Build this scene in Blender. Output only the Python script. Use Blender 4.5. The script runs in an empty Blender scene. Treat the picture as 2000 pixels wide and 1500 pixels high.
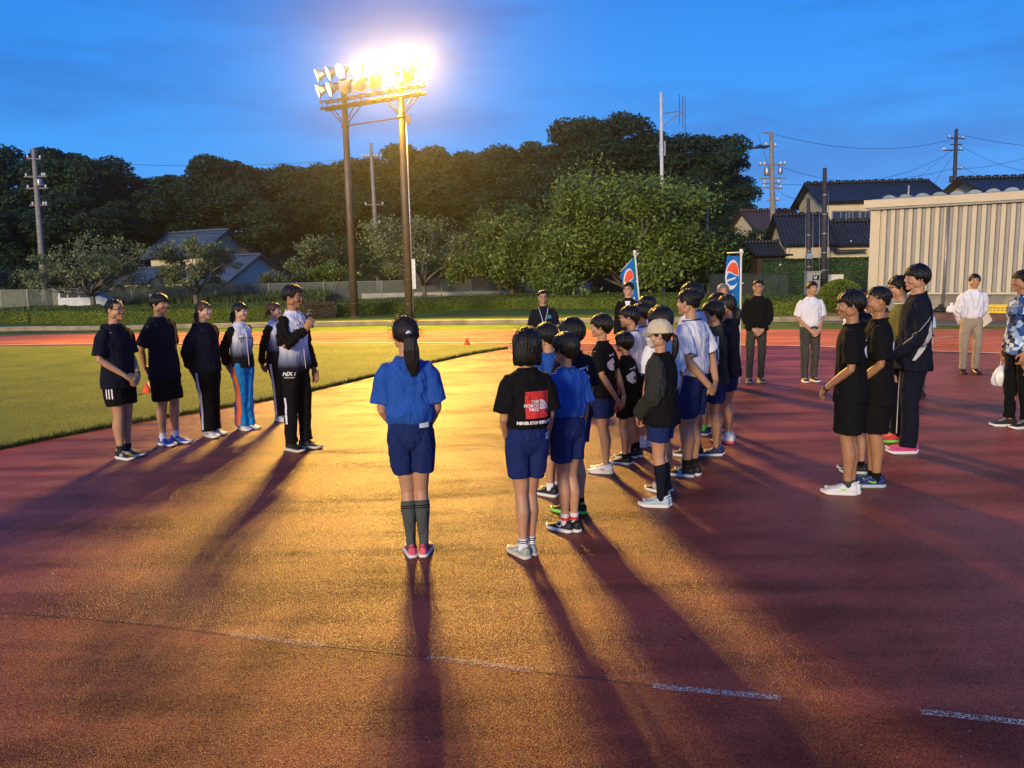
import bpy, bmesh, math, random
import numpy as np
from mathutils import Vector, Matrix, noise
from mathutils.bvhtree import BVHTree
random.seed(7); np.random.seed(7)
R = math.radians
SC = bpy.context.scene
COL = SC.collection

# ---------------------------------------------------------------- camera
F_PX, CAM_H, PITCH, ROLL = 1560.0, 1.88, math.atan(225/1560.0), 0.021
camd = bpy.data.cameras.new('camera'); cam = bpy.data.objects.new('camera', camd); COL.objects.link(cam)
camd.sensor_width = 36.0; camd.lens = F_PX/2000*36.0; camd.clip_start = 0.1; camd.clip_end = 3000
CR = Matrix.Rotation(math.pi/2-PITCH, 3, 'X') @ Matrix.Rotation(-ROLL, 3, 'Z')
CP = Vector((0, 0, CAM_H))
cam.matrix_world = Matrix.Translation(CP) @ CR.to_4x4()
SC.camera = cam

def ray(px, py): return (CR @ Vector(((px-1000)/F_PX, -(py-750)/F_PX, -1.0)))
def P(px, py, d):                       # photo pixel -> the point of the place at distance d ahead
    r = ray(px, py); return CP + r*(d/r.y)
def G(px, py, z=0.0):                   # photo pixel -> the point of the ground (height z) seen there
    r = ray(px, py); return CP + r*((z-CP.z)/r.z)
def PX(v):                              # world -> photo pixel
    q = CR.transposed() @ (Vector(v)-CP); return (1000-F_PX*q.x/q.z, 750+F_PX*q.y/q.z)

# ---------------------------------------------------------------- dusk sky, fill sun, exposure
w = bpy.data.worlds.new('World'); SC.world = w; w.use_nodes = True
nt = w.node_tree; nt.nodes.clear()
N = nt.nodes.new; L = nt.links.new
wo = N('ShaderNodeOutputWorld'); bg = N('ShaderNodeBackground'); sky = N('ShaderNodeTexSky')
sky.sky_type = 'NISHITA'; sky.sun_disc = False; sky.sun_elevation = R(1.0); sky.sun_rotation = R(215)
sky.air_density = 1.6; sky.dust_density = 0.2; sky.ozone_density = 5.0
tc = N('ShaderNodeTexCoord'); mp = N('ShaderNodeMapping'); mp.inputs['Scale'].default_value = (1.2, 1.0, 7.0); mp.inputs['Rotation'].default_value = (0.0, 0.12, 0.5)
nz = N('ShaderNodeTexNoise'); nz.inputs['Scale'].default_value = 2.1; nz.inputs['Detail'].default_value = 6; nz.inputs['Roughness'].default_value = .55
cr = N('ShaderNodeValToRGB'); cr.color_ramp.elements[0].position = .46; cr.color_ramp.elements[0].color = (0, 0, 0, 1); cr.color_ramp.elements[1].position = .62; cr.color_ramp.elements[1].color = (1, 1, 1, 1)
L(tc.outputs['Generated'], mp.inputs[0]); L(mp.outputs[0], nz.inputs[0]); L(nz.outputs[0], cr.inputs[0])
# dusk colours of the open sky by height (pale above the trees, deep blue overhead) over a faint physical sky
sx = N('ShaderNodeSeparateXYZ'); L(tc.outputs['Generated'], sx.inputs[0])
rz = N('ShaderNodeValToRGB'); el = rz.color_ramp.elements
el[0].position = 0.0; el[0].color = (.055, .37, .95, 1)
for p_, c_ in ((.10, (.038, .34, .94)), (.22, (.014, .26, .84)), (.33, (.003, .18, .68)), (.6, (.020, .12, .50))):
    e = el.new(p_); e.color = (*c_, 1)
el[-1].position = 1.0; el[-1].color = (.04, .12, .42, 1)
L(sx.outputs[2], rz.inputs[0])
m2 = N('ShaderNodeMix'); m2.data_type = 'RGBA'; m2.blend_type = 'ADD'; m2.inputs[0].default_value = .25
L(rz.outputs[0], m2.inputs['A']); L(sky.outputs[0], m2.inputs['B'])
cl = N('ShaderNodeMix'); cl.data_type = 'RGBA'; cl.blend_type = 'MULTIPLY'; cl.inputs['B'].default_value = (.9, .60, .68, 1)
cf = N('ShaderNodeMath'); cf.operation = 'MULTIPLY'; cf.inputs[1].default_value = .62; L(cr.outputs[0], cf.inputs[0])
L(cf.outputs[0], cl.inputs[0]); L(m2.outputs['Result'], cl.inputs['A'])
L(cl.outputs['Result'], bg.inputs[0]); bg.inputs[1].default_value = 1.0
L(bg.outputs[0], wo.inputs[0])
sund = bpy.data.lights.new('fill_sun', 'SUN'); sund.energy = 3.5; sund.angle = R(10); sund.color = (1.0, .78, .50)
sun = bpy.data.objects.new('fill_sun', sund); COL.objects.link(sun)
sun.rotation_euler = (R(77), 0, R(-24))       # added fill: stands for an unseen floodlight tower behind the camera's left shoulder
SC.view_settings.view_transform = 'Standard'; SC.view_settings.look = 'None'; SC.view_settings.gamma = 1; SC.view_settings.exposure = 0.0
cy = SC.cycles; cy.use_denoising = True; cy.max_bounces = 6; cy.diffuse_bounces = 3; cy.glossy_bounces = 3; cy.transparent_max_bounces = 8
cy.sample_clamp_indirect = 4; cy.use_adaptive_sampling = True; cy.adaptive_threshold = .015; cy.volume_bounces = 0

# ---------------------------------------------------------------- materials
MATS = {}
def mat(name, col, rough=.7, var=.12, vs=4.0, bump=.0, bs=60.0, metal=0, spec=.4, stretch=(1, 1, 1), emit=None, es=0, island=0, sheen=0, col2=None, detail=4, coat=0, alpha=1, bd=.01):
    if name in MATS: return MATS[name]
    m = bpy.data.materials.new(name); m.use_nodes = True; t = m.node_tree; b = t.nodes['Principled BSDF']
    b.inputs['Roughness'].default_value = rough; b.inputs['Metallic'].default_value = metal
    b.inputs['Specular IOR Level'].default_value = spec; b.inputs['Sheen Weight'].default_value = sheen
    b.inputs['Coat Weight'].default_value = coat; b.inputs['Alpha'].default_value = alpha
    c = t.nodes.new('ShaderNodeTexCoord'); mpn = t.nodes.new('ShaderNodeMapping'); mpn.inputs['Scale'].default_value = stretch
    t.links.new(c.outputs['Object'], mpn.inputs[0])
    n = t.nodes.new('ShaderNodeTexNoise'); n.inputs['Scale'].default_value = vs; n.inputs['Detail'].default_value = detail; t.links.new(mpn.outputs[0], n.inputs[0])
    cr = t.nodes.new('ShaderNodeValToRGB')
    c2 = col2 if col2 else tuple(min(1, x*(1+var)) for x in col); c1 = tuple(x*(1-var) for x in col) if not col2 else col
    cr.color_ramp.elements[0].position = .3; cr.color_ramp.elements[0].color = (*c1, 1)
    cr.color_ramp.elements[1].position = .7; cr.color_ramp.elements[1].color = (*c2, 1)
    t.links.new(n.outputs[0], cr.inputs[0]); out = cr.outputs[0]
    if island:
        g = t.nodes.new('ShaderNodeNewGeometry'); h = t.nodes.new('ShaderNodeHueSaturation')
        a = t.nodes.new('ShaderNodeMapRange'); a.inputs['To Min'].default_value = 1-island; a.inputs['To Max'].default_value = 1+island
        t.links.new(g.outputs['Random Per Island'], a.inputs[0]); t.links.new(a.outputs[0], h.inputs['Value']); t.links.new(out, h.inputs['Color']); out = h.outputs[0]
    t.links.new(out, b.inputs['Base Color'])
    if bump:
        n2 = t.nodes.new('ShaderNodeTexNoise'); n2.inputs['Scale'].default_value = bs; n2.inputs['Detail'].default_value = 3; t.links.new(mpn.outputs[0], n2.inputs[0])
        bp = t.nodes.new('ShaderNodeBump'); bp.inputs['Strength'].default_value = bump; bp.inputs['Distance'].default_value = bd
        t.links.new(n2.outputs[0], bp.inputs['Height']); t.links.new(bp.outputs[0], b.inputs['Normal'])
    if emit: b.inputs['Emission Color'].default_value = (*emit, 1); b.inputs['Emission Strength'].default_value = es
    m.cycles.emission_sampling = 'NONE' if emit else 'AUTO'
    MATS[name] = m; return m

# ---------------------------------------------------------------- objects
def tag(o, label=None, cat=None, group=None, kind=None):
    if label: o['label'] = label
    if cat: o['category'] = cat
    if group: o['group'] = group
    if kind: o['kind'] = kind
    return o
def thing(name, label, cat, loc=(0, 0, 0), rz=0, group=None):
    o = bpy.data.objects.new(name, None); COL.objects.link(o); o.location = loc; o.rotation_euler = (0, 0, rz); o.empty_display_size = .1
    return tag(o, label, cat, group)
def obj(name, me, m, parent=None, smooth=False, world=False):
    if isinstance(me, bmesh.types.BMesh):
        b = me; me = bpy.data.meshes.new(name); b.to_mesh(me); b.free()
    o = bpy.data.objects.new(name, me); COL.objects.link(o)
    ms = m if isinstance(m, (list, tuple)) else [m]
    if not me.materials:
        for x in ms: me.materials.append(x)
    if smooth: me.shade_smooth()
    if parent:
        o.parent = parent
        if world:                       # geometry was given in world coordinates: keep it there
            mw = Matrix.Translation(parent.location) @ parent.rotation_euler.to_matrix().to_4x4()
            p = parent.parent
            while p: mw = (Matrix.Translation(p.location) @ p.rotation_euler.to_matrix().to_4x4()) @ mw; p = p.parent
            me.transform(mw.inverted())
    return o
def copy_tree(o, parent=None):
    c = o.copy(); COL.objects.link(c); c.parent = parent
    for ch in list(o.children): copy_tree(ch, c)
    return c
BM = bmesh.new
def box(bm, c, s, rz=0, mi=0, M=None):
    vs = []
    for dz in (-.5, .5):
        for dx, dy in ((-.5, -.5), (.5, -.5), (.5, .5), (-.5, .5)):
            v = Vector((dx*s[0], dy*s[1], dz*s[2]))
            if rz: v = Matrix.Rotation(rz, 3, 'Z') @ v
            if M: v = M @ v
            vs.append(bm.verts.new(v+Vector(c)))
    for f in ((3, 2, 1, 0), (4, 5, 6, 7), (0, 1, 5, 4), (1, 2, 6, 5), (2, 3, 7, 6), (3, 0, 4, 7)):
        bm.faces.new([vs[i] for i in f]).material_index = mi
def frame(d, up=None):
    d = d.normalized(); u = up or (Vector((0, 0, 1)) if abs(d.z) < .93 else Vector((0, 1, 0)))
    x = u.cross(d)
    if x.length < 1e-6: x = Vector((1, 0, 0))
    x.normalize(); y = d.cross(x).normalized(); return x, y
def loft(bm, rings, cap=True, mi=0):     # rings: lists of points
    prev = None; first = None
    for r in rings:
        cur = [bm.verts.new(p) for p in r]
        if prev:
            n = len(cur)
            for i in range(n):
                f = bm.faces.new((prev[i], prev[(i+1) % n], cur[(i+1) % n], cur[i])); f.material_index = mi
        else: first = cur
        prev = cur
    if cap: bm.faces.new(list(reversed(first))).material_index = mi; bm.faces.new(prev).material_index = mi
def tube(bm, pts, rad, n=8, up=None, mi=0, flat=1.0, cap=True):
    pts = [Vector(p) for p in pts]; rings = []
    if not isinstance(rad, (list, tuple)): rad = [rad]*len(pts)
    px_ = None
    for i, p in enumerate(pts):
        a = pts[max(0, i-1)]; b = pts[min(len(pts)-1, i+1)]; d = (b-a)
        if px_ is None: x, y = frame(d, up)
        else:
            d.normalize(); x = (px_-d*px_.dot(d))
            if x.length < 1e-6: x, y = frame(d, up)
            x.normalize(); y = d.cross(x)
        px_ = x; r = rad[i]; rx, ry = r if isinstance(r, (tuple, list)) else (r, r*flat)
        rings.append([p+x*math.cos(t)*rx+y*math.sin(t)*ry for t in (2*math.pi*k/n for k in range(n))])
    loft(bm, rings, cap, mi)
def ell(bm, c, r, n=14, M=None):
    c = Vector(c); rings = []
    for i in range(1, n//2+1):
        ph = math.pi*i/(n//2+1); rr = []
        for k in range(n):
            t = 2*math.pi*k/n; v = Vector((math.sin(ph)*math.cos(t)*r[0], math.sin(ph)*math.sin(t)*r[1], -math.cos(ph)*r[2]))
            rr.append(c+(M @ v if M else v))
        rings.append(rr)
    loft(bm, rings)
def hull2(bm, pts, z0, z1, mi=0):       # vertical prism over a ground outline
    a = [bm.verts.new((p[0], p[1], z0)) for p in pts]; b = [bm.verts.new((p[0], p[1], z1)) for p in pts]; n = len(pts)
    for f in (list(reversed(a)), b): bm.faces.new(f).material_index = mi
    for i in range(n): bm.faces.new((a[i], a[(i+1) % n], b[(i+1) % n], b[i])).material_index = mi
def sheet(name, pts, z, m, **k):
    bm = BM(); f = bm.faces.new([bm.verts.new((p[0], p[1], z)) for p in pts]); f.normal_update()
    if f.normal.z < 0: f.normal_flip()
    bmesh.ops.triangulate(bm, faces=[f]); o = obj(name, bm, m); tag(o, **k); return o
def spline(pts, n=8):                    # Catmull-Rom through points
    pts = [Vector(p) for p in pts]; out = []
    for i in range(len(pts)-1):
        p0 = pts[max(0, i-1)]; p1 = pts[i]; p2 = pts[i+1]; p3 = pts[min(len(pts)-1, i+2)]
        for k in range(n):
            t = k/n; out.append(.5*((2*p1)+(p2-p0)*t+(2*p0-5*p1+4*p2-p3)*t*t+(3*p1-p0-3*p2+p3)*t**3))
    return out+[pts[-1]]
def quads(name, C, U, V, m, parent=None, uv=False):   # many small leaf-like faces, numpy (centres, half axes)
    n = len(C); v = np.empty((n, 4, 3), np.float32)
    v[:, 0] = C-U; v[:, 1] = C-V*.8+U*.1; v[:, 2] = C+U; v[:, 3] = C+V*.8+U*.1
    me = bpy.data.meshes.new(name); me.vertices.add(n*4); me.vertices.foreach_set('co', v.reshape(-1))
    me.loops.add(n*4); me.loops.foreach_set('vertex_index', np.arange(n*4, dtype=np.int32))
    me.polygons.add(n); me.polygons.foreach_set('loop_start', np.arange(0, n*4, 4, dtype=np.int32))
    me.update(calc_edges=True); return obj(name, me, m, parent)
def unit(a): return a/np.maximum(1e-9, np.linalg.norm(a, axis=-1, keepdims=True))
def leafset(C, Nrm, size, jit=.8, rng=np.random):
    n = len(C); nn = unit(Nrm+rng.normal(0, jit, (n, 3))); t = unit(np.cross(nn, rng.normal(0, 1, (n, 3)))); b = np.cross(nn, t)
    s = (size*(.6+.8*rng.random(n)))[:, None]; return C, t*s, b*s*.55
# ================================================================ the setting
def track_mat(name, c1, c2, grain, rough, spec):
    m = bpy.data.materials.new(name); m.use_nodes = True; t = m.node_tree; b = t.nodes['Principled BSDF']; n_ = t.nodes.new; l = t.links.new
    tc = n_('ShaderNodeTexCoord')
    big = n_('ShaderNodeTexNoise'); big.inputs['Scale'].default_value = .55; big.inputs['Detail'].default_value = 7; big.inputs['Roughness'].default_value = .62; big.inputs['Distortion'].default_value = 1.2
    st = n_('ShaderNodeMapping'); st.inputs['Scale'].default_value = (.35, 2.2, 1); st.inputs['Rotation'].default_value = (0, 0, R(8)); l(tc.outputs['Object'], st.inputs[0])
    stn = n_('ShaderNodeTexNoise'); stn.inputs['Scale'].default_value = 1.3; stn.inputs['Detail'].default_value = 6; stn.inputs['Roughness'].default_value = .6; l(st.outputs[0], stn.inputs[0])
    l(tc.outputs['Object'], big.inputs[0])
    fine = n_('ShaderNodeTexVoronoi'); fine.inputs['Scale'].default_value = grain; l(tc.outputs['Object'], fine.inputs[0])
    fn = n_('ShaderNodeTexNoise'); fn.inputs['Scale'].default_value = grain*.45; fn.inputs['Detail'].default_value = 5; l(tc.outputs['Object'], fn.inputs[0])
    a = n_('ShaderNodeMath'); a.operation = 'ADD'; l(big.outputs[0], a.inputs[0]); l(stn.outputs[0], a.inputs[1])
    r = n_('ShaderNodeValToRGB'); r.color_ramp.elements[0].position = .82/2; r.color_ramp.elements[1].position = 1.18/2
    h = n_('ShaderNodeMath'); h.operation = 'MULTIPLY'; h.inputs[1].default_value = .5; l(a.outputs[0], h.inputs[0]); l(h.outputs[0], r.inputs[0])
    r.color_ramp.elements[0].color = (*c1, 1); r.color_ramp.elements[1].color = (*c2, 1)
    mx = n_('ShaderNodeMix'); mx.data_type = 'RGBA'; mx.blend_type = 'MULTIPLY'; mx.inputs[0].default_value = .75
    r2 = n_('ShaderNodeValToRGB'); r2.color_ramp.elements[0].position = .34; r2.color_ramp.elements[0].color = (.42, .42, .45, 1); r2.color_ramp.elements[1].position = .66; r2.color_ramp.elements[1].color = (1.45, 1.4, 1.35, 1)
    l(fn.outputs[0], r2.inputs[0]); l(r.outputs[0], mx.inputs['A']); l(r2.outputs[0], mx.inputs['B']); l(mx.outputs['Result'], b.inputs['Base Color'])
    rr = n_('ShaderNodeMapRange'); rr.inputs['From Min'].default_value = .35; rr.inputs['From Max'].default_value = .65; rr.inputs['To Min'].default_value = rough-.03; rr.inputs['To Max'].default_value = rough+.09
    l(stn.outputs[0], rr.inputs[0]); l(rr.outputs[0], b.inputs['Roughness']); b.inputs['Specular IOR Level'].default_value = spec
    vc = n_('ShaderNodeTexVoronoi'); vc.inputs['Scale'].default_value = grain*1.6; l(tc.outputs['Object'], vc.inputs[0]); sc_ = n_('ShaderNodeSeparateColor'); l(vc.outputs['Color'], sc_.inputs[0])
    sp = n_('ShaderNodeMath'); sp.operation = 'POWER'; sp.inputs[1].default_value = 2.2; l(sc_.outputs[0], sp.inputs[0]); sm = n_('ShaderNodeMath'); sm.operation = 'MULTIPLY'; sm.inputs[1].default_value = spec*1.7; l(sp.outputs[0], sm.inputs[0]); gl = n_('ShaderNodeMapRange'); gl.inputs['From Min'].default_value = .80; gl.inputs['From Max'].default_value = 1.16; gl.inputs['To Min'].default_value = .34; gl.inputs['To Max'].default_value = 1.25; l(a.outputs[0], gl.inputs[0]); sg = n_('ShaderNodeMath'); sg.operation = 'MULTIPLY'; l(sm.outputs[0], sg.inputs[0]); l(gl.outputs[0], sg.inputs[1]); l(sg.outputs[0], b.inputs['Specular IOR Level'])
    ad = n_('ShaderNodeMath'); ad.operation = 'ADD'; l(fine.outputs['Distance'], ad.inputs[0]); l(fn.outputs[0], ad.inputs[1])
    bp = n_('ShaderNodeBump'); bp.inputs['Strength'].default_value = .8; bp.inputs['Distance'].default_value = .0042; l(ad.outputs[0], bp.inputs['Height']); l(bp.outputs[0], b.inputs['Normal'])
    b.inputs['Specular Tint'].default_value = (1, .9, .7, 1)
    return m
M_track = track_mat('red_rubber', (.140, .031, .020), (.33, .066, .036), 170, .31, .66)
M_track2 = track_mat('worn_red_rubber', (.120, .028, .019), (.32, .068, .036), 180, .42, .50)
M_lane = track_mat('lane_rubber', (.40, .115, .065), (.62, .20, .12), 60, .6, .12)  # same rubber, paler: the far track's floodlit brightness is put into the colour
M_grass = mat('turf', (.105, .143, .012), .8, vs=1.2, bump=.3, bs=70, spec=.25, col2=(.185, .213, .020), detail=8, bd=.02)
M_verge = mat('verge', (.075, .125, .012), .85, vs=1.0, bump=.7, bs=35, spec=.2, col2=(.14, .195, .02), detail=7, bd=.04)
M_white = mat('white_paint', (.72, .72, .70), .6, var=.08, vs=40, bump=.3)
M_conc = mat('concrete', (.26, .25, .225), .85, var=.35, vs=3, bump=.4, bs=40, detail=8)
M_dirt = mat('hill_soil', (.012, .02, .009), .95, vs=.5, col2=(.03, .04, .015))

far = [(-420, 668), (0, 655), (190, 652), (500, 648.5), (1000, 644), (1560, 643.5), (1820, 643), (2000, 643), (2400, 648)]
near = [(-420, 690), (0, 674.5), (500, 671), (990, 670), (1440, 674.5), (1560, 676), (1820, 686), (2000, 692.5), (2400, 712)]
farG = [G(*p) for p in spline([(*p, 0) for p in far], 6) for p in [(p.x, p.y)]]
nearG = [G(*p) for p in spline([(*p, 0) for p in near], 6) for p in [(p.x, p.y)]]
def clip(lst): return [(p.x, p.y) for p in lst]
BIG = 900
bm = BM()
# ground: one sheet out to the horizon
gs = 48
sheet('ground', [(-BIG, -60), (BIG, -60), (BIG, 1500), (-BIG, 1500)], -.03, M_verge, kind='structure')
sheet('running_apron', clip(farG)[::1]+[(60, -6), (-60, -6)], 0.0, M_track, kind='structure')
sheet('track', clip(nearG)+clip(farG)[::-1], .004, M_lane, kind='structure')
# lane lines
bm = BM()
def ribbon(bm, pts, w, z):
    n = len(pts); a = []
    for i in range(n):
        d = (Vector(pts[min(n-1, i+1)])-Vector(pts[max(0, i-1)])); d.z = 0; d.normalize(); s = Vector((-d.y, d.x, 0))*w/2
        p = Vector(pts[i]); a.append((bm.verts.new((p.x+s.x, p.y+s.y, z)), bm.verts.new((p.x-s.x, p.y-s.y, z))))
    for i in range(n-1): bm.faces.new((a[i][1], a[i+1][1], a[i+1][0], a[i][0]))
for fr in (.0, .2, .4, .6, .8, .97):
    ribbon(bm, [p.lerp(q, fr) for p, q in zip(nearG, farG)], .05 if fr else .15, .009)
ribbon(bm, [G(1815, 664), G(1860, 657.5)], .08, .010)
ribbon(bm, [G(1650, 661), G(1700, 656)], .06, .010)
obj('lane_lines', bm, mat('lane_paint', (.50, .42, .36), .7, var=.15, vs=9))['kind'] = 'structure'
def worn_mat():
    m = mat('worn_white_line', (.5, .49, .48), .7, var=.1, vs=30); t = m.node_tree; b = t.nodes['Principled BSDF']
    n = t.nodes.new('ShaderNodeTexNoise'); n.inputs['Scale'].default_value = 130; n.inputs['Detail'].default_value = 4
    c = t.nodes.new('ShaderNodeTexCoord'); t.links.new(c.outputs['Object'], n.inputs[0])
    r = t.nodes.new('ShaderNodeValToRGB'); r.color_ramp.elements[0].position = .47; r.color_ramp.elements[1].position = .60
    t.links.new(n.outputs[0], r.inputs[0]); t.links.new(r.outputs[0], b.inputs['Alpha']); return m
M_worn = worn_mat()
def worn2():
    m = M_worn.copy(); m.name = 'faint_white_line'; r = [n for n in m.node_tree.nodes if n.type == 'VALTORGB'][-1]; r.color_ramp.elements[0].position = .51; r.color_ramp.elements[1].position = .64; return m
M_faint = worn2()
bm = BM()
for a, b_ in (((450, 1240), (632, 1262)), ((835, 1284), (1040, 1311)), ((1275, 1341), (1525, 1365)), ((1798, 1391), (2090, 1423))):
    A = G(*a); B = G(*b_); ribbon(bm, [A.lerp(B, k/6) for k in range(7)], .045, .005)
[setattr(f, 'material_index', 1 if f.calc_center_median().x < .3 else 0) for f in bm.faces]
obj('dashed_arc', bm, [M_worn, M_faint])['kind'] = 'structure'
bm = BM()
for pts in ([(-60, 1192), (200, 1212), (330, 1226), (450, 1241)], [(632, 1262), (835, 1284)], [(1045, 1312), (1275, 1341)], ):
    q = spline([G(*p) for p in pts], 8); ribbon(bm, q, .007, .0045)
obj('surface_seam', bm, mat('seam_line', (.09, .035, .03), .6))['kind'] = 'structure'

inner = spline([G(*p) for p in [(-420, 1165), (0, 1192), (200, 1212), (330, 1226), (450, 1241), (632, 1262), (835, 1284), (1045, 1312), (1275, 1341), (1525, 1365), (1798, 1391), (2400, 1450)]], 6)
sheet('inner_lane', clip(inner)+[(3, -4), (-3, -4)], .002, M_track2, kind='structure')
# infield turf, a low raised edge
edge = [(-900, 1040), (-400, 960), (0, 878), (100, 857), (230, 832), (400, 803), (520, 783), (640, 757), (740, 733), (850, 708), (930, 691), (992, 681)]
edgeG = spline([G(*p) for p in edge], 6)
farE = [G(*p) for p in [(960, 676), (800, 675.5), (500, 676), (200, 677), (0, 679), (-400, 692), (-900, 712)]]
bm = BM(); hull2(bm, [(p.x, p.y) for p in edgeG]+[(p.x, p.y) for p in farE], -.02, .035)
turf = obj('infield_grass', bm, M_grass); turf['kind'] = 'structure'
def blades(name, pts, h, m, rng, lean=.5):
    n = len(pts); C = np.array(pts, np.float32); az = rng.random(n)*6.283; ln = rng.normal(0, lean, (n, 2))
    H = h*(.5+rng.random(n)); w = np.stack([np.cos(az), np.sin(az), 0*az], 1)*(.1*h)
    v = np.empty((n, 3, 3), np.float32); v[:, 0] = C-w; v[:, 1] = C+w; v[:, 2] = C+np.stack([ln[:, 0]*H, ln[:, 1]*H, H], 1)
    me = bpy.data.meshes.new(name); me.vertices.add(n*3); me.vertices.foreach_set('co', v.reshape(-1)); me.loops.add(n*3)
    me.loops.foreach_set('vertex_index', np.arange(n*3, dtype=np.int32)); me.polygons.add(n); me.polygons.foreach_set('loop_start', np.arange(0, n*3, 3, dtype=np.int32)); me.update(calc_edges=True)
    return obj(name, me, m)
rng = np.random.default_rng(3)
M_blade = mat('grass_blade', (.105, .147, .012), .7, vs=.5, col2=(.19, .225, .020), island=.16, spec=.3)
pts = []
poly = [(p.x, p.y) for p in edgeG]+[(p.x, p.y) for p in farE]
def inside(x, y, poly):
    c = False; j = len(poly)-1
    for i in range(len(poly)):
        xi, yi = poly[i]; xj, yj = poly[j]
        if (yi > y) != (yj > y) and x < (xj-xi)*(y-yi)/(yj-yi)+xi: c = not c
        j = i
    return c
while len(pts) < 120000:
    d = 7+14*rng.random()**1.5; x = (-.70+.72*rng.random())*d
    if inside(x, d, poly): pts.append((x, d, .034))
g = blades('grass_blades', pts, .016, M_blade, rng); tag(g, 'short mown yellow green grass covering the infield', 'grass', kind='stuff')
pts = []
for i in range(len(edgeG)-1):
    a, b_ = edgeG[i], edgeG[i+1]
    for k in range(int((b_-a).length*420)):
        q = a.lerp(b_, rng.random()); pts.append((q.x+rng.normal(0, .018), q.y+rng.normal(0, .018)+.01, .0+.03*rng.random()))
g = blades('edge_grass', pts, .05, mat('edge_blade', (.03, .06, .012), .7, island=.5, col2=(.08, .10, .02)), rng); tag(g, 'darker ragged grass tufts along the curved infield edge', 'grass', kind='stuff')

# kerb behind the track
kp = [(-420, 663), (0, 646.5), (190, 644), (640, 636), (1000, 632), (1560, 627.5), (1720, 626)]
kG = spline([G(*p) for p in kp], 6)
bm = BM()
rings = []
for i, p in enumerate(kG):
    d = (kG[min(len(kG)-1, i+1)]-kG[max(0, i-1)]); d.z = 0; d.normalize(); s = Vector((-d.y, d.x, 0))
    rings.append([p-s*.0+Vector((0, 0, -.02)), p+Vector((0, 0, .13)), p+s*.02+Vector((0, 0, .145)), p+s*.15+Vector((0, 0, .145)), p+s*.17+Vector((0, 0, -.02))])
loft(bm, rings)
obj('kerb', bm, mat('kerb_concrete', (.30, .25, .16), .85, var=.35, vs=2.2, bump=.4, bs=30, detail=8))['kind'] = 'structure'
# the gentle grass bank behind the kerb
bm = BM(); prev = None
for p in kG:
    d = Vector((p.x, p.y, 0)).normalized(); row = []
    for k, (t, z) in enumerate(((.16, .12), (1.0, .10), (2.5, .05), (6, .015), (16, .0), (60, -.01))):
        row.append(bm.verts.new((p.x+d.x*t, p.y+d.y*t, z+.012*noise.noise(Vector((p.x*.2, k*1.7, 0))))))
    if prev:
        for k in range(5): bm.faces.new((prev[k], row[k], row[k+1], prev[k+1])).smooth = True
    prev = row
bmesh.ops.recalc_face_normals(bm, faces=bm.faces)
obj('grass_bank', bm, M_verge)['kind'] = 'structure'
def bank_z(d): return .3

def specks(name, label, pts, size, m):
    n = len(pts); C = np.array(pts, np.float32); az = rng.random(n)*6.283; s_ = size*(.4+rng.random(n)); U = np.stack([np.cos(az)*s_, np.sin(az)*s_, 0*az], 1); V = np.stack([-np.sin(az)*s_*.5, np.cos(az)*s_*.5, .0004+0*az], 1)
    tag(quads(name, C, U.astype(np.float32), V.astype(np.float32), m), label, 'litter', kind='stuff')
M_speck = mat('pale_speck', (.42, .38, .34), .8)
specks('debris', 'tiny pale bits scattered over the red track in the foreground', [tuple(G(rng.uniform(950, 2000), rng.uniform(1080, 1490)).xy)+(.006,) for k in range(70)]+[tuple(G(rng.uniform(0, 950), rng.uniform(1000, 1490)).xy)+(.006,) for k in range(30)], .006, M_speck)
specks('chalk_dust', 'faint patch of white chalk dust on the red track right of centre', [tuple(G(1288+rng.normal(0, 55), 1240+rng.normal(0, 22)).xy)+(.006,) for k in range(420)], .0028, M_speck)
# ================================================================ floodlight tower
M_pole = mat('bronze_steel', (.115, .085, .06), .5, var=.2, vs=3, bump=.15, bs=30, spec=.5, metal=.3)
M_galv = mat('galvanised', (.34, .35, .36), .4, var=.2, vs=8, metal=.6)
M_lamp_body = mat('lamp_housing', (.55, .55, .55), .35, metal=.5)
WARM = (1.0, .565, .08)
M_lens = mat('lit_lens', (.9, .8, .5), .3, emit=(1.0, .76, .20), es=5.5)
M_lens2 = mat('lit_lens_side', (.9, .85, .7), .3, emit=(1.0, .86, .50), es=2.6)
M_inner = mat('reflector_glow', (.9, .85, .7), .25, emit=(1.0, .80, .45), es=3.5)
M_off = mat('dark_lens', (.20, .13, .06), .3)
baseL = G(693, 620.5, .02); baseR = G(800, 622.5, .02); TD = (baseL.y+baseR.y)/2
fl = thing('floodlight_tower', 'tall twin pole floodlight tower with two rows of lamps blazing amber', 'floodlight', baseL)
def zat(py, px=730): return P(px, py, TD).z
zlow, zmid, zup = zat(198), zat(184), zat(152)
dirx = (baseR-baseL); dirx.z = 0; span = dirx.length; dirx.normalize(); ndir = Vector((dirx.y, -dirx.x, 0))   # ndir: towards the camera
for nm, b_, lean in (('pole', baseL, .0), ('pole', baseR, 0)):
    bm = BM(); tp = Vector((b_.x, b_.y, zup+.15))
    tube(bm, [b_, b_.lerp(tp, .5), tp], [.165, .145, .11], 20); tube(bm, [b_-Vector((0, 0, .1)), b_+Vector((0, 0, .06))], .24, 20)
    for k in range(9):
        q = b_.lerp(tp, .06+.1*k); tube(bm, [q, q+Vector((0, 0, .035))], .170-.060*(.06+.1*k), 20)
    z = zat(238); tube(bm, [(b_.x, b_.y, z-.05), (b_.x, b_.y, z+.05)], .17, 20)
    obj(nm, bm, M_pole, fl, True, world=True)
bm = BM(); q1 = Vector((baseR.x, baseR.y, 0))+dirx*.21
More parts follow.
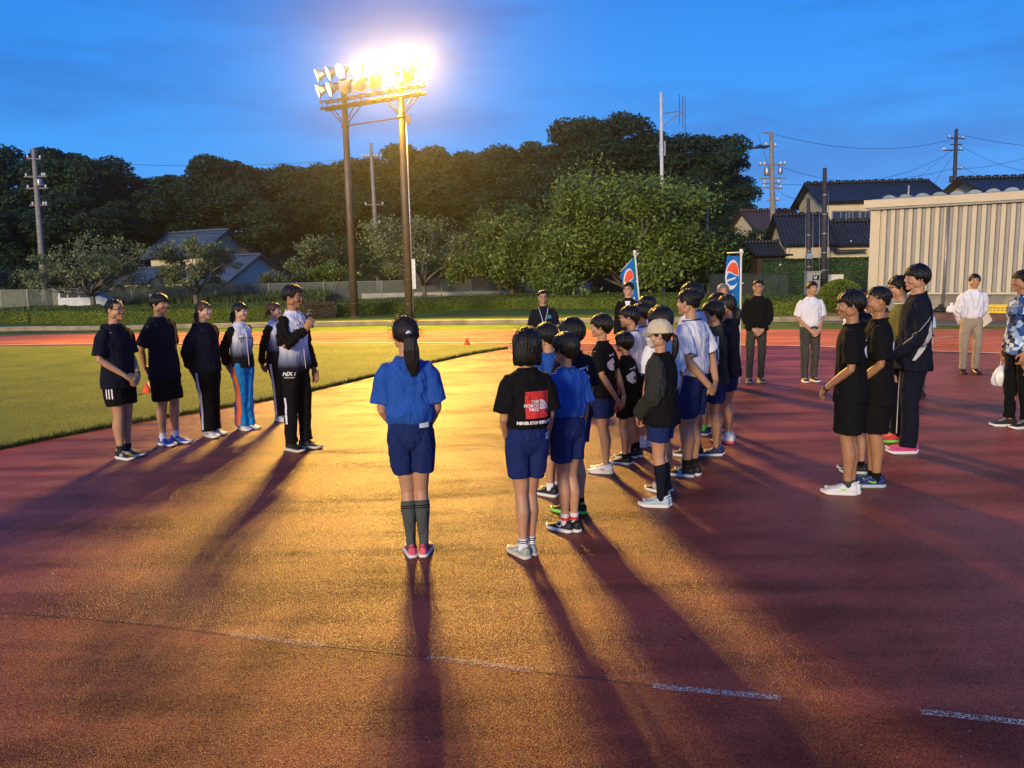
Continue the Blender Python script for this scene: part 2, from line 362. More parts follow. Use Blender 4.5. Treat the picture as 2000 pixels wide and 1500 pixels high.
tube(bm, [q1+Vector((0, 0, .3)), q1+Vector((0, 0, zat(240)))], .03, 8); obj('conduit', bm, M_galv, fl, True, world=True)
bm = BM(); box(bm, q1+Vector((.08, -.05, zat(535, 800))), (.13, .13, 1.15)); obj('equipment_box', bm, mat('box_white', (.62, .66, .66), .5), fl, world=True)
bm = BM(); box(bm, q1+Vector((.08, 0, zat(241, 800))), (.16, .16, .34)); obj('junction_box', bm, mat('box_brown', (.28, .2, .15), .5), fl, world=True)
mid = (baseL+baseR)/2
def onrow(px, z, off=0.0):            # a point on the frame line above pixel column px
    r = ray(px, 170); n = Vector((ndir.x, ndir.y, 0)); t = ((mid-CP).dot(n)+off)/(r.x*n.x+r.y*n.y); q = CP+r*t; q.z = z; return q
for z, x0, x1, w_, h_ in ((zlow, 629, 826, .10, .12), (zmid, 628, 825, .08, .07), (zup, 632, 832, .08, .07)):
    bm = BM(); A, B = onrow(x0, z), onrow(x1, z)
    for off in (-.16, .16):
        tube(bm, [A+ndir*off, B+ndir*off], [(w_/2, h_/2)]*2, 4)
    for k in range(9 if z != zlow else 16):
        q = A.lerp(B, (k+.5)/(9 if z != zlow else 16)); tube(bm, [q-ndir*.2, q+ndir*.2], .022, 6)
    obj('crossbeam', bm, M_pole, fl, world=True)
bm = BM()
for px_ in [632+11.0*k for k in range(18)]:
    if 700 < px_ < 745: continue
    for off in (-.16, .16): q = onrow(px_, 0)+ndir*off; tube(bm, [(q.x, q.y, zlow), (q.x, q.y, zmid)], .022, 6)
obj('ballast_rack', bm, M_pole, fl, world=True)
bm = BM(); q = zat(238); tube(bm, [(baseL.x, baseL.y, q), (baseR.x, baseR.y, q)], .03, 8); obj('tie_bar', bm, M_pole, fl, True, world=True)
for b_ in (baseL, baseR):
    for sgn in (-1, 1):
        bm = BM()
        for off in (-.16, .16): tube(bm, [Vector((b_.x, b_.y, zat(236)))+ndir*off*.4, Vector((b_.x, b_.y, zlow-.04))+dirx*sgn*.72+ndir*off], .025, 8)
        obj('brace', bm, M_pole, fl, True, world=True)
def lamp(q, aim, lit, size=.27):
    a = aim.normalized(); x, y = frame(a)
    root = obj('floodlamp', (lambda bm: (tube(bm, [q-a*.30, q-a*.26, q-a*.12, q+a*.10, q+a*.11], [.06, .11, .16, size, size*1.03], 20, cap=False), tube(bm, [q-a*.42, q-a*.28], .075, 12), bm)[-1])(BM()), M_lamp_body, fl, True, world=True)
    bm = BM()
    for s in (-1, 1): tube(bm, [q+x*s*size*1.05, q+x*s*size*1.05-Vector((0, 0, .30)), q-Vector((0, 0, .38))], .014, 6)
    tube(bm, [q-Vector((0, 0, .38)), q-Vector((0, 0, .50))], .025, 6)
    obj('yoke', bm, M_pole, root, world=True) if False else obj('yoke', bm, M_pole, fl, world=True)
    bm = BM(); tube(bm, [q+a*.085, q+a*.095], size*.985, 24)
    obj('lens', bm, M_lens if lit == 1 else (M_lens2 if lit == 2 else M_off), fl, world=True)
    if lit == 1:
        ld = bpy.data.lights.new('flood_beam', 'SPOT'); ld.energy = 6500; ld.color = WARM; ld.spot_size = R(156); ld.spot_blend = .6; ld.shadow_soft_size = .22
        lo = bpy.data.objects.new('flood_beam', ld); COL.objects.link(lo); lo.location = q+a*.16
        lo.rotation_euler = (Vector((0.5, 9, 0))-lo.location).to_track_quat('-Z', 'Y').to_euler()
toward = (Vector((0.5, 7, 0))-onrow(760, zup))
left = Vector((-1, -.25, -.35)); back = Vector((.2, 1, -.35))
row1 = [(624, left, 2), (646, Vector((-1, -.35, -.4)), 2), (669, Vector((-.7, -.8, -.4)), 2), (698, Vector((-.45, -.9, -.35)), 1), (726, Vector((-.3, -1, -.35)), 1), (758, toward, 1), (793, toward, 1), (826, toward+Vector((8, 0, 0)), 1)]
row2 = [(624, left, 2), (646, Vector((-1, -.4, -.4)), 2), (675, back+Vector((-.7, 0, 0)), 0), (701, back+Vector((-.5, 0, 0)), 0), (730, back, 0), (760, toward, 1), (794, back, 0), (826, toward+Vector((10, 0, 0)), 1)]
for px_, aim, lit in row1: lamp(onrow(px_, zup+.42, .2), aim, lit)
for px_, aim, lit in row2: lamp(onrow(px_, zmid+.42, .2), aim, lit)
# ================================================================ people
def fuse(bm, voxel, smooth=6, fac=.5):
    me = bpy.data.meshes.new('t'); bm.normal_update(); bm.to_mesh(me); bm.free()
    o = bpy.data.objects.new('t', me); COL.objects.link(o)
    r = o.modifiers.new('r', 'REMESH'); r.mode = 'VOXEL'; r.voxel_size = voxel; r.use_smooth_shade = True
    if smooth: s = o.modifiers.new('s', 'SMOOTH'); s.iterations = smooth; s.factor = fac
    dg = bpy.context.evaluated_depsgraph_get(); out = bpy.data.meshes.new_from_object(o.evaluated_get(dg))
    bpy.data.objects.remove(o); bpy.data.meshes.remove(me); return out
def getco(me):
    a = np.empty(len(me.vertices)*3, np.float32); me.vertices.foreach_get('co', a); return a.reshape(-1, 3)
def setco(me, a): me.vertices.foreach_set('co', a.astype(np.float32).reshape(-1)); me.update()
def getno(me):
    a = np.empty(len(me.vertices)*3, np.float32); me.vertices.foreach_get('normal', a); return a.reshape(-1, 3)
def folds(me, amp, fx=9.0, fz=3.2, seed=0.0, amp2=None):        # soft cloth folds, running mostly downwards
    a = getco(me); n = getno(me); d = np.empty(len(a), np.float32); nf = noise.noise
    for i, p in enumerate(a):
        x, y, z = float(p[0]), float(p[1]), float(p[2])
        w_ = nf((x*3+seed, y*3, z*3))*1.3
        k = nf((x*fx+w_+seed, y*fx+w_, z*fz+w_*2+seed)); k2 = nf((x*fx*2.4+seed, y*fx*2.4-w_*2, z*fz*2.6))
        d[i] = (1-abs(k)*3.2)*.75+k2*.6
    a += n*d[:, None]*amp; setco(me, a)
def cloth(name, col, rough=.9, fine=.25, sheen=.0, **k):
    if name in MATS: return MATS[name]
    m = mat(name, col, rough, var=.07, vs=6, sheen=sheen, spec=.12, **k); t = m.node_tree; b = t.nodes['Principled BSDF']
    c = t.nodes.new('ShaderNodeTexCoord'); mp = t.nodes.new('ShaderNodeMapping'); mp.inputs['Scale'].default_value = (1, 1, .38)
    t.links.new(c.outputs['Object'], mp.inputs[0])
    n = t.nodes.new('ShaderNodeTexNoise'); n.inputs['Scale'].default_value = 13; n.inputs['Detail'].default_value = 3; n.inputs['Distortion'].default_value = 1.6; t.links.new(mp.outputs[0], n.inputs[0])
    n2 = t.nodes.new('ShaderNodeTexNoise'); n2.inputs['Scale'].default_value = 420; t.links.new(c.outputs['Object'], n2.inputs[0])
    b1 = t.nodes.new('ShaderNodeBump'); b1.inputs['Strength'].default_value = .85; b1.inputs['Distance'].default_value = .028; t.links.new(n.outputs[0], b1.inputs['Height'])
    b2 = t.nodes.new('ShaderNodeBump'); b2.inputs['Strength'].default_value = fine; b2.inputs['Distance'].default_value = .001; t.links.new(n2.outputs[0], b2.inputs['Height']); t.links.new(b1.outputs[0], b2.inputs['Normal'])
    t.links.new(b2.outputs[0], b.inputs['Normal']); return m
def skin(name, col):
    if name in MATS: return MATS[name]
    m = mat(name, col, .5, var=.10, vs=14, bump=.15, bs=260, spec=.35, bd=.001); b = m.node_tree.nodes['Principled BSDF']
    b.inputs['Subsurface Weight'].default_value = .08; b.inputs['Subsurface Radius'].default_value = (.01, .004, .002); b.inputs['Subsurface Scale'].default_value = 1; return m
def hairmat(name, col):
    if name in MATS: return MATS[name]
    m = mat(name, col, .38, var=.5, vs=9, stretch=(14, 14, 1.0), spec=.33, bump=.7, bs=22, bd=.008); return m
SK = skin('skin', (.45, .245, .14)); SKT = skin('tanned_skin', (.35, .175, .09)); SKF = skin('fair_skin', (.56, .34, .23))
HB = hairmat('black_hair', (.004, .0035, .0035)); HR = hairmat('auburn_hair', (.055, .022, .012)); HD = hairmat('dark_brown_hair', (.009, .006, .005)); HG = hairmat('grey_hair', (.16, .155, .15))
M_eye = mat('eye_dark', (.012, .010, .010), .15); M_eyew = mat('eye_white', (.55, .52, .50), .3); M_lip = mat('lips', (.30, .10, .085), .45)
M_frame = mat('spectacle_frame', (.01, .01, .01), .25); M_brow = mat('eyebrow', (.02, .014, .012), .8)

def head_M(pr): return Matrix.Translation(pr['hc']) @ Matrix.Rotation(-pr['hy'], 4, 'Z') @ Matrix.Rotation(pr['hp'], 4, 'X') @ Matrix.Scale(pr['hh'], 4)
def build_head(bm, pr):
    M = head_M(pr); b = BM()
    ell(b, (0, -.07, .12), (.335, .42, .375), 18)
    ell(b, (0, .095, -.06), (.275, .275, .34), 16); ell(b, (0, .12, -.29), (.20, .215, .185), 14)
    for s in (-1, 1):
        ell(b, (s*.235, .0, -.20), (.10, .20, .20), 10); ell(b, (s*.155, .23, -.14), (.115, .115, .11), 10)
        ell(b, (s*.352, -.045, -.05), (.034, .085, .125), 10, Matrix.Rotation(s*.42, 3, 'Z'))
    ell(b, (0, .262, .085), (.235, .10, .055), 12)
    tube(b, [(0, .34, .03), (0, .375, -.06), (0, .405, -.125), (0, .35, -.160)], [(.030, .04), (.038, .05), (.058, .045), (.045, .035)], 8)
    ell(b, (0, .322, -.262), (.090, .045, .026), 10); ell(b, (0, .312, -.312), (.075, .045, .026), 10); ell(b, (0, .275, -.42), (.10, .08, .07), 10)
    b.verts.ensure_lookup_table(); me = bpy.data.meshes.new('t'); b.transform(M); b.to_mesh(me); b.free(); bm.from_mesh(me); bpy.data.meshes.remove(me)
def hand_mesh(bm, w_, d, nrm, H, curl=.6, side=1, grip=False, spread=.09):
    """hand from the wrist w_: d = direction of the fingers, nrm = out of the palm; side=1: thumb on the nrm x d side"""
    d = d.normalized(); nrm = (nrm-d*nrm.dot(d)).normalized(); x = d.cross(nrm).normalized()*side; k = H/1.75*1.05
    def pt(a, b_, c): return w_+x*a*k+d*b_*k+nrm*c*k
    tube(bm, [pt(0, -.02, 0), pt(.0, .025, 0), pt(.0, .06, .002), pt(0, .092, 0)], [(.026*k, .019*k), (.035*k, .018*k), (.041*k, .016*k), (.038*k, .013*k)], 10, up=nrm)
    for i, (a, ln) in enumerate(((.030, .072), (.0105, .080), (-.0095, .075), (-.029, .058))):
        q = pt(a, .085, 0); ang = 0.15+curl*.35; pts = [q]; di = a*spread*16
        for j, f in enumerate((.44, .31, .25)):
            dd = d*math.cos(ang)+nrm*math.sin(ang)+x*di*(1-j*.3); q = q+dd.normalized()*ln*f*k; pts.append(q); ang += curl*(.85 if j == 0 else .7)+i*.02
        tube(bm, pts, [.0090*k, .0085*k, .0078*k, .0062*k], 7)
    q = pt(.026, .015, .006); dd = (x*.75+d*.62+nrm*.35).normalized(); p2 = q+dd*.038*k; dd2 = (x*(.25-curl*.45)+d*.85+nrm*(.3+curl*.5)).normalized(); p3 = p2+dd2*.030*k; p4 = p3+(dd2+nrm*curl*.5-x*curl*.3).normalized()*.026*k
    tube(bm, [q, p2, p3, p4], [.0135*k, .0115*k, .0098*k, .0075*k], 7)

def pose_arms(pose, H, B):
    """elbow, wrist, finger direction, palm normal for R (x>0) and L (x<0), as fractions of the height"""
    sx = .105*B
    def m(e, w_, d, n, c=.5): return dict(e=Vector(e), w=Vector(w_), d=Vector(d), n=Vector(n), c=c)
    if pose == 'front':      # one hand over the other before the belly
        return (m((.132*B, -.012, .635), (.045, .105, .525), (-.75, .45, -.5), (-.1, -1, -.1), .55), m((-.132*B, -.012, .635), (-.04, .115, .520), (.75, .35, -.55), (.1, -1, -.1), .55))
    if pose == 'frontlow':
        return (m((.122*B, -.008, .63), (.055, .10, .50), (-.6, .3, -.7), (-.2, -1, 0), .7), m((-.122*B, -.008, .63), (-.045, .115, .50), (.6, .2, -.75), (.2, -1, 0), .7))
    if pose == 'back':
        return (m((.140*B, -.050, .645), (.045, -.125, .515), (-.85, -.25, -.45), (-.1, 1, -.1), .45), m((-.140*B, -.050, .645), (-.045, -.13, .505), (.85, -.15, -.5), (.1, 1, .1), .45))
    if pose == 'backlow':
        return (m((.130*B, -.045, .64), (.055, -.115, .485), (-.7, -.2, -.7), (-.1, 1, -.1), .5), m((-.130*B, -.045, .64), (-.05, -.12, .475), (.7, -.1, -.7), (.1, 1, .1), .5))
    if pose == 'side':
        return (m((.122*B, -.014, .635), (.126*B, .022, .485), (-.02, .15, -1), (-1, .1, 0), .45), m((-.122*B, -.014, .635), (-.126*B, .022, .485), (.02, .15, -1), (1, .1, 0), .45))
    if pose == 'mic':        # right hand lifts a microphone, left hangs
        return (m((.145*B, .035, .645), (.060, .150, .745), (-.35, .35, .85), (-.75, -.45, .1), 1.25), m((-.124*B, -.01, .635), (-.128*B, .045, .485), (.02, .2, -1), (1, .1, 0), .5))
    if pose == 'bag':
        return (m((.135*B, -.02, .635), (.135*B, .02, .49), (-.02, .15, -1), (-1, .1, 0), .6), m((-.14*B, -.02, .635), (-.15*B, .05, .49), (.02, .2, -1), (1, .1, 0), .9))

def person(label, px, py, top, face, look=None, build=1.0, pose='front', head=.133, sk=None, hair=None, hm=None, top_=None, bottom=None, shoes=None, socks=None,
           group=None, vox=.0075, foot_turn=0, stance=.055, pitch=0, H=None, seed=None, nohands=False, loc=None, female=False, lean=0.0, stagger=0.0):
    """px,py: where the feet stand in the photograph; top: the row of the top of the head; face: heading, 0 away from the camera, 90 to the right"""
    g = loc or G(px, py); seed = seed if seed is not None else px*.37
    if H is None: q = ray(px, top); H = (CP + q*(g.y/q.y)).z
    root = thing('person', label, 'person', (g.x, g.y, 0), -R(face), group); rq = random.Random(int(seed*53)); root.rotation_euler.x = R(rq.uniform(-1.1, .9)); root.rotation_euler.y = R(rq.uniform(-1.2, 1.2)); pitch += rq.uniform(-5, 4); look = (look if look is not None else face)+rq.uniform(-5, 5); stance += rq.uniform(-.006, .012)
    sk = sk or SK; B = build*.905; rs = random.Random(int(seed*77)); stagger = stagger or rs.uniform(-.016, .016); lean = lean or rs.uniform(-.012, .012); hh = head*H*(.97 if head > .14 else 1.0)
    kid = head > .14
    pr = dict(hh=hh, hc=Vector((0, .018*H+lean, H-hh*.5)), hy=R((look if look is not None else face)-face), hp=R(pitch))
    S = lambda x, y, z: Vector((x*H, y*H, z*H))
    shz = 1-head-.050 if kid else .81; shx = .098*B*(.96 if female else 1.03)
    arms = pose_arms(pose, H, B)
    # ---- body: one continuous surface
    bm = BM(); c = lambda z, rx, ry, cy=0: [S(math.cos(t)*rx*B, math.sin(t)*ry*B+cy, z) for t in (2*math.pi*k/20 for k in range(20))]
    loft(bm, [c(.455, .05, .04), c(.48, .078, .056, -.004), c(.53, .086, .062, -.006), c(.60, .078, .055), c(.67, .084, .056), c(.74, .094, .060), c(shz-.03, .084, .050), c(shz+.005, .055, .038), c(shz+.022, .034, .032)])
    nk = .029 if (female or kid) else .033
    tube(bm, [S(0, -.004, shz), S(0, .0, shz+.04), pr['hc']+Vector((0, -.09*hh, -.15*hh))], [(nk*H*1.25, nk*H*1.15), (nk*H, nk*H), (nk*H, nk*H*1.05)], 14)
    for s in (-1, 1):
        kx = s*stance*.5/.055*.052; st = stagger*s
        tube(bm, [S(s*.050*B, -.002, .505), S(s*.052*B, 0, .44), S(kx*1.02, .004+st*.4, .34), S(kx, .006+st*.6, .275), S(kx, -.010+st*.8, .20), S(kx*.98, -.008+st*.9, .13), S(kx*.97, -.008+st, .055), S(kx*.97, -.006+st, .03)],
             [(.044*B*H, .052*B*H), (.046*B*H, .050*B*H), (.040*B*H, .042*B*H), (.031*B*H, .034*B*H), (.033*B*H, .037*B*H), (.024*B*H, .027*B*H), (.018*B*H, .021*B*H), (.02*B*H, .024*B*H)], 16)
    for s, a in ((1, arms[0]), (-1, arms[1])):
        sh = S(s*shx, -.002, shz-.022); el = a['e']*H; wr = a['w']*H
        if kid: el.z += (shz-.81)*H*.6; wr.z += (shz-.81)*H*.3
        a['E'] = el; a['W'] = wr; a['S'] = sh
        ell(bm, sh-Vector((0, 0, .006*H)), (.026*H*B, .028*H*B, .028*H*B), 12)
        tube(bm, [sh, sh.lerp(el, .45), sh.lerp(el, .9), el, el.lerp(wr, .3), el.lerp(wr, .75), wr], [.027*H*B, .027*H*B, .0225*H*B, .022*H*B, .0235*H*B, .0175*H*B, (.0165*H*B, .0135*H*B)], 12)
    build_head(bm, pr)
    me = fuse(bm, vox*.85, 5)
    if not nohands:
        hb = BM()
        for s, a in ((1, arms[0]), (-1, arms[1])):
            hb2 = BM(); hand_mesh(hb2, a['W'], a['d'], a['n'], H, a['c'], side=1 if s > 0 else -1); m_ = fuse(hb2, .0038, 2); hb.from_mesh(m_); bpy.data.meshes.remove(m_)
        hb.from_mesh(me); hb.to_mesh(me); hb.free()
    body = obj('body', me, sk, root, True)
    # ---- face
    HM = head_M(pr)
    def hp(v): return HM @ Vector(v)
    tree = BVHTree.FromPolygons([v.co.copy() for v in me.vertices], [tuple(p.vertices) for p in me.polygons])
    fdir = (HM.to_3x3() @ Vector((0, 1, 0))).normalized()
    def onface(x, z, out=.0):
        o_, n_, i_, d_ = tree.ray_cast(hp((x, .9, z)), -fdir, hh); return (o_ if o_ is not None else hp((x, .36, z)))+fdir*out
    for s in (-1, 1):
        b = BM(); q = onface(s*.135, .0, -.006*hh); Mr = HM.to_3x3().normalized()
        ell(b, q, (.058*hh, .020*hh, .018*hh), 12, Mr); e = obj('eye', b, M_eyew, body, True)
        b = BM(); ell(b, q+fdir*.008*hh, (.027*hh, .016*hh, .019*hh), 10, Mr); obj('iris', b, M_eye, body, True)
        b = BM(); tube(b, [onface(s*.065, .085, .004*hh), onface(s*.14, .115, .004*hh), onface(s*.215, .09, .004*hh)], [(.010*hh, .018*hh), (.012*hh, .022*hh), (.008*hh, .012*hh)], 6); obj('eyebrow', b, M_brow if hm is not HG else HG, body, True)
        b = BM(); tube(b, [onface(s*.072, .006, .003*hh), onface(s*.135, .020, .005*hh), onface(s*.20, .008, .003*hh)], .009*hh, 6); obj('eyelid', b, M_brow, body, True)
    b = BM(); tube(b, [onface(-.095, -.288, .001*hh), onface(-.03, -.278, .008*hh), onface(.03, -.278, .008*hh), onface(.095, -.288, .001*hh)], [(.006*hh, .008*hh), (.014*hh, .020*hh), (.014*hh, .020*hh), (.006*hh, .008*hh)], 8); obj('lips', b, M_lip, body, True)
    ctx = dict(root=root, body=body, H=H, B=B, S=S, pr=pr, arms=arms, shz=shz, shx=shx, hp=hp, onface=onface, fdir=fdir, hh=hh, HM=HM, seed=seed, vox=vox, stance=stance, stagger=stagger, g=g, face=face, female=female)
    hair_(ctx, hair or {}, hm or HB)
    if bottom: bottoms(ctx, **bottom)
    if top_: tops(ctx, **top_)
    if socks: socks_(ctx, **socks)
    shoes_(ctx, foot_turn=foot_turn, **(shoes or {}))
    return ctx

def hair_(c, h, m):
    kind = h.get('kind', 'short'); hh = c['hh']; HM = c['HM']; seed = c['seed']; fr = h.get('fringe', .17); side = h.get('side', -.02); nape = h.get('nape', -.25)-.07; vol = h.get('vol', 1.0)*1.0; fade = h.get('fade')
    rv = random.Random(int(seed*31)); fr += rv.uniform(-.03, .035); vol *= rv.uniform(.97, 1.02)
    if kind == 'none': return None
    bm = BM(); n1, n2 = 56, 40; cz, cyy = .07, -.078; r3 = (.378*vol, .462*vol, .455*vol); rings = []; rn = random.Random(int(seed*10)); tied = kind in ('pony', 'bun'); longh = kind == 'bob'
    def bound(a):              # lower edge of the hair by direction; a=0 front, 180 back
        pts = [(0, fr), (30, fr), (55, fr-.03), (70, h.get('burn', side+.02)), (80, side-.09 if not fade else side+.02), (90, side-.02), (108, side-.05), (128, nape+.14), (155, nape+.02), (180, nape)]
        if tied: pts = [(0, fr), (30, fr), (55, .10), (75, -.02), (90, -.06), (110, -.14), (140, -.22), (180, -.30)]
        if longh: pts = [(0, fr), (35, fr), (52, fr-.05), (62, -.30), (90, -.38), (180, -.4)]
        for (a0, v0), (a1, v1) in zip(pts, pts[1:]):
            if a <= a1: t = (a-a0)/(a1-a0); t = t*t*(3-2*t); return v0+(v1-v0)*t
        return pts[-1][1]
    def surf(az, z, g=1.0):    # point of the hair surface at azimuth az (rad) and height z
        k = max(.0, 1-((z-cz)/r3[2])**2)**.5; k = max(k, .55 if z < cz else 0)
        return Vector((math.sin(az)*r3[0]*k*g, math.cos(az)*r3[1]*k*g+cyy, z))
    for i in range(1, n2):
        ph = math.pi*i/n2; rr = []
        for k in range(n1):
            t = 2*math.pi*k/n1; d = Vector((math.sin(ph)*math.sin(t), math.sin(ph)*math.cos(t), -math.cos(ph)))
            p = Vector((d.x*r3[0], d.y*r3[1]+cyy, d.z*r3[2]+cz)); az = abs(math.degrees(math.atan2(p.x, p.y-.05)))
            if p.z < cz: p.y += .05*(cz-p.z)*0
            jag = .05*noise.noise(Vector((p.x*16+seed, p.y*16, seed)))+.03*noise.noise(Vector((p.x*40+seed, p.y*40, seed*2)))
            e = (bound(az)+jag-p.z)/.035; e = max(0., min(1., e)); e = e*e*(3-2*e); s = 1-.30*e
            if fade and az > 60: s -= .055*(1-e)*max(0, min(1, (.25-p.z)/.2))
            tex = .022*noise.noise(Vector((p.x*9+seed, p.y*9, p.z*3.0)))+h.get('mess', .012)*noise.noise(Vector((p.x*22+seed, p.y*22, p.z*7)))
            q = Vector((0, cyy, cz)); p = q+(p-q)*(s+tex*(1-e)*2)
            if e > .9: p.y -= .05
            rr.append(p)
        rings.append(rr)
    loft(bm, rings)
    def add(b2): 
        me = bpy.data.meshes.new('t'); b2.to_mesh(me); b2.free(); bm.from_mesh(me); bpy.data.meshes.remove(me)
    if kind in ('bob', 'long'):
        ln = h.get('len', -.62); a0 = h.get('a0', 58); outer = []; inner = []; na = 34; nz_ = 9
        for j in range(nz_+1):
            t = j/nz_; z = .10+(ln-.10)*t; ro = []; ri = []
            for k in range(na+1):
                a = R(a0+(360-2*a0)*k/na); jag = .035*noise.noise(Vector((k*.9+seed, seed, 0))) if j == nz_ else 0
                wv = 1+.03*math.sin(k*1.7+seed)+.02*noise.noise(Vector((k*1.3, t*2, seed)))
                rx, ry = (.385+.03*math.sin(t*3.0))*vol*wv, (.455-.10*t*t)*vol*wv
                ro.append(Vector((math.sin(a)*rx, math.cos(a)*ry-.075, z+jag))); ri.append(Vector((math.sin(a)*(rx-.085), math.cos(a)*(ry-.085)-.075, z+jag)))
            outer.append(ro); inner.append(ri)
        b2 = BM(); loft(b2, [o_+i_[::-1] for o_, i_ in zip(outer, inner)], cap=True); add(b2)
    me0 = None
    if kind in ('pony', 'bun'):
        by = -.075-.455*vol; z0 = h.get('tz', -.04)
        if kind == 'pony':
            L_ = h.get('len', 1.0); b2 = BM(); sw = h.get('sway', .0)
            pts = [(0, by+.06, z0), (0, by-.05, z0-.02), (sw*.15, by-.10, z0-.14*L_), (sw*.4, by-.10, z0-.45*L_), (sw*.8, by-.06, z0-.80*L_), (sw, by-.02, z0-1.02*L_), (sw*1.1, by-.0, z0-1.16*L_)]
            wd = h.get('w', 1.0); tube(b2, pts, [(.07*wd, .07), (.065*wd, .07), (.13*wd, .10), (.175*wd, .12), (.165*wd, .11), (.11*wd, .08), (.04*wd, .03)], 18, up=Vector((1, 0, 0)) if 0 else None)
            for k in range(9):
                a = random.uniform(-1, 1); b2x = a*.13*wd
                tube(b2, [(b2x*.7+sw*.4, by-.10, z0-.5*L_), (b2x+sw*.9, by-.04, z0-.95*L_), (b2x*1.1+sw*1.1, by-.0, z0-(1.14+.12*random.random())*L_)], [.035, .028, .006], 6)
            add(b2)
        else: b2 = BM(); ell(b2, (0, by-.02, z0), (.12, .12, .12), 12); tube(b2, [(0, by+.05, z0), (.02, by-.08, z0-.10), (.03, by-.06, z0-.3)], [.08, .07, .02], 8); add(b2)
    bm.transform(HM); me = fuse(bm, max(.0035, hh*.020), 2)
    # combed strands: thin grooves that run from the crown down
    a = getco(me); n = getno(me); Mi = np.array(HM.inverted()); q = a@Mi[:3, :3].T+Mi[:3, 3]; d = np.empty(len(a), np.float32)
    for i, p in enumerate(q):
        az = math.atan2(p[0], p[1]+.075); d[i] = noise.noise((az*7+seed, float(p[2])*1.3, seed))*1.0+noise.noise((az*19+seed, float(p[2])*2.2, seed*2))*.7
    setco(me, a+n*(d*hh*h.get('groove', .020))[:, None])
    qh = q
    # separate locks over the cap: fringe, sides and nape end in points
    locks = BM(); nl = h.get('locks', 0 if tied else (70 if longh else (110 if not fade else 60))); crown = Vector((0, -.16, 0)); mess = h.get('mess', rv.uniform(.010, .030))
    for k in range(nl):
        azd = rn.uniform(-180, 180); az = R(azd); zb = bound(abs(azd)); zb = (h.get('len', -.62) if longh and abs(azd) > 62 else zb)-rn.uniform(-.02, .05 if not fade else .01)
        if fade and abs(azd) > 62: zb = .12+rn.uniform(-.04, .04)
        z0 = rn.uniform(.38, .50); pts = []; sw = rn.gauss(0, .10)+(.25 if azd > 0 else -.25)*(1 if abs(azd) < 60 else .2)*h.get('sweep', 1.0)*rn.random()
        for j in range(7):
            t = j/6; z = z0+(zb-z0)*t; g = 1.0+.015+mess*.8*rn.random()+(.02*t*t)-.05*max(0, t-.8)
            if longh and z < -.1: q = Vector((math.sin(az)*.395*vol, math.cos(az)*(.455-.10*((.1-z)/.7)**2)*vol-.075, z))*1.0
            else: q = surf(az+sw*t, z, g)
            pts.append(q)
        w_ = rn.uniform(.028, .050); tube(locks, pts, [(w_*.5, .012), (w_, .020), (w_, .022), (w_, .022), (w_*.9, .020), (w_*.6, .016), (.004, .004)], 6, up=Vector((math.sin(az), math.cos(az), .01)))
    locks.transform(HM); locks.from_mesh(me); locks.to_mesh(me); locks.free(); me.shade_smooth()
    if h.get('wisps'):
        b2 = BM(); rn = random.Random(5); cs = a; 
        for k in range(h['wisps']):
            i = rn.randrange(len(cs)); p = Vector(cs[i]); nn = Vector(n[i]); pq = qh[i]
            if pq[2] < -.1: continue
            t1 = Vector((rn.gauss(0, .5), rn.gauss(0, .5), rn.gauss(-.1, .4))); p2 = p+(nn*.5+t1*.35)*hh*.16; p3 = p2+(nn*.3+t1*.6+Vector((0, 0, -.3)))*hh*.16
            tube(b2, [p-nn*.003, p2, p3], [.0011, .0009, .0004], 3)
        b2.from_mesh(me); b2.to_mesh(me); b2.free(); me.shade_smooth()
    ho = obj('hair', me, m, c['root'], True)
    if kind == 'pony' and h.get('tie'):
        b2 = BM(); by = -.075-.455*vol; z0 = h.get('tz', -.04); tube(b2, [(0, by+.0, z0+.015), (0, by-.08, z0-.03)], (.088, .085), 14); b2.transform(HM); obj('hair_tie', b2, h['tie'], ho, True)
    return ho

def tree_of(me): return BVHTree.FromPolygons([v.co.copy() for v in me.vertices], [tuple(p.vertices) for p in me.polygons])
def decal(c, parent, me_src, b, m, origin, d, xdir, name='print', off=.0022, cut=.02):
    """lays a flat drawing (x,y in metres) onto a garment: seen from origin along d"""
    tr = tree_of(me_src); d = Vector(d).normalized(); x = Vector(xdir).normalized(); y = x.cross(d); y = -y if y.z < 0 else y
    bmesh.ops.triangulate(b, faces=b.faces)
    if cut:
        xs = [v.co.x for v in b.verts]; ys = [v.co.y for v in b.verts]
        for ax, lo, hi in ((0, min(xs), max(xs)), (1, min(ys), max(ys))):
            k = lo+cut
            while k < hi:
                nrm = Vector((1, 0, 0)) if ax == 0 else Vector((0, 1, 0)); co = nrm*k
                bmesh.ops.bisect_plane(b, geom=b.verts[:]+b.edges[:]+b.faces[:], plane_co=co, plane_no=nrm); k += cut
    bad = []
    for v in b.verts:
        p = Vector(origin)+x*v.co.x+y*v.co.y; hit, n, i_, dist = tr.ray_cast(p, d, 1.0)
        if hit is None or abs(n.dot(d)) < .12: bad.append(v)
        else: v.co = hit-d*(off+v.co.z)
    if bad: bmesh.ops.delete(b, geom=bad, context='VERTS')
    b.normal_update()
    return obj(name, b, m, parent)
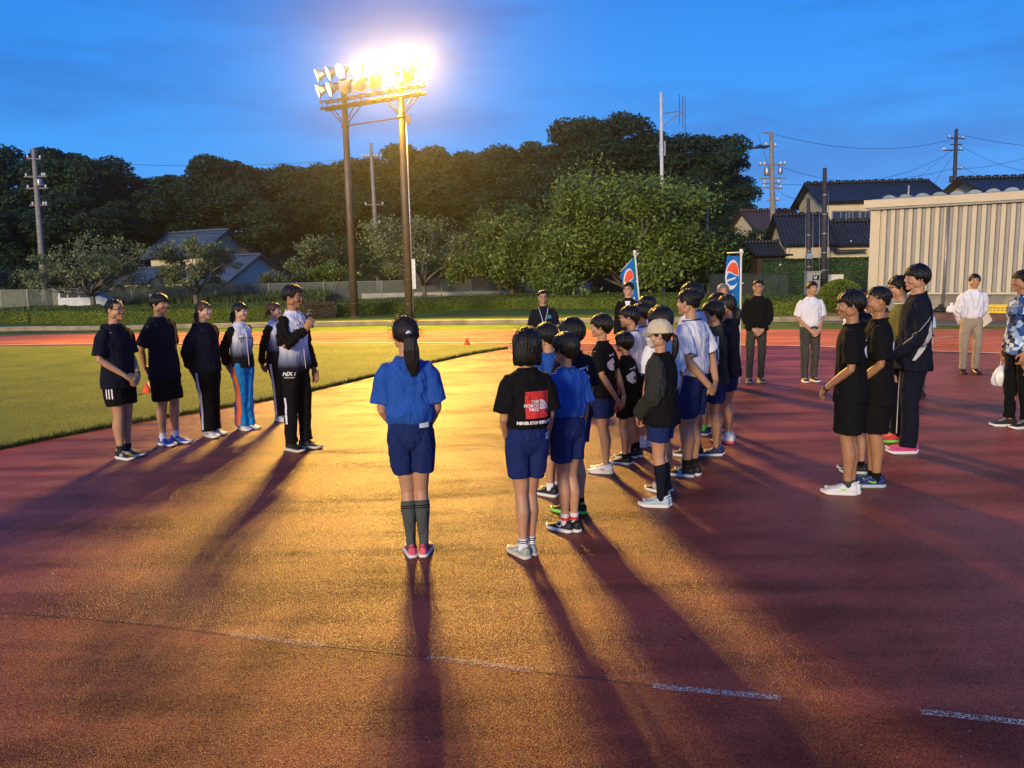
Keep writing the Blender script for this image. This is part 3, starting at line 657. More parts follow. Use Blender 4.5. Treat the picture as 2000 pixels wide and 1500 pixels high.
def textbm(s, size, align='CENTER', bold=.0, shear=0, xs=1.0):
    cu = bpy.data.curves.new('t', 'FONT'); cu.body = s; cu.size = size; cu.align_x = align; cu.align_y = 'CENTER'; cu.offset = bold; cu.shear = shear; cu.space_line = .88; cu.resolution_u = 2; cu.fill_mode = 'FRONT'
    o = bpy.data.objects.new('t', cu); COL.objects.link(o); dg = bpy.context.evaluated_depsgraph_get(); dg.update(); me = bpy.data.meshes.new_from_object(o.evaluated_get(dg))
    bpy.data.objects.remove(o); b = BM(); b.from_mesh(me); bpy.data.meshes.remove(me)
    for v in b.verts: v.co.x *= xs
    return b
def polybm(pts, z=0):
    b = BM(); f = b.faces.new([b.verts.new((p[0], p[1], z)) for p in pts]); return b

def tops(c, m, kind='tee', sleeve='short', hem=.50, flare=0.0, wide=1.0, sm=None, collar=None, cuff=None, tuck=False, prints=None, hood=None, zipm=None, vneck=False, slw=1.0, belt=None, name=None, amp=.009, lanyard=None, highcollar=None):
    S, H, B, root, shz, shx = c['S'], c['H'], c['B'], c['root'], c['shz'], c['shx']
    W = wide*B; name = name or {'tee': 'shirt', 'jacket': 'jacket'}.get(kind, kind)
    cc = lambda z, rx, ry, cy=0: [S(math.copysign(abs(math.cos(t))**.9, math.cos(t))*rx*W, math.sin(t)*ry*W+cy, z) for t in (2*math.pi*k/28 for k in range(28))]
    bm = BM(); hz = hem; f = flare
    if tuck: rings = [cc(hz-.01, .088, .066, -.004), cc(hz+.01, .100, .074, -.004), cc(hz+.045, .106, .078, -.004)]
    else: rings = [cc(hz, .112+f, .088+f, -.004), cc(hz+.03, .111+f, .087+f, -.004), cc(.60, .102+f*.7, .075+f*.6)]
    rings += [cc(.67, .100+f*.3, .072+f*.2), cc(.74, .103, .072), cc(shz-.035, .104, .066), cc(shz-.008, .094, .057, -.002), cc(shz+.012, .070, .048, -.003), cc(shz+.026, .048, .042, -.003), cc(shz+.036, .041, .039, -.003)]
    loft(bm, rings)
    sl = BM() if sm else bm; tgt_len = {'short': .86, 'long': 1.95, 'cap': .6, 'none': 0}[sleeve]
    for s, a in ((1, c['arms'][0]), (-1, c['arms'][1])):
        if not tgt_len: continue
        sh, el, wr = a['S'], a['E'], a['W']; ax = (el-sh); r0 = .041*H*B*slw
        if tgt_len <= 1:
            e = sh+ax*tgt_len; tube(sl, [S(s*shx*.50, -.003, shz-.016), sh+Vector((-s*.010*H, 0, .002*H)), sh+ax*.22, sh.lerp(e, .62), e], [r0*.60, r0*.90, r0*1.0, r0*1.06, r0*1.14], 18)
            if cuff:
                b2 = BM(); tube(b2, [e-ax*.06, e+ax*.012], r0*1.12, 18, cap=False); tube(b2, [e+ax*.012, e-ax*.05], r0*.98, 18, cap=False); obj('cuff', b2, cuff, root, True)
        else:
            fa = wr-el; e = el+fa*.94
            tube(sl, [S(s*shx*.62, -.003, shz-.016), sh+Vector((-s*.008*H, 0, .002*H)), sh+ax*.22, sh.lerp(el, .55), sh.lerp(el, .92), el+fa*.08, el+fa*.45, el+fa*.88, e], [r0*.60, r0*.90, r0*1.0, r0*.98, r0*.98, r0*.98, r0*.80, r0*.70, r0*.56], 18)
            if cuff:
                b2 = BM(); tube(b2, [e-fa*.02, e+fa*.07], r0*.60, 18); obj('cuff', b2, cuff, root, True)
    me = fuse(bm, c['vox']*1.05, 5); folds(me, amp*H/1.6*(.75 if sleeve == 'short' else 1), seed=c['seed'])
    if not tuck:     # a clean hem
        a_ = getco(me); lo = a_[:, 2].min(); k = a_[:, 2] < lo+.012; a_[k, 2] = lo+(a_[k, 2]-lo)*.3; setco(me, a_)
    o = obj(name, me, m, root, True)
    if sm:
        ms = fuse(sl, c['vox']*1.05, 5); folds(ms, amp*1.3*H/1.6, fx=7, fz=9, seed=c['seed']+3); so = obj('sleeves', ms, sm, root, True)
    c['top_me'] = me; c['top'] = o
    if sm: c['sl_me'] = ms; c['sl'] = so
    if collar:
        b2 = BM(); zc = shz+.030; n = 26; pts = [S(math.cos(t)*.047*B, math.sin(t)*.045*B-.003, zc-(.012 if vneck else .006)*math.sin(t)) for t in (2*math.pi*k/n for k in range(n))]
        r_ = .0065*H/1.6; rings = []
        for i, p in enumerate(pts):
            d = (pts[(i+1) % n]-pts[i-1]).normalized(); x, y = frame(d); rings.append([p+x*math.cos(t)*r_*1.5+y*math.sin(t)*r_ for t in (2*math.pi*k/6 for k in range(6))])
        vv = [[b2.verts.new(p) for p in r] for r in rings]
        for i in range(n):
            for k in range(6): b2.faces.new((vv[i][k], vv[i][(k+1) % 6], vv[(i+1) % n][(k+1) % 6], vv[(i+1) % n][k]))
        obj('collar', b2, collar, o, True)
    if highcollar:      # standing collar or dress-shirt collar
        b2 = BM(); n = 28; hgt = highcollar[1]
        def rg(rx, ry, z, dz=0): return [S(math.sin(t)*rx*B, math.cos(t)*ry*B-.003, z+dz*math.cos(t)) for t in (R(14)+(2*math.pi-R(28))*k/n for k in range(n+1))]
        rr = [rg(.058, .055, shz+.008, -.014), rg(.048, .048, shz+.008+hgt*.6, -.010), rg(.045, .046, shz+.012+hgt, -.012), rg(.040, .041, shz+.012+hgt, -.012), rg(.040, .041, shz+.01, -.014)]
        vv = [[b2.verts.new(p) for p in r] for r in rr]
        for i in range(len(rr)-1):
            for k in range(n): b2.faces.new((vv[i][k], vv[i][k+1], vv[i+1][k+1], vv[i+1][k]))
        bmesh.ops.recalc_face_normals(b2, faces=b2.faces); obj('collar', b2, highcollar[0], o, True)
    if hood:
        b2 = BM(); ell(b2, S(0, -.052, shz+.012), (.062*H*B, .030*H*B, .032*H), 16); tube(b2, [S(.058*B, -.03, shz+.02), S(.056*B, .02, shz+.012), S(.02*B, .058, shz-.03)], [.018*H, .015*H, .008*H], 8); tube(b2, [S(-.058*B, -.03, shz+.02), S(-.056*B, .02, shz+.012), S(-.02*B, .058, shz-.03)], [.018*H, .015*H, .008*H], 8)
        m2 = fuse(b2, c['vox'], 3); obj('hood', m2, hood, o, True)
    if zipm:
        b2 = BM(); zz = [hz+.012+(shz-hz-.02)*k/16 for k in range(17)]; tr = tree_of(me); pts = []
        for z in zz:
            hit = tr.ray_cast(S(0.002, .3, z), Vector((0, -1, 0)), 1.0)[0]
            if hit is not None: pts.append(hit+Vector((0, .002, 0)))
        tube(b2, pts, [(.005, .003)]*len(pts), 4); obj('zip', b2, zipm, o, True)
    if lanyard:
        b2 = BM(); tr = tree_of(me); badge_z = lanyard[2]
        for s in (-1, 1):
            pts = []
            for k in range(9):
                t = k/8; x = s*.050*B*(1-t)+s*.004*t; z = shz+.022-(shz+.022-badge_z)*t
                hit = tr.ray_cast(S(x, .3, z), Vector((0, -1, 0)), 1.0)[0]; 
                if hit is not None: pts.append(hit+Vector((0, .004, 0)))
            if len(pts) > 2: tube(b2, pts, [(.006, .002)]*len(pts), 4)
        lo_ = obj('lanyard', b2, lanyard[0], root, True)
        hit = tr.ray_cast(S(0, .3, badge_z-.02), Vector((0, -1, 0)), 1.0)[0]; b2 = BM(); box(b2, (hit if hit is not None else S(0, .1, badge_z))+Vector((0, .008, 0)), (.062, .004, .085)); obj('badge', b2, lanyard[1], lo_)
    for pf in (prints or []): pf(c)
    return o

def bottoms(c, m, kind='shorts', hem=.36, waist=.60, wide=1.0, flare=.0, stripe=None, belt=None, tag_=None, amp=.006, prints=None, cuffm=None):
    S, H, B, root = c['S'], c['H'], c['B'], c['root']; W = B*wide; bm = BM(); kx0 = c['stance']*.5/.055*.052
    cc = lambda z, rx, ry, cy=0: [S(math.cos(t)*rx*B*(.5+.5*wide), math.sin(t)*ry*B*(.5+.5*wide)+cy, z) for t in (2*math.pi*k/26 for k in range(26))]
    loft(bm, [cc(.47, .070, .058, -.004), cc(.50, .098, .072, -.006), cc(.55, .101, .074, -.006), cc(waist-.03, .091, .066, -.003), cc(waist, .088, .063, -.002)])
    ell(bm, S(0, -.004, .485), (.055*W*H, .062*W*H, .040*H), 14)
    for s in (-1, 1):
        st = c['stagger']*s
        if kind == 'shorts':
            kx = s*.052*B; kk = s*kx0; x1 = kx+(kk-kx)*max(0, (.46-hem)/.2)
            tube(bm, [S(kx*.98, -.004, .53), S(kx, -.002, .47), S((kx+x1)/2, 0, (.47+hem)/2), S(x1, .004+st*.4, hem)], [(.053*W*H, .066*W*H), (.0535*W*H, .066*W*H), ((.053+flare*.5)*W*H, (.062+flare*.5)*W*H), ((.051+flare)*W*H, (.060+flare)*W*H)], 20)
        else:
            kk = s*kx0
            tube(bm, [S(s*.050*B, -.004, .53), S(s*.051*B, -.002, .46), S(kk*1.03, .004+st*.4, .35), S(kk, .006+st*.6, .27), S(kk, -.002+st*.8, .18), S(kk*.98, -.004+st*.92, .09), S(kk*.98, 0+st, hem)],
                 [(.053*W*H, .064*W*H), (.052*W*H, .060*W*H), (.044*W*H, .050*W*H), (.040*W*H, .045*W*H), ((.037+flare*.5)*W*H, (.042+flare*.5)*W*H), ((.033+flare)*W*H, (.038+flare)*W*H), ((.034+flare)*W*H, (.040+flare)*W*H)], 20)
    me = fuse(bm, c['vox']*1.05, 4); folds(me, amp*H/1.6, fx=8, fz=3 if kind == 'shorts' else 5.5, seed=c['seed']+7); 
    nm = 'shorts' if kind == 'shorts' else 'trousers'; o = obj(nm, me, m, root, True); c['bot_me'] = me; c['bot'] = o
    if stripe:           # side stripe down each leg, laid on the cloth
        tr = tree_of(me)
        for s in (-1, 1):
            b2 = BM(); z0, z1 = stripe.get('z0', waist-.03), stripe.get('z1', hem+.01); rows = []; n = 26; w_ = stripe['w']*.5
            for k in range(n+1):
                z = z0+(z1-z0)*k/n; y = stripe.get('y', .0)+stripe.get('bow', 0)*math.sin(math.pi*k/n); row = []
                for j in (-1, -.33, .33, 1):
                    hit = tr.ray_cast(S(s*.3, y/H+0, z)+Vector((0, w_*j, 0)), Vector((-s, 0, 0)), 1.0)[0]
                    row.append(hit+Vector((s*.003, 0, 0)) if hit is not None and abs(hit.x) > .02*H else None)
                if all(v is not None for v in row): rows.append([b2.verts.new(v) for v in row])
            for r0, r1 in zip(rows, rows[1:]):
                for j in range(3): b2.faces.new((r0[j], r0[j+1], r1[j+1], r1[j]))
            obj('side_stripe', b2, stripe['m'], o, True)
    if belt:
        b2 = BM(); loft(b2, [cc(waist-.030, .094, .069, -.003), cc(waist-.008, .092, .067, -.003)]); obj('belt', b2, belt, root, True)
    for pf in (prints or []): pf(c)

def socks_(c, m, z=.10, stripes=(), thick=.004):
    S, H, B, root = c['S'], c['H'], c['B'], c['root']; kx0 = c['stance']*.5/.055*.052; prof = [(.03, .024, .027, -.006), (.055, .0195, .0225, -.008), (.13, .0255, .0285, -.008), (.20, .0345, .0385, -.010), (.275, .033, .036, .006)]
    def at_(zz):
        for a, b in zip(prof, prof[1:]):
            if zz <= b[0]: t = max(0, (zz-a[0])/(b[0]-a[0])); return [a[i]+(b[i]-a[i])*t for i in range(4)]
        return prof[-1]
    for s in (-1, 1):
        b2 = BM(); st = c['stagger']*s; pts = []; rr = []; n = 12
        for k in range(n+1):
            zz = .03+(z-.03)*k/n; a = at_(zz); pts.append(S(s*kx0*.975, a[3]+st*(1-.4*(zz/.3)), zz)); rr.append((a[1]*B*H+thick*.5, a[2]*B*H+thick*.5))
        pts.append(pts[-1]); rr.append((rr[-1][0]*.8, rr[-1][1]*.8))
        pts[-1] = pts[-1]-Vector((0, 0, .004)); tube(b2, pts, rr, 18); o = obj('sock', b2, m, root, True)
        for (z0, z1, sm_) in stripes:
            a = at_(z0); a1 = at_(z1); b3 = BM(); tube(b3, [S(s*kx0*.975, a[3]+st*(1-.4*(z0/.3)), z0), S(s*kx0*.975, a1[3]+st*(1-.4*(z1/.3)), z1)], [(a[1]*B*H+thick*.5+.002, a[2]*B*H+thick*.5+.002), (a1[1]*B*H+thick*.5+.002, a1[2]*B*H+thick*.5+.002)], 18, cap=False); obj('sock_band', b3, sm_, o, True)

def shoes_(c, m=None, sole=None, accent=None, mark=None, foot_turn=0, size=1.0, dress=False, lace=None):
    S, H, B, root = c['S'], c['H'], c['B'], c['root']; kx0 = c['stance']*.5/.055*.052; Lf = .158*H*size if H > 1.5 else .165*H*size; k = Lf/.27
    m = m or M_frame; sole = sole or M_white
    for s in (-1, 1):
        base = S(s*kx0*.97, c['stagger']*s-.006, 0); Mr = Matrix.Translation(base) @ Matrix.Rotation(-s*R(9)-R(foot_turn), 4, 'Z') @ Matrix.Scale(k, 4)
        W_ = lambda t: .030+.020*math.sin(min(1, t*1.5)*math.pi*.5)-(.0+.052*max(0, (t-.80)/.2)**2.2)-(.012*max(0, (.12-t)/.12)**2) 
        y0, y1 = -.075, .195; n = 18; so = 0 if dress else 1
        def top_(t):
            if t < .34: return .090-.006*math.sin(t/.34*math.pi)
            if t < .62: u = (t-.34)/.28; return .090-.030*u*u*(3-2*u) if not dress else .082-.030*u
            u = (t-.62)/.38; return .060-.030*u-.008*u*u
        st = .026 if so else .014
        b2 = BM(); rings = []
        for i in range(n+1):
            t = i/n; y = y0+(y1-y0)*t; w_ = max(.008, W_(t)); zb = st-.006+.006*max(0, (t-.75)/.25)**2; zt = max(zb+.012, top_(t)*(1 if t > .03 else .9)); inx = s*-.004*math.sin(t*math.pi)
            rr = []
            for a in range(16):
                th = 2*math.pi*a/16; cx, sx_ = math.cos(th), math.sin(th); ww = w_*(1 if sx_ < .2 else (.86 if t < .4 else .95)); rr.append(Vector((inx+math.copysign(abs(cx)**.75, cx)*ww, y, (zb+zt)/2+math.copysign(abs(sx_)**.8, sx_)*(zt-zb)/2)))
            rings.append(rr)
        loft(b2, rings); b2.transform(Mr); me = fuse(b2, .004*max(.8, k), 3); sh = obj('shoe', me, m, root, True)
        b3 = BM(); outl = []
        for i in range(n+1): t = i/n; outl.append((max(.012, W_(t))+.005, y0-.006+(y1-y0+.012)*t))
        lp = [(x-s*.004*math.sin((y-y0)/(y1-y0)*math.pi), y) for x, y in outl]+[(-x-s*.004*math.sin((y-y0)/(y1-y0)*math.pi), y) for x, y in outl[::-1]]
        def lev(z, g): return [Vector((x*g, (y-.06)*g+.06, z+(.010 if so else .004)*max(0, (y-.13)/.065)**2)) for x, y in lp]
        loft(b3, [lev(0, .93), lev(.006, .99), lev(st-.004, 1.0), lev(st, .96)]) ; b3.transform(Mr); obj('sole', b3, sole, sh, True)
        if not dress:
            b4 = BM()
            for q in range(5):
                t = .42+.055*q; y = y0+(y1-y0)*t; z = top_(t)+.002; tube(b4, [(-.020, y, z-.006), (0, y+.003, z+.003), (.020, y, z-.006)], .0028, 5)
            b4.transform(Mr); obj('laces', b4, lace or accent or sole, sh, True)
            b5 = BM(); tube(b5, [(0, y0+.035, .084), (0, y0+.040, .094)], [(.024, .034), (.022, .032)], 14); b5.transform(Mr); obj('shoe_collar', b5, accent or m, sh, True)
        if mark:
            for sd in (-1, 1):
                b6 = {'swoosh': lambda: polybm([(.0, .008), (.012, -.004), (.03, .0), (.085, .028), (.03, .011), (.015, .008), (.006, .022)]), 'N': lambda: textbm('N', .05, bold=.002),
                      'stripes': lambda: (lambda b: ([b.faces.new([b.verts.new(v) for v in ((x0, -.012, 0), (x0+.009, -.012, 0), (x0+.024, .024, 0), (x0+.015, .024, 0))]) for x0 in (0, .018, .036)], b)[-1])(BM()),
                      'cross': lambda: (lambda b: (b.faces.new([b.verts.new(v) for v in ((0, -.012, 0), (.006, -.012, 0), (.036, .024, 0), (.030, .024, 0))]), b.faces.new([b.verts.new(v) for v in ((.012, -.014, 0), (.018, -.014, 0), (.052, .022, 0), (.046, .022, 0))]), b.faces.new([b.verts.new(v) for v in ((-.01, .016, 0), (-.008, .020, 0), (.055, -.004, 0), (.052, -.008, 0))]), b)[-1])(BM())}[mark[0]]()
                if mark[0] == 'N': 
                    for v in b6.verts: v.co.x += .03
                if sd < 0 and mark[0] == 'N':
                    for v in b6.verts: v.co.x = .06-v.co.x
                R3 = Mr.to_3x3(); O = Mr @ Vector((sd*.2, .02 if mark[0] != 'swoosh' else .005, .042)); 
                for v in b6.verts: v.co *= k
                decal(c, sh, me, b6, mark[1], O, R3 @ Vector((-sd, 0, 0)), R3 @ Vector((0, 1, 0)), 'shoe_mark', off=.0015, cut=.012)

def glasses(c, m=M_frame):
    hp, of, hh = c['hp'], c['onface'], c['hh']; b = BM(); f = c['fdir']; X = (c['HM'].to_3x3() @ Vector((1, 0, 0))).normalized(); Z = (c['HM'].to_3x3() @ Vector((0, 0, 1))).normalized()
    base = max(of(.15, 0).dot(f), of(0, .03).dot(f))+.006
    for s in (-1, 1):
        q = hp((s*.155, 0, -.015)); q += f*(base-q.dot(f)); n = 18; pts = [q+X*math.cos(t)*.115*hh+Z*math.copysign(abs(math.sin(t))**.7, math.sin(t))*.075*hh for t in (2*math.pi*k/n for k in range(n+1))]
        tube(b, pts, .0022, 5, cap=False); tube(b, [q+X*s*.115*hh+Z*.03*hh, hp((s*.345, .12, .02)), hp((s*.36, -.06, .01))], .0022, 5)
    q = hp((0, 0, 0)); q += f*(base-q.dot(f)); tube(b, [q-X*.045*hh, q+Z*.01*hh, q+X*.045*hh], .0022, 5); obj('glasses', b, m, c['root'], True)
# ---------------------------------------------------------------- cloth colours
C_royal = cloth('royal_blue_cloth', (.020, .085, .36)); C_navy = cloth('navy_cloth', (.012, .024, .105)); C_black = cloth('black_cloth', (.0065, .0065, .0075)); C_dnavy = cloth('dark_navy_cloth', (.0075, .0095, .020))
C_white = cloth('white_cloth', (.72, .74, .78)); C_green = cloth('neon_green_cloth', (.12, .72, .10)); C_olive = cloth('olive_cloth', (.16, .15, .04)); C_charc = cloth('charcoal_cloth', (.028, .031, .028))
C_grey = cloth('slate_cloth', (.055, .055, .050)); C_khaki = cloth('khaki_cloth', (.34, .29, .21)); C_pants = cloth('bright_blue_cloth', (.020, .25, .58)); C_orange = cloth('orange_cloth', (.85, .16, .04)); C_sock = cloth('grey_sock_cloth', (.075, .085, .080)); C_cap = cloth('beige_cloth', (.58, .50, .33)); C_pink = cloth('pink_shoe', (.65, .12, .20)); C_lav = cloth('pale_pink_cloth', (.72, .66, .68)); C_lblue = cloth('light_blue_cloth', (.45, .60, .82))
S_white = mat('white_leather', (.70, .70, .68), .5, var=.05, bump=.2, bs=60); S_black = mat('black_mesh', (.015, .015, .017), .6, bump=.3, bs=90); S_grey = mat('grey_mesh', (.33, .36, .32), .6, bump=.3, bs=90); S_blue = mat('blue_mesh', (.02, .07, .42), .55, bump=.3, bs=90); S_red = mat('red_mesh', (.72, .04, .05), .5, bump=.3, bs=90); S_mag = mat('magenta_mesh', (.55, .06, .20), .5, bump=.3, bs=90); S_pink = mat('pink_mesh', (.66, .10, .16), .5, bump=.3, bs=90); S_navy = mat('navy_mesh', (.02, .03, .12), .5, bump=.3, bs=90); S_ice = mat('ice_mesh', (.38, .50, .55), .5, bump=.3, bs=90); S_brown = mat('brown_leather', (.05, .018, .012), .3, bump=.1, bs=40); S_cream = mat('cream_sole', (.62, .58, .46), .5); S_lime = mat('lime_rubber', (.25, .7, .1), .4)
M_redp = mat('red_print', (.62, .035, .03), .6); M_wp = mat('white_print', (.78, .78, .78), .6); M_bp = mat('black_print', (.02, .02, .025), .6); M_tag = mat('white_label', (.62, .64, .68), .7); M_cyan = mat('cyan_print', (.05, .45, .60), .6)
P_ = []
t0 = dict
def gradient(name, lo, hi, z0, z1, zflip=1):
    m = cloth(name, lo); t = m.node_tree; b = t.nodes['Principled BSDF']; c = t.nodes.new('ShaderNodeTexCoord'); s = t.nodes.new('ShaderNodeSeparateXYZ'); t.links.new(c.outputs['Object'], s.inputs[0])
    mr = t.nodes.new('ShaderNodeMapRange'); mr.inputs['From Min'].default_value = z0; mr.inputs['From Max'].default_value = z1; t.links.new(s.outputs[2], mr.inputs[0])
    mx = t.nodes.new('ShaderNodeValToRGB'); mx.color_ramp.elements[0].color = (*lo, 1); mx.color_ramp.elements[1].color = (*hi, 1); e = mx.color_ramp.elements.new(.45); e.color = (.24, .28, .38, 1)
    t.links.new(mr.outputs[0], mx.inputs[0]); t.links.new(mx.outputs[0], b.inputs['Base Color']); return m
C_grad = gradient('white_to_navy_cloth', (.010, .010, .016), (.74, .76, .82), .90, 1.14)

def panda(c):          # white splash print on the back
    H = c['H']; me = c['top_me']; O = Vector((.0, -.6, c['shz']*H-.16)); b = BM(); rn = random.Random(3)
    blob = [(.080*math.cos(t)*(1+.10*math.sin(3*t+.6)), .052*math.sin(t)*(1+.14*math.cos(4*t))) for t in (2*math.pi*k/28 for k in range(28))]
    decal(c, c['top'], me, polybm(blob), M_wp, O, (0, 1, 0), (1, 0, 0), 'print')
    decal(c, c['top'], me, polybm([(.030+.022*math.cos(t), -.008+.022*math.sin(t)*(1+.4*math.cos(t))) for t in (2*math.pi*k/14 for k in range(14))]), M_bp, O, (0, 1, 0), (1, 0, 0), 'print', off=.004)
    decal(c, c['top'], me, polybm([(-.05, .075), (.03, .085), (.035, .095), (-.045, .09)]), M_wp, O, (0, 1, 0), (1, 0, 0), 'print')
    decal(c, c['top'], me, textbm('SOUL', .03, bold=.001) if 0 else polybm([(.04, .065), (.055, .07), (.06, .10), (.045, .105)]), M_wp, O, (0, 1, 0), (1, 0, 0), 'print')
def facebox(c):
    H = c['H']; me = c['top_me']; O = Vector((.030, -.6, c['shz']*H-.175)); X = (1, 0, 0); D = (0, 1, 0); s = .085
    decal(c, c['top'], me, polybm([(-s, -s*1.02), (s, -s*.98), (s*.97, s*1.02), (-s, s)]), M_redp, O, D, X, 'print', off=.002)
    b = textbm('THE\nNORTH\nFACE', .0275, align='RIGHT', bold=.0010, xs=1.0)
    for v in b.verts: v.co.x += .004; v.co.y -= .005
    decal(c, c['top'], me, b, M_wp, O, D, X, 'print', off=.0055, cut=.045)
    for r0, r1 in ((.046, .064), (.026, .042), (.0, .022)):
        pts = [(.014+r1*math.sin(a), -.030+r1*math.cos(a)) for a in (math.pi/2*k/9 for k in range(10))]
        pts += [(.014+r0*math.sin(a), -.030+r0*math.cos(a)) for a in (math.pi/2*k/9 for k in range(9, -1, -1))] if r0 else [(.014, -.030)]
        decal(c, c['top'], me, polybm(pts), M_wp, O, D, X, 'print', off=.0045)
    b = textbm('NEVER STOP EXPLORING', .026, bold=.0018, xs=.92)
    for v in b.verts: v.co.y -= .115; v.co.x += .0
    decal(c, c['top'], me, b, M_wp, O-Vector((.0, 0, .0)), D, X, 'print', off=.003)
def label_tag(x, z, w_=.05, h_=.035, y=-.6, d=(0, 1, 0)):
    def f(c):
        H = c['H']; O = Vector((x*H, y, z*H)); decal(c, c['bot'], c['bot_me'], polybm([(-w_/2, -h_/2), (w_/2, -h_/2), (w_/2, h_/2), (-w_/2, h_/2)]), M_tag, O, d, (1, 0, 0), 'name_label', off=.003, cut=.015)
    return f
def bird(s): return [(x*s, y*s) for x, y in ((-.5, .22), (-.1, .10), (.05, -.05), (.12, .1), (.55, .30), (.25, .02), (.02, -.28), (-.12, -.02))]
def thigh_logo(word, s=.05, side=1, sub=True):
    def f(c):
        H = c['H']; th = R(55)*side; d = Vector((-math.sin(th), -math.cos(th), 0)); x = Vector((-math.cos(th), math.sin(th), 0)); O = Vector((c['S'](.05*side, 0, 0).x, 0, .475*H))-d*.5
        decal(c, c['bot'], c['bot_me'], polybm([(p[0], p[1]+s*1.1) for p in bird(s*1.3)]), M_wp, O, d, x, 'logo', off=.003, cut=.02)
        if word: decal(c, c['bot'], c['bot_me'], textbm(word, s*1.15, bold=.0018, shear=.3, xs=1.2), M_wp, O, d, x, 'logo', off=.003, cut=.02)
        if sub:
            b = textbm('TRACK & FIELD', s*.32, bold=.0003)
            for v in b.verts: v.co.y -= s*.75
            decal(c, c['bot'], c['bot_me'], b, M_wp, O, d, x, 'logo', off=.003, cut=.03)
    return f
def chest_logo(c, word='NXT', right=True):
    H = c['H']; z = c['shz']*H-.085; D = (0, -1, 0); X = (-1, 0, 0); me = c['top_me']
    O = Vector((.072*H/1.7*1.0, .6, z)); decal(c, c['top'], me, polybm(bird(.035)), M_bp, O, D, X, 'logo', off=.003)
    b = textbm(word, .036, bold=.001, shear=.3, xs=1.25)
    for v in b.verts: v.co.y -= .048
    decal(c, c['top'], me, b, M_bp, O, D, X, 'logo', off=.003)
    for k in range(2):
        decal(c, c['top'], me, polybm([(-.03, -.078-.014*k), (.03, -.078-.014*k), (.03, -.073-.014*k), (-.03, -.073-.014*k)]), M_bp, O, D, X, 'logo', off=.003)
    b = textbm('MIZUNO', .022, bold=.0008)
    for v in b.verts: v.co.y -= .05; v.co.x += .145*H/1.7
    decal(c, c['top'], me, b, M_bp, O, D, X, 'logo', off=.003)
def shoulder_marks(c):
    H = c['H']
    for s in (-1, 1):
        O = Vector((s*.075*H, .6, c['shz']*H-.022)); decal(c, c['top'], c['top_me'], polybm(bird(.016)), M_wp, O, (0, -1, 0), (-1, 0, 0), 'logo', off=.003, cut=0)
def polo_print(c):
    H = c['H']; O = Vector((-.055*H, .6, c['shz']*H-.10))
    for k, wd in enumerate((.05, .066, .060)):
        decal(c, c['top'], c['top_me'], polybm([(-wd/2, -.018*k), (wd/2, -.018*k), (wd/2, .012-.018*k), (-wd/2, .012-.018*k)]), M_cyan, O, (0, -1, 0), (-1, 0, 0), 'print', off=.003)
def sleeve_stripes(c):
    tr = tree_of(c['sl_me']); sh, el, wr = (c['arms'][1][k] for k in ('S', 'E', 'W')); H = c['H']
    for s, a in ((1, c['arms'][0]), (-1, c['arms'][1])):
        sh, el, wr = a['S'], a['E'], a['W']
        for j in (-1, 0, 1):
            b = BM(); rows = []
            path = [sh.lerp(el, k/10) for k in range(11)]+[el.lerp(wr, k/8) for k in range(1, 8)]
            for i, p in enumerate(path):
                d = (path[min(len(path)-1, i+1)]-path[max(0, i-1)]).normalized(); out = Vector((s, -.05, .35 if i < 3 else .0)); out = (out-d*out.dot(d)).normalized(); sd = d.cross(out)
                row = []
                for e in (-.5, .5):
                    o_ = p+out*.25+sd*(j*.026+e*.014); hit = tr.ray_cast(o_, -out, .5)[0]
                    if hit is not None: row.append(hit+out*.003)
                if len(row) == 2: rows.append([b.verts.new(v) for v in row])
            for r0, r1 in zip(rows, rows[1:]): b.faces.new((r0[0], r0[1], r1[1], r1[0]))
            obj('sleeve_stripe', b, M_wp, c['sl'], True)

tee = lambda m, **k: dict(m=m, kind='tee', collar=k.pop('collar', m), **k)
sh = lambda m, **k: dict(m=m, kind='shorts', **k)
# ---------------------------------------------------------------- the coaches on the left
C = person('man with glasses in navy hooded tee and black shorts, leftmost of the coaches', 246, 893, 583, 108, look=104, build=1.08, pose='front', sk=SK, hair=dict(fringe=.24, side=.02, nape=-.18, fade=1, vol=.97), H=None, group=None,
    bottom=sh(C_black, hem=.345, wide=1.08, flare=.003), top_=tee(C_dnavy, hem=.455, wide=1.06, hood=C_dnavy, prints=[shoulder_marks]), socks=dict(m=C_charc, z=.085), shoes=dict(m=S_black, sole=S_white, accent=S_white, mark=('stripes', M_wp)), stance=.07)
glasses(C)
b = BM(); a = C['arms'][1]; d = (a['W']-a['E']).normalized(); tube(b, [a['W']-d*.030, a['W']-d*.008], .026*C['H']/1.7, 14); x, y = frame(d); box(b, a['W']-d*.02+Vector((0, 0, .024)), (.03, .034, .012)); obj('wristwatch', b, M_bp, C['root'], True)
for k in range(3):
    decal(C, C['bot'], C['bot_me'], polybm([(-.03+.03*k, -.05), (-.018+.03*k, -.05), (-.018+.03*k, .06), (-.03+.03*k, .06)]), M_wp, Vector((.6, .02, .42*C['H'])), (-1, 0, 0), (0, 1, 0), 'side_stripe', off=.003)
C = person('man in navy hooded tee and black shorts with blue running shoes', 335, 867, 572, 112, look=112, build=1.02, pose='back', hair=dict(fringe=.14, side=-.04, nape=-.20, mess=.02),
    bottom=sh(C_black, hem=.30, wide=1.10, flare=.006), top_=tee(C_dnavy, hem=.445, wide=1.06, hood=C_dnavy, prints=[shoulder_marks]), socks=dict(m=C_white, z=.085), shoes=dict(m=S_blue, sole=S_white, accent=S_white, mark=('cross', M_wp)), stance=.09)
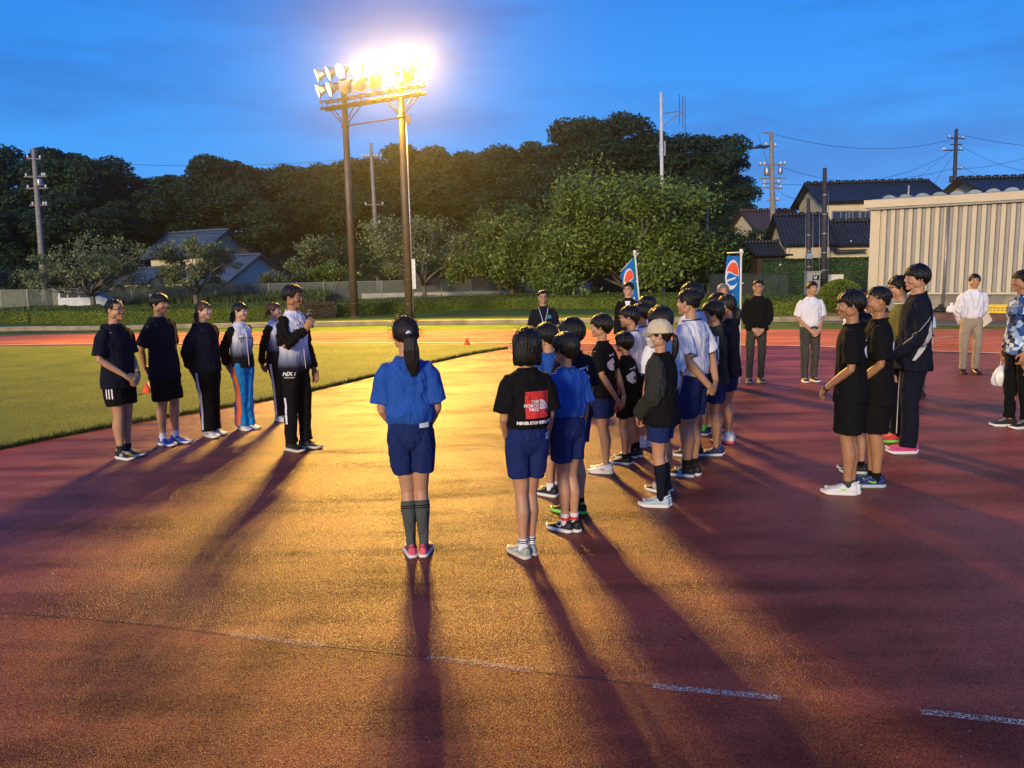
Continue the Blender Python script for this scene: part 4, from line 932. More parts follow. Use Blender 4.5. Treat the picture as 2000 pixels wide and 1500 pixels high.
C = person('woman with auburn ponytail in navy top and black track pants', 414, 851, 588, 112, look=106, build=1.12, pose='back', sk=SKF, hm=HR, hair=dict(kind='pony', fringe=.14, tz=-.10, len=.55, w=.9), female=True,
    bottom=dict(m=C_black, kind='trousers', hem=.045, wide=1.15, flare=.008, stripe=dict(m=C_white, w=.035, z1=.06)), top_=dict(m=C_dnavy, sleeve='long', hem=.49, wide=1.05, hood=C_dnavy, collar=C_dnavy, prints=[shoulder_marks]), shoes=dict(m=S_white, sole=S_white, mark=('swoosh', M_bp)), stance=.07)
C = person('woman in white and black zip jacket and bright blue pants with orange stripe', 480, 838, 590, 118, look=112, build=.98, pose='back', sk=SKF, hair=dict(kind='pony', fringe=.16, tz=-.08, len=.60, w=1.0), female=True,
    bottom=dict(m=C_pants, kind='trousers', hem=.035, wide=1.18, flare=.012, stripe=dict(m=C_orange, w=.055, z1=.045, bow=.02)), top_=dict(m=C_grad, kind='jacket', sleeve='long', sm=C_black, hem=.50, wide=1.04, zipm=M_wp, highcollar=(C_white, .02), prints=[chest_logo]), shoes=dict(m=S_white, sole=S_white, accent=S_navy), stance=.06)
C = person('woman with brown bun in white and black jacket, half hidden by the speaker', 549, 821, 590, 108, look=100, build=.96, pose='backlow', sk=SKF, hm=HR, hair=dict(kind='bun', fringe=.16, tz=-.12), female=True,
    bottom=dict(m=C_black, kind='trousers', hem=.045, wide=1.05, stripe=dict(m=C_white, w=.03)), top_=dict(m=C_grad, kind='jacket', sleeve='long', sm=C_black, hem=.50, zipm=M_wp, highcollar=(C_white, .02)), shoes=dict(m=S_white, sole=S_white, accent=S_grey), stance=.07)
C = person('man in white and black jacket speaking into a microphone', 585, 877, 556, 116, look=106, build=1.0, pose='mic', sk=SKT, hair=dict(fringe=.20, side=0, nape=-.18, mess=.04, vol=1.0), vox=.0065,
    bottom=dict(m=C_black, kind='trousers', hem=.05, wide=1.05, flare=.002, stripe=dict(m=C_white, w=.028, z0=.33, z1=.17, y=-.02), prints=[thigh_logo('NXT', .052)]), top_=dict(m=C_grad, kind='jacket', sleeve='long', sm=C_black, hem=.49, wide=1.05, zipm=M_wp, highcollar=(C_white, .022), prints=[chest_logo]), shoes=dict(m=S_black, sole=S_cream, accent=S_black), stance=.10, pitch=-3)
SPK = C
# ---------------------------------------------------------------- the pupils
P7 = person('girl with long black ponytail in royal blue tee and dark grey knee socks', 817, 1083, 618, -6, look=-16, build=1.02, pose='frontlow', sk=SK, head=.146, hm=HD, hair=dict(kind='pony', fringe=.16, tz=.0, len=1.04, w=1.3, tie=M_tag, wisps=420, sway=.05), vox=.0055, female=True,
    bottom=sh(C_navy, hem=.362, wide=1.03, waist=.615, prints=[label_tag(.056, .565, .06, .04)]), top_=tee(C_royal, hem=.575, wide=1.06, tuck=True, slw=1.14, amp=.014), socks=dict(m=C_sock, z=.235, stripes=[(.205, .209, C_black), (.214, .218, C_black)]), shoes=dict(m=S_pink, sole=S_white, accent=S_pink, size=.92), stance=.054)
P8 = person('girl with black bob and glasses in black tee with red square print', 1028, 1083, 641, -22, look=-32, build=.98, pose='frontlow', head=.152, hm=HB, hair=dict(kind='bob', fringe=.10, len=-.56, vol=1.02, wisps=160), vox=.0055, female=True,
    bottom=sh(C_navy, hem=.36, wide=1.04, waist=.615, prints=[label_tag(.082, .54, .05, .04)]), top_=tee(C_black, hem=.585, wide=1.08, tuck=True, slw=1.2, prints=[facebox]), socks=dict(m=C_white, z=.085, stripes=[(.066, .070, C_black), (.075, .079, C_black)]), shoes=dict(m=S_grey, sole=S_cream, accent=S_white, mark=('cross', M_wp)), stance=.048)
glasses(P8)
P9 = person('child with bowl cut, royal blue tee, white tag on navy shorts', 1111, 1036, 650, -36, look=-50, build=1.0, pose='side', head=.155, hm=HD, hair=dict(fringe=.10, side=-.10, nape=-.30, vol=1.06), vox=.0055,
    bottom=sh(C_navy, hem=.37, wide=1.06, waist=.62, prints=[label_tag(.055, .60, .06, .05)]), top_=tee(C_royal, hem=.60, wide=1.10, tuck=True, slw=1.2, amp=.014), socks=dict(m=C_lav, z=.095, stripes=[(.06, .075, M_redp)]), shoes=dict(m=S_black, sole=S_white, mark=('swoosh', M_wp)), stance=.046)
person('child in royal blue tee behind the girl with the red square print', 1077, 966, 630, -40, look=-46, build=.98, pose='frontlow', head=.152, hair=dict(fringe=.12, side=-.06, nape=-.27, vol=1.04), bottom=sh(C_navy, hem=.36), top_=tee(C_royal, hem=.585, tuck=True, wide=1.06, slw=1.15), socks=dict(m=C_white, z=.08), shoes=dict(m=S_black, sole=S_white, accent=S_navy))
person('child in black tee standing behind the bowl cut child in royal blue', 1121, 1001, 621, -42, look=-52, build=1.0, pose='side', head=.15, hair=dict(fringe=.12, side=-.06, nape=-.27, vol=1.04), bottom=sh(C_navy, hem=.37, prints=[label_tag(.06, .58, .05, .04)]), top_=tee(C_dnavy, hem=.50, wide=1.06, slw=1.2, prints=[panda]), socks=dict(m=C_black, z=.08), shoes=dict(m=S_black, sole=S_lime, accent=S_lime))
P12 = person('boy in black tee with white splash print, hands behind back, white shoes', 1182, 922, 613, -58, look=-72, build=.94, pose='backlow', head=.152, sk=SK, hair=dict(fringe=.13, side=-.04, nape=-.26, vol=1.03), vox=.006,
    bottom=sh(C_navy, hem=.36, wide=1.10), top_=tee(C_black, hem=.49, wide=1.03, prints=[panda], flare=.004), socks=dict(m=C_white, z=.055), shoes=dict(m=S_white, sole=S_white, mark=('swoosh', S_pink), lace=S_black), stance=.05)
person('small child in black tee half hidden behind the boy with the splash print', 1222, 905, 648, -48, look=-40, build=.92, pose='side', head=.16, hair=dict(fringe=.12, side=-.10, nape=-.30, vol=1.05), bottom=sh(C_black, hem=.36), top_=tee(C_black, hem=.48, wide=1.06, prints=[panda]), socks=dict(m=C_black, z=.08), shoes=dict(m=S_black, sole=S_white))
C = person('boy with glasses in white gym shirt tucked into black shorts', 1236, 893, 597, -60, look=-72, build=.94, pose='frontlow', head=.146, hair=dict(fringe=.12, side=-.05, nape=-.22, vol=1.02), vox=.006, bottom=sh(C_black, hem=.335, wide=1.10), top_=tee(C_white, hem=.575, tuck=True, wide=1.03, collar=C_navy, cuff=C_navy), socks=dict(m=C_dnavy, z=.10), shoes=dict(m=S_black, sole=S_white), stance=.05)
glasses(C)
person('boy in white gym shirt and navy shorts behind the boy with glasses', 1256, 872, 590, -55, look=-60, build=.94, pose='side', head=.146, hair=dict(fringe=.13, side=-.05, nape=-.22, vol=1.02), bottom=sh(C_navy, hem=.35, wide=1.08), top_=tee(C_white, hem=.575, tuck=True, wide=1.03, collar=C_navy, cuff=C_navy), socks=dict(m=C_white, z=.08), shoes=dict(m=S_white, sole=S_white))
person('tall boy in white gym shirt and red shoes, just in front of the suited man', 1262, 848, 577, -50, look=-58, build=.96, pose='side', head=.142, hair=dict(fringe=.13, side=-.05, nape=-.22, mess=.03), bottom=sh(C_navy, hem=.35, wide=1.08), top_=tee(C_white, hem=.575, tuck=True, wide=1.03, collar=C_navy, cuff=C_navy), socks=dict(m=C_white, z=.08), shoes=dict(m=S_red, sole=S_white))
P17 = person('girl in beige cap and face mask, black sweatshirt with grey sleeves, navy knee socks', 1291, 988, 628, -62, look=-76, build=1.0, pose='frontlow', head=.148, hm=HD, hair=dict(kind='pony', fringe=.08, tz=-.02, len=.80, w=.72, vol=.96), vox=.006, female=True,
    bottom=sh(C_navy, hem=.37, wide=1.08), top_=dict(m=C_black, kind='sweatshirt', sleeve='long', sm=C_charc, hem=.455, wide=1.16, slw=1.45, collar=C_black, flare=.004), socks=dict(m=C_dnavy, z=.235), shoes=dict(m=S_ice, sole=S_white, accent=S_white), stance=.045)
person('boy in white gym shirt and three stripe shoes behind the capped girl', 1296, 959, 598, -30, look=-26, build=.98, pose='side', head=.156, hair=dict(fringe=.12, side=-.10, nape=-.30, vol=1.08), bottom=sh(C_navy, hem=.36), top_=tee(C_white, hem=.56, tuck=True, wide=1.08, collar=C_navy, cuff=C_navy), socks=dict(m=C_black, z=.09), shoes=dict(m=S_black, sole=S_white, mark=('stripes', M_wp)))
P19 = person('big boy in white gym shirt with navy cuffs, hands clasped behind back', 1345, 928, 564, -52, look=-58, build=1.15, pose='back', head=.142, hair=dict(fringe=.14, side=-.02, nape=-.18, vol=1.0, fade=1), vox=.006,
    bottom=sh(C_navy, hem=.335, wide=1.06), top_=tee(C_white, hem=.555, tuck=True, wide=1.06, collar=C_navy, cuff=C_navy, slw=1.1), socks=dict(m=C_charc, z=.095, stripes=[(.07, .076, C_black), (.083, .089, C_black)]), shoes=dict(m=S_black, sole=S_white, mark=('N', M_wp)), stance=.055)
person('tall boy in white gym shirt hidden behind the big boy, only hair and shoulder showing', 1352, 890, 551, -50, look=-55, build=1.1, pose='side', head=.142, hair=dict(fringe=.13, side=-.02, nape=-.18, mess=.03), bottom=sh(C_navy, hem=.34), top_=tee(C_white, hem=.56, tuck=True, collar=C_navy, cuff=C_navy), socks=dict(m=C_black, z=.08), shoes=dict(m=S_black, sole=S_white))
person('child in neon green shirt and green socks', 1374, 848, 618, -62, look=-75, build=.95, pose='side', head=.158, hair=dict(fringe=.14, side=-.02, nape=-.20, fade=1), bottom=sh(C_black, hem=.36, wide=1.12, flare=.004), top_=tee(C_green, hem=.50, wide=1.05), socks=dict(m=C_green, z=.085), shoes=dict(m=S_navy, sole=S_white))
P23 = person('boy in charcoal track jacket with three white sleeve stripes', 1398, 888, 588, -72, look=-80, build=.98, pose='frontlow', head=.148, hair=dict(fringe=.10, side=-.06, nape=-.30, vol=1.05, mess=.02), vox=.006,
    bottom=sh(C_navy, hem=.355, wide=1.10), top_=dict(m=C_charc, kind='jacket', sleeve='long', sm=C_charc, hem=.475, wide=1.06, highcollar=(C_charc, .03), prints=[sleeve_stripes]), socks=dict(m=C_grey, z=.055), shoes=dict(m=S_navy, sole=S_white, accent=S_blue), stance=.045)
person('girl with tied hair in dark jacket behind the three stripe jacket boy', 1420, 864, 575, -58, look=-60, build=.98, pose='frontlow', head=.146, hm=HD, hair=dict(kind='pony', fringe=.14, tz=-.12, len=.8, w=.9), female=True, bottom=sh(C_navy, hem=.36), top_=dict(m=C_dnavy, kind='jacket', sleeve='long', hem=.46, wide=1.08, hood=C_dnavy), socks=dict(m=C_ice if 0 else C_lblue, z=.08), shoes=dict(m=S_white, sole=C_pink))
person('small dark haired child peeking left of the girl in the dark jacket', 1401, 840, 572, -64, look=-70, build=.95, pose='side', head=.15, hair=dict(fringe=.13), bottom=sh(C_black, hem=.36), top_=tee(C_dnavy, hem=.48), socks=dict(m=C_black, z=.08), shoes=dict(m=S_black, sole=S_white))
P31 = person('boy in black tee and black shorts with white shoes, front of the right hand row', 1655, 964, 567, -62, look=-80, build=.98, pose='front', head=.142, sk=SKT, hair=dict(fringe=.14, side=-.02, nape=-.22, vol=1.04, mess=.03), vox=.006,
    bottom=sh(C_black, hem=.315, wide=1.14, flare=.008), top_=tee(C_black, hem=.465, wide=1.05, prints=[panda]), socks=dict(m=C_grey, z=.07), shoes=dict(m=S_white, sole=S_white, mark=('swoosh', S_lime), size=1.05), stance=.04)
a = P31['arms'][1]; b = BM(); d = (a['W']-a['E']).normalized(); tube(b, [a['W']-d*.035, a['W']-d*.012], .027, 14); obj('wristwatch', b, M_bp, P31['root'], True)
P32 = person('boy with short cropped hair in long black tee and blue green shoes', 1703, 948, 559, -70, look=-82, build=1.0, pose='frontlow', head=.142, sk=SKT, hair=dict(fringe=.22, side=.04, nape=-.12, fade=1, vol=.97), vox=.006,
    bottom=sh(C_black, hem=.285, wide=1.14, flare=.006), top_=tee(C_black, hem=.42, wide=1.06, prints=[panda], slw=1.1), socks=dict(m=C_black, z=.075), shoes=dict(m=S_navy, sole=S_ice, mark=('swoosh', S_lime)), stance=.045)
person('small child in royal blue tee almost hidden between the two black tee boys', 1675, 922, 607, -60, look=-64, build=.92, pose='side', head=.155, hair=dict(fringe=.13), bottom=sh(C_navy, hem=.36), top_=tee(C_royal, hem=.50), socks=dict(m=C_black, z=.08), shoes=dict(m=S_black, sole=S_white))
C = person('boy with glasses in olive shirt, dark pants and red shoes', 1748, 861, 538, -70, look=-78, build=.95, pose='frontlow', head=.135, hair=dict(fringe=.13, side=-.03, nape=-.20), bottom=dict(m=C_black, kind='trousers', hem=.05, wide=1.0, stripe=dict(m=C_white, w=.008)), top_=tee(C_olive, hem=.46, wide=1.04, collar=C_white), socks=dict(m=C_black, z=.08), shoes=dict(m=S_red, sole=S_lime), stance=.05)
glasses(C)
C_pipe = mat('piping_grey', (.45, .46, .48), .6)
def flash(c):       # grey curved panel and thin piping on the sleeve side
    t1, t2 = tree_of(c['sl_me']), tree_of(c['top_me']); b = BM(); rows = []
    def first(y, z):
        o_ = Vector((-.8, y, z)); hs_ = [h for h in (t1.ray_cast(o_, Vector((1, 0, 0)), .8)[0], t2.ray_cast(o_, Vector((1, 0, 0)), .8)[0]) if h is not None]
        return min(hs_, key=lambda v: v.x)+Vector((-.004, 0, 0)) if hs_ else None
    for k in range(17):
        t = k/16; z = c['H']*(.715-.205*t); w_ = .012+.055*math.sin(math.pi*min(1, t*.8+.12)); y = -.075+.125*t*t; r = [first(y+e*w_, z) for e in (-.5, -.17, .17, .5)]
        if all(v is not None for v in r): rows.append([b.verts.new(v) for v in r])
    for r0, r1 in zip(rows, rows[1:]):
        for j in range(3): b.faces.new((r0[j], r0[j+1], r1[j+1], r1[j]))
    obj('side_flash', b, C_pipe, c['top'], True)
    b = BM(); pts = [p for p in (first(-.06+.20*k/16, c['H']*(.74-.15*k/16)) for k in range(17)) if p is not None]
    if len(pts) > 2: tube(b, pts, .003, 4); obj('piping', b, C_pipe, c['top'], True)
P35 = person('tallest boy in navy track suit with grey sleeve flash and magenta shoes', 1772, 883, 517, -78, look=-84, build=.97, pose='front', head=.133, hair=dict(fringe=.14, side=-.04, nape=-.24, vol=1.03, mess=.03), vox=.0065,
    bottom=dict(m=C_dnavy, kind='trousers', hem=.035, wide=1.10, flare=.006, prints=[thigh_logo('', .045, -1, False)]), top_=dict(m=C_dnavy, kind='jacket', sleeve='long', sm=C_dnavy, hem=.455, wide=1.12, slw=1.12, highcollar=(C_dnavy, .03), prints=[flash]), shoes=dict(m=S_mag, sole=S_white, accent=S_pink), stance=.045)
b = BM(); 
person('person in pale blue shirt hidden behind the tallest boy', 1793, 770, 572, -150, look=-130, build=.95, pose='side', hair=dict(fringe=.16), bottom=dict(m=C_grey, kind='trousers', hem=.05), top_=dict(m=C_lblue, hem=.50, collar=C_lblue), shoes=dict(m=S_black, sole=S_black))
person('dark haired onlooker just visible above the two black tee boys', 1672, 775, 563, -170, look=-170, build=.95, pose='side', hair=dict(fringe=.16), bottom=dict(m=C_grey, kind='trousers', hem=.05), top_=dict(m=C_white, hem=.50, collar=C_white), shoes=dict(m=S_black, sole=S_black))
# ---------------------------------------------------------------- the grown-ups at the back
def far_(*a, **k): return person(*a, vox=.009, **k)
C = far_('man in navy polo with blue lanyard and cyan chest print, alone on the track', 1066, 762, 566, 178, look=178, pose='front', build=1.04, hair=dict(fringe=.26, side=.04, nape=-.1, fade=1, vol=.96), bottom=dict(m=C_black, kind='trousers', hem=.05), top_=dict(m=C_dnavy, hem=.49, highcollar=(C_dnavy, .012), prints=[polo_print], lanyard=(C_lblue, M_wp, .665)), shoes=dict(m=S_black, sole=S_black)); glasses(C)
C = far_('man with glasses in dark suit jacket and white shirt', 1226, 752, 550, 196, look=200, pose='side', build=.98, sk=SKF, hair=dict(fringe=.17, side=-.02, nape=-.2, mess=.03), bottom=dict(m=C_black, kind='trousers', hem=.05), top_=dict(m=C_black, kind='jacket', sleeve='long', hem=.48, highcollar=(C_white, .016)), shoes=dict(m=S_black, sole=S_black)); glasses(C)
O = Vector((0, .6, C['shz']*C['H']-.06)); decal(C, C['top'], C['top_me'], polybm([(-.045, .07), (0, -.09), (.045, .07)]), C_white, O, (0, -1, 0), (-1, 0, 0), 'shirt_front', off=.003)
far_('grey haired older man in dark jacket behind the flag bearer group', 1408, 752, 554, 184, look=176, pose='side', build=1.0, hm=HG, hair=dict(fringe=.22, side=-.02, nape=-.2, mess=.03, vol=1.02), bottom=dict(m=C_charc, kind='trousers', hem=.05), top_=dict(m=C_dnavy, kind='jacket', sleeve='long', hem=.48, collar=C_dnavy), shoes=dict(m=S_grey, sole=S_white))
C = far_('man with glasses in plain black jacket and dark grey pants, hands clasped', 1474, 747, 546, 188, look=200, pose='front', build=1.04, hair=dict(fringe=.22, side=.02, nape=-.15, fade=1, vol=.97), bottom=dict(m=C_grey, kind='trousers', hem=.05, wide=1.0), top_=dict(m=C_black, kind='jacket', sleeve='long', hem=.515, wide=1.06, slw=1.0, collar=C_black), shoes=dict(m=S_black, sole=S_grey), stance=.12, foot_turn=0); glasses(C)
C = far_('man in white short sleeved dress shirt and dark grey slacks', 1580, 745, 549, 176, look=166, pose='front', build=1.04, hair=dict(fringe=.22, side=.0, nape=-.15), bottom=dict(m=C_grey, kind='trousers', hem=.045, wide=1.05, belt=C_black), top_=dict(m=C_white, hem=.56, tuck=True, wide=1.06, slw=1.06, highcollar=(C_white, .012)), shoes=dict(m=S_brown, sole=S_white), stance=.10)
P37 = far_('man in white long sleeved shirt with lanyard and khaki trousers near the hall', 1892, 729, 535, 190, look=206, pose='backlow', build=1.06, hair=dict(fringe=.25, side=.0, nape=-.15), bottom=dict(m=C_khaki, kind='trousers', hem=.045, wide=1.05, belt=S_brown), top_=dict(m=C_white, sleeve='long', hem=.57, tuck=True, wide=1.04, highcollar=(C_white, .012), lanyard=(C_lblue, M_wp, .64)), shoes=dict(m=S_brown, sole=S_brown, dress=True), stance=.13)
def camo():
    m = cloth('geometric_print_cloth', (.02, .04, .12), .5); t = m.node_tree; b = t.nodes['Principled BSDF']; c = t.nodes.new('ShaderNodeTexCoord'); v = t.nodes.new('ShaderNodeTexVoronoi'); v.distance = 'MANHATTAN'; v.inputs['Scale'].default_value = 15
    mp = t.nodes.new('ShaderNodeMapping'); mp.inputs['Rotation'].default_value = (.4, .7, .5); t.links.new(c.outputs['Object'], mp.inputs[0]); t.links.new(mp.outputs[0], v.inputs[0]); s = t.nodes.new('ShaderNodeSeparateColor'); t.links.new(v.outputs['Color'], s.inputs[0])
    r = t.nodes.new('ShaderNodeValToRGB'); r.color_ramp.interpolation = 'CONSTANT'; e = r.color_ramp.elements; e[0].color = (.012, .02, .06, 1); e[1].position = .35; e[1].color = (.03, .08, .26, 1)
    for p_, c_ in ((.55, (.10, .20, .42)), (.72, (.30, .45, .66)), (.88, (.62, .72, .85))): q = e.new(p_); q.color = (*c_, 1)
    t.links.new(s.outputs[0], r.inputs[0]); t.links.new(r.outputs[0], b.inputs['Base Color']); return m
C_camo = camo()
P38 = person('man at the right edge in blue geometric print jacket and black pants', 1985, 834, 528, -88, look=-84, build=1.0, pose='bag', sk=SKT, hair=dict(fringe=.15, side=0, nape=-.15, mess=.03), bottom=dict(m=C_black, kind='trousers', hem=.055, wide=.95), top_=dict(m=C_camo, kind='jacket', sleeve='long', hem=.475, wide=1.08, highcollar=(C_camo, .03)), shoes=dict(m=S_black, sole=S_white), stance=.09, stagger=.03)
# ---------------------------------------------------------------- things people wear or hold
def world_of(c, p): r = c['root']; return Matrix.Translation(r.location) @ r.rotation_euler.to_matrix().to_4x4() @ Vector(p)
# cap and mask of the girl
c = P17; HM = c['HM']; b = BM(); rings = []
for i in range(9):
    ph = math.pi*.5*i/8.6; rr = []
    for k in range(28):
        t = 2*math.pi*k/28; z = .06+.50*math.sin(ph); s_ = math.cos(ph)**.72; rr.append(Vector((math.sin(t)*.405*s_, math.cos(t)*.49*s_-.07, z-.05*(1-math.cos(t))*.5*(1-i/8)+.03)))
    rings.append(rr)
loft(b, [[p*1 for p in rings[0]]]+rings[1:], cap=True); b.transform(HM); me = fuse(b, .005, 2); cap = obj('cap', me, C_cap, c['root'], True)
b = BM(); rows = []
for j in range(7):
    u = j/6; row = []
    for k in range(13):
        a = R(-58+116*k/12); r0 = .47+.30*u*math.cos(a)**.6; row.append(b.verts.new((math.sin(a)*(.40+.03*u), math.cos(a)*(.42)-.07+.34*u*math.cos(a)**.8, .10-.06*u-.05*abs(math.sin(a))**2)))
    rows.append(row)
for r0, r1 in zip(rows, rows[1:]):
    for k in range(12): b.faces.new((r0[k], r0[k+1], r1[k+1], r1[k]))
bmesh.ops.solidify(b, geom=b.faces[:], thickness=.018); b.transform(HM); obj('cap_brim', b, C_cap, cap, True)
b = BM(); tube(b, [c['hp']((.0, -.07, .575)), c['hp']((0, -.07, .60))], .006, 8); obj('cap_button', b, C_cap, cap)
b = BM(); n = 9; tr = tree_of(c['body'].data); f = c['fdir']; g_ = []
for j in range(n):
    row = []
    for k in range(n):
        u = -1+2*k/(n-1); v = -1+2*j/(n-1); hit = tr.ray_cast(c['hp']((u*.25, .9, -.23+v*.175*(1-.15*u*u))), -f, c['hh'])[0]
        p = hit if hit is not None else c['hp']((u*.25, .2, -.23+v*.17)); row.append(b.verts.new(p+f*(.010+.010*(1-u*u)*(1-v*v))))
    g_.append(row)
for j in range(n-1):
    for k in range(n-1): b.faces.new((g_[j][k], g_[j][k+1], g_[j+1][k+1], g_[j+1][k]))
bmesh.ops.smooth_vert(b, verts=b.verts, factor=.5, use_axis_x=True, use_axis_y=True, use_axis_z=True)
mk = obj('face_mask', b, C_white, c['root'], True)
b = BM()
for s in (-1, 1):
    for dz in (.12, -.14): tube(b, [c['hp']((s*.24, .22, -.23+dz)), c['hp']((s*.34, .05, -.12+dz*.5)), c['hp']((s*.355, -.10, -.04))], .0018, 5)
obj('ear_loop', b, C_white, mk)
# microphone in the speaker's right hand
c = SPK; a = c['arms'][0]; hand = a['W']+a['d'].normalized()*.085+a['n'].normalized()*.035; mouth = c['hp']((.02, .62, -.30)); ax = (mouth-hand).normalized()
mc = thing('microphone', 'black handheld microphone held up to the speaker\'s mouth', 'microphone', world_of(c, hand))
Q = c['root'].rotation_euler.to_matrix().to_4x4()
b = BM(); tube(b, [-ax*.085, -ax*.08, ax*.03, ax*.085], [.010, .0125, .0135, .019], 14); b.transform(Q); obj('handle', b, M_bp, mc, True)
b = BM(); ell(b, ax*.105, (.026, .026, .028), 14); b.transform(Q); obj('grille', b, mat('mic_grille', (.08, .08, .085), .4, metal=.7, bump=.6, bs=400), mc, True)
b = BM(); tube(b, [ax*.078, ax*.088], .0265, 14); b.transform(Q); obj('collar_ring', b, M_galv, mc, True)
# paper held behind the back by the man in khaki trousers
c = P37; a = c['arms'][1]; q = a['W']+a['d'].normalized()*.11; b = BM(); rows = []
for j in range(5):
    rows.append([b.verts.new(Vector((-.20+.13*k/4*2, -.02+.012*math.sin(k*1.2+j*.5), -.06+.21*j/4-.05*k/4))) for k in range(5)])
for r0, r1 in zip(rows, rows[1:]):
    for k in range(4): b.faces.new((r0[k], r0[k+1], r1[k+1], r1[k]))
pw = world_of(c, (-.17, -.12, c['H']*.50)); po = obj('paper', b, mat('cream_paper', (.62, .55, .42), .7)); po.location = pw; po.rotation_euler = (0, .5, c['root'].rotation_euler.z+.1)
bb = po.data; bm_ = BM(); bm_.from_mesh(bb); bmesh.ops.solidify(bm_, geom=bm_.faces[:], thickness=.002); bm_.to_mesh(bb); bm_.free()
tag(po, 'cream sheet of paper held behind the khaki trousered man', 'paper')
# carrier bag
c = P38; a = c['arms'][0]; q = world_of(c, a['W']+Vector((0, .03, -.08)))
bg_ = thing('carrier_bag', 'crumpled white plastic carrier bag hanging from a hand at the right edge', 'bag', q)
b = BM(); rings = []
for z, r in ((-.10, .022), (-.14, .055), (-.20, .085), (-.27, .095), (-.32, .08), (-.345, .04)): rings.append([Vector((math.cos(t)*r*(1+.25*math.sin(t*5+z*20)), math.sin(t)*r*.7*(1+.2*math.cos(t*4+z*30)), z)) for t in (2*math.pi*k/24 for k in range(24))])
loft(b, rings); obj('sack', b, mat('thin_plastic', (.66, .68, .72), .35, var=.1), bg_, True)
b = BM()
for s in (-1, 1): tube(b, [(s*.006, 0, .01), (s*.014, 0, -.05), (s*.02, 0, -.11)], [(.003, .012)]*3, 6)
obj('bag_handle', b, MATS['thin_plastic'], bg_, True)

# ---------------------------------------------------------------- banners on poles
M_bblue = cloth('banner_blue', (.01, .17, .50)); M_bteal = mat('banner_edge', (.0, .22, .16), .6); M_bred = mat('banner_red', (.80, .10, .035), .6); M_bwhite = mat('banner_white', (.75, .76, .76), .6)
def banner(label, px, pyb, d, topy, wid, ht, twist, yaw, lean=0):
    base = P(px, pyb, d); base.z = 0; top = P(px+lean, topy, d); Hh = top.z
    t = thing('banner_flag', label, 'banner', base, yaw, 'tall blue sponsor banners')
    b = BM(); rel = Matrix.Rotation(-yaw, 3, 'Z') @ (top-base); rel0 = Vector((0, 0, 0)); tube(b, [rel0, rel], [.016, .012], 10); obj('pole', b, M_white, t, True)
    b = BM(); dn = Vector((-1, 0, -.02)); e = rel+Vector((0, 0, -.03)); tw = twist(0)
    tube(b, [e+Vector((.06, 0, .0)), e+Vector((-wid*math.cos(tw), wid*math.sin(tw), -.35*abs(math.sin(tw)) if tw else -.0))], .009, 8); obj('crossbar', b, M_white, t, True)
    b = BM(); tube(b, [rel+Vector((0, 0, -.06)), rel+Vector((0, 0, .02))], .026, 10); obj('pole_cap', b, M_white, t, True)
    def pt(u, v, o=.0):      # u 0..1 from the pole outwards, v 0..1 downwards
        tw = twist(v); sh_ = wid*(1-.0*v); q = e+(-rel.normalized())*(v*ht+.05); ww = sh_*u; wr = .025*math.sin(v*9+u*3)
        fall = .35*wid*0
        return q+Vector((-ww*math.cos(tw)-.012, ww*math.sin(tw)+wr+o, (-.35*abs(math.sin(twist(0)))*u*(1-v)) if twist(0) else 0))
    def surf(fn, m, o, name, par, nu=16, nv=90, mask=None):
        b = BM(); gr = {}
        for j in range(nv+1):
            for i in range(nu+1): gr[i, j] = (i/nu, j/nv)
        vs = {}
        for j in range(nv):
            for i in range(nu):
                u, v = (i+.5)/nu, (j+.5)/nv
                if mask(u, v):
                    f = []
                    for a_, b_ in ((i, j), (i+1, j), (i+1, j+1), (i, j+1)):
                        if (a_, b_) not in vs: vs[a_, b_] = b.verts.new(pt(a_/nu, b_/nv, o))
                        f.append(vs[a_, b_])
                    b.faces.new(f)
        if o == 0: pass
        return obj(name, b, m, par, True)
    clo = surf(None, M_bblue, 0, 'cloth', t, 12, 60, lambda u, v: True)
    asp = ht/wid
    def E(u, v, cu, cv, ru, rv): return ((u-cu)/ru)**2+((v-cv)/rv)**2 < 1
    for o in (-.006, .006):
        surf(None, M_bteal, o, 'edge_band', clo, 24, 60, lambda u, v: u < .10)
        surf(None, M_bwhite, o, 'globe', clo, 48, 200, lambda u, v: E(u, v, .58, .15, .40, .118) and u > .12)
        surf(None, M_bred, o*1.7, 'globe_top', clo, 60, 240, lambda u, v: E(u, v, .55, .135, .34, .085) and v < .135-.01*(u-.5)+.012*math.sin(u*6))
        surf(None, M_bblue, o*1.7, 'globe_swirl', clo, 60, 240, lambda u, v: E(u, v, .52, .175, .34, .060) and v > .145+.012*math.sin(u*6) and not (abs(v-(.205-.052*(1-u)-.0)) < .008 and u > .35))
        surf(None, M_bwhite, o*1.7, 'numeral_edge', clo, 60, 240, lambda u, v: .30 < v < .455 and (abs(u-.52+(v-.37)*.3) < .17 or (v < .345 and .36 < u < .78 and v > .315+.06*(.55-abs(u-.6)) )))
        surf(None, M_bred, o*2.6, 'numeral', clo, 60, 240, lambda u, v: .315 < v < .445 and (abs(u-.50+(v-.37)*.3) < .065 or (v < .345 and 0 < (u-.5) < .20 and abs(v-.325-(u-.5)*.10) < .008)))
        for k, w_ in enumerate((.52, .60, .68, .76, .84)):
            surf(None, M_bwhite, o*1.7, 'letter', clo, 40, 240, lambda u, v, w_=w_: w_ < v < w_+.055 and .25 < u < .85 and ((u < .38 or u > .72) or abs(v-w_-.027) < .007 or (k % 2 and v < w_+.01)))
    b = BM()
    for v in (0, .22, .44, .66, .88): q = pt(0, v); tube(b, [q+Vector((.035, 0, .012)), q+Vector((-.01, 0, .012))], .012, 6)
    obj('loop', b, M_white, clo)
    return t
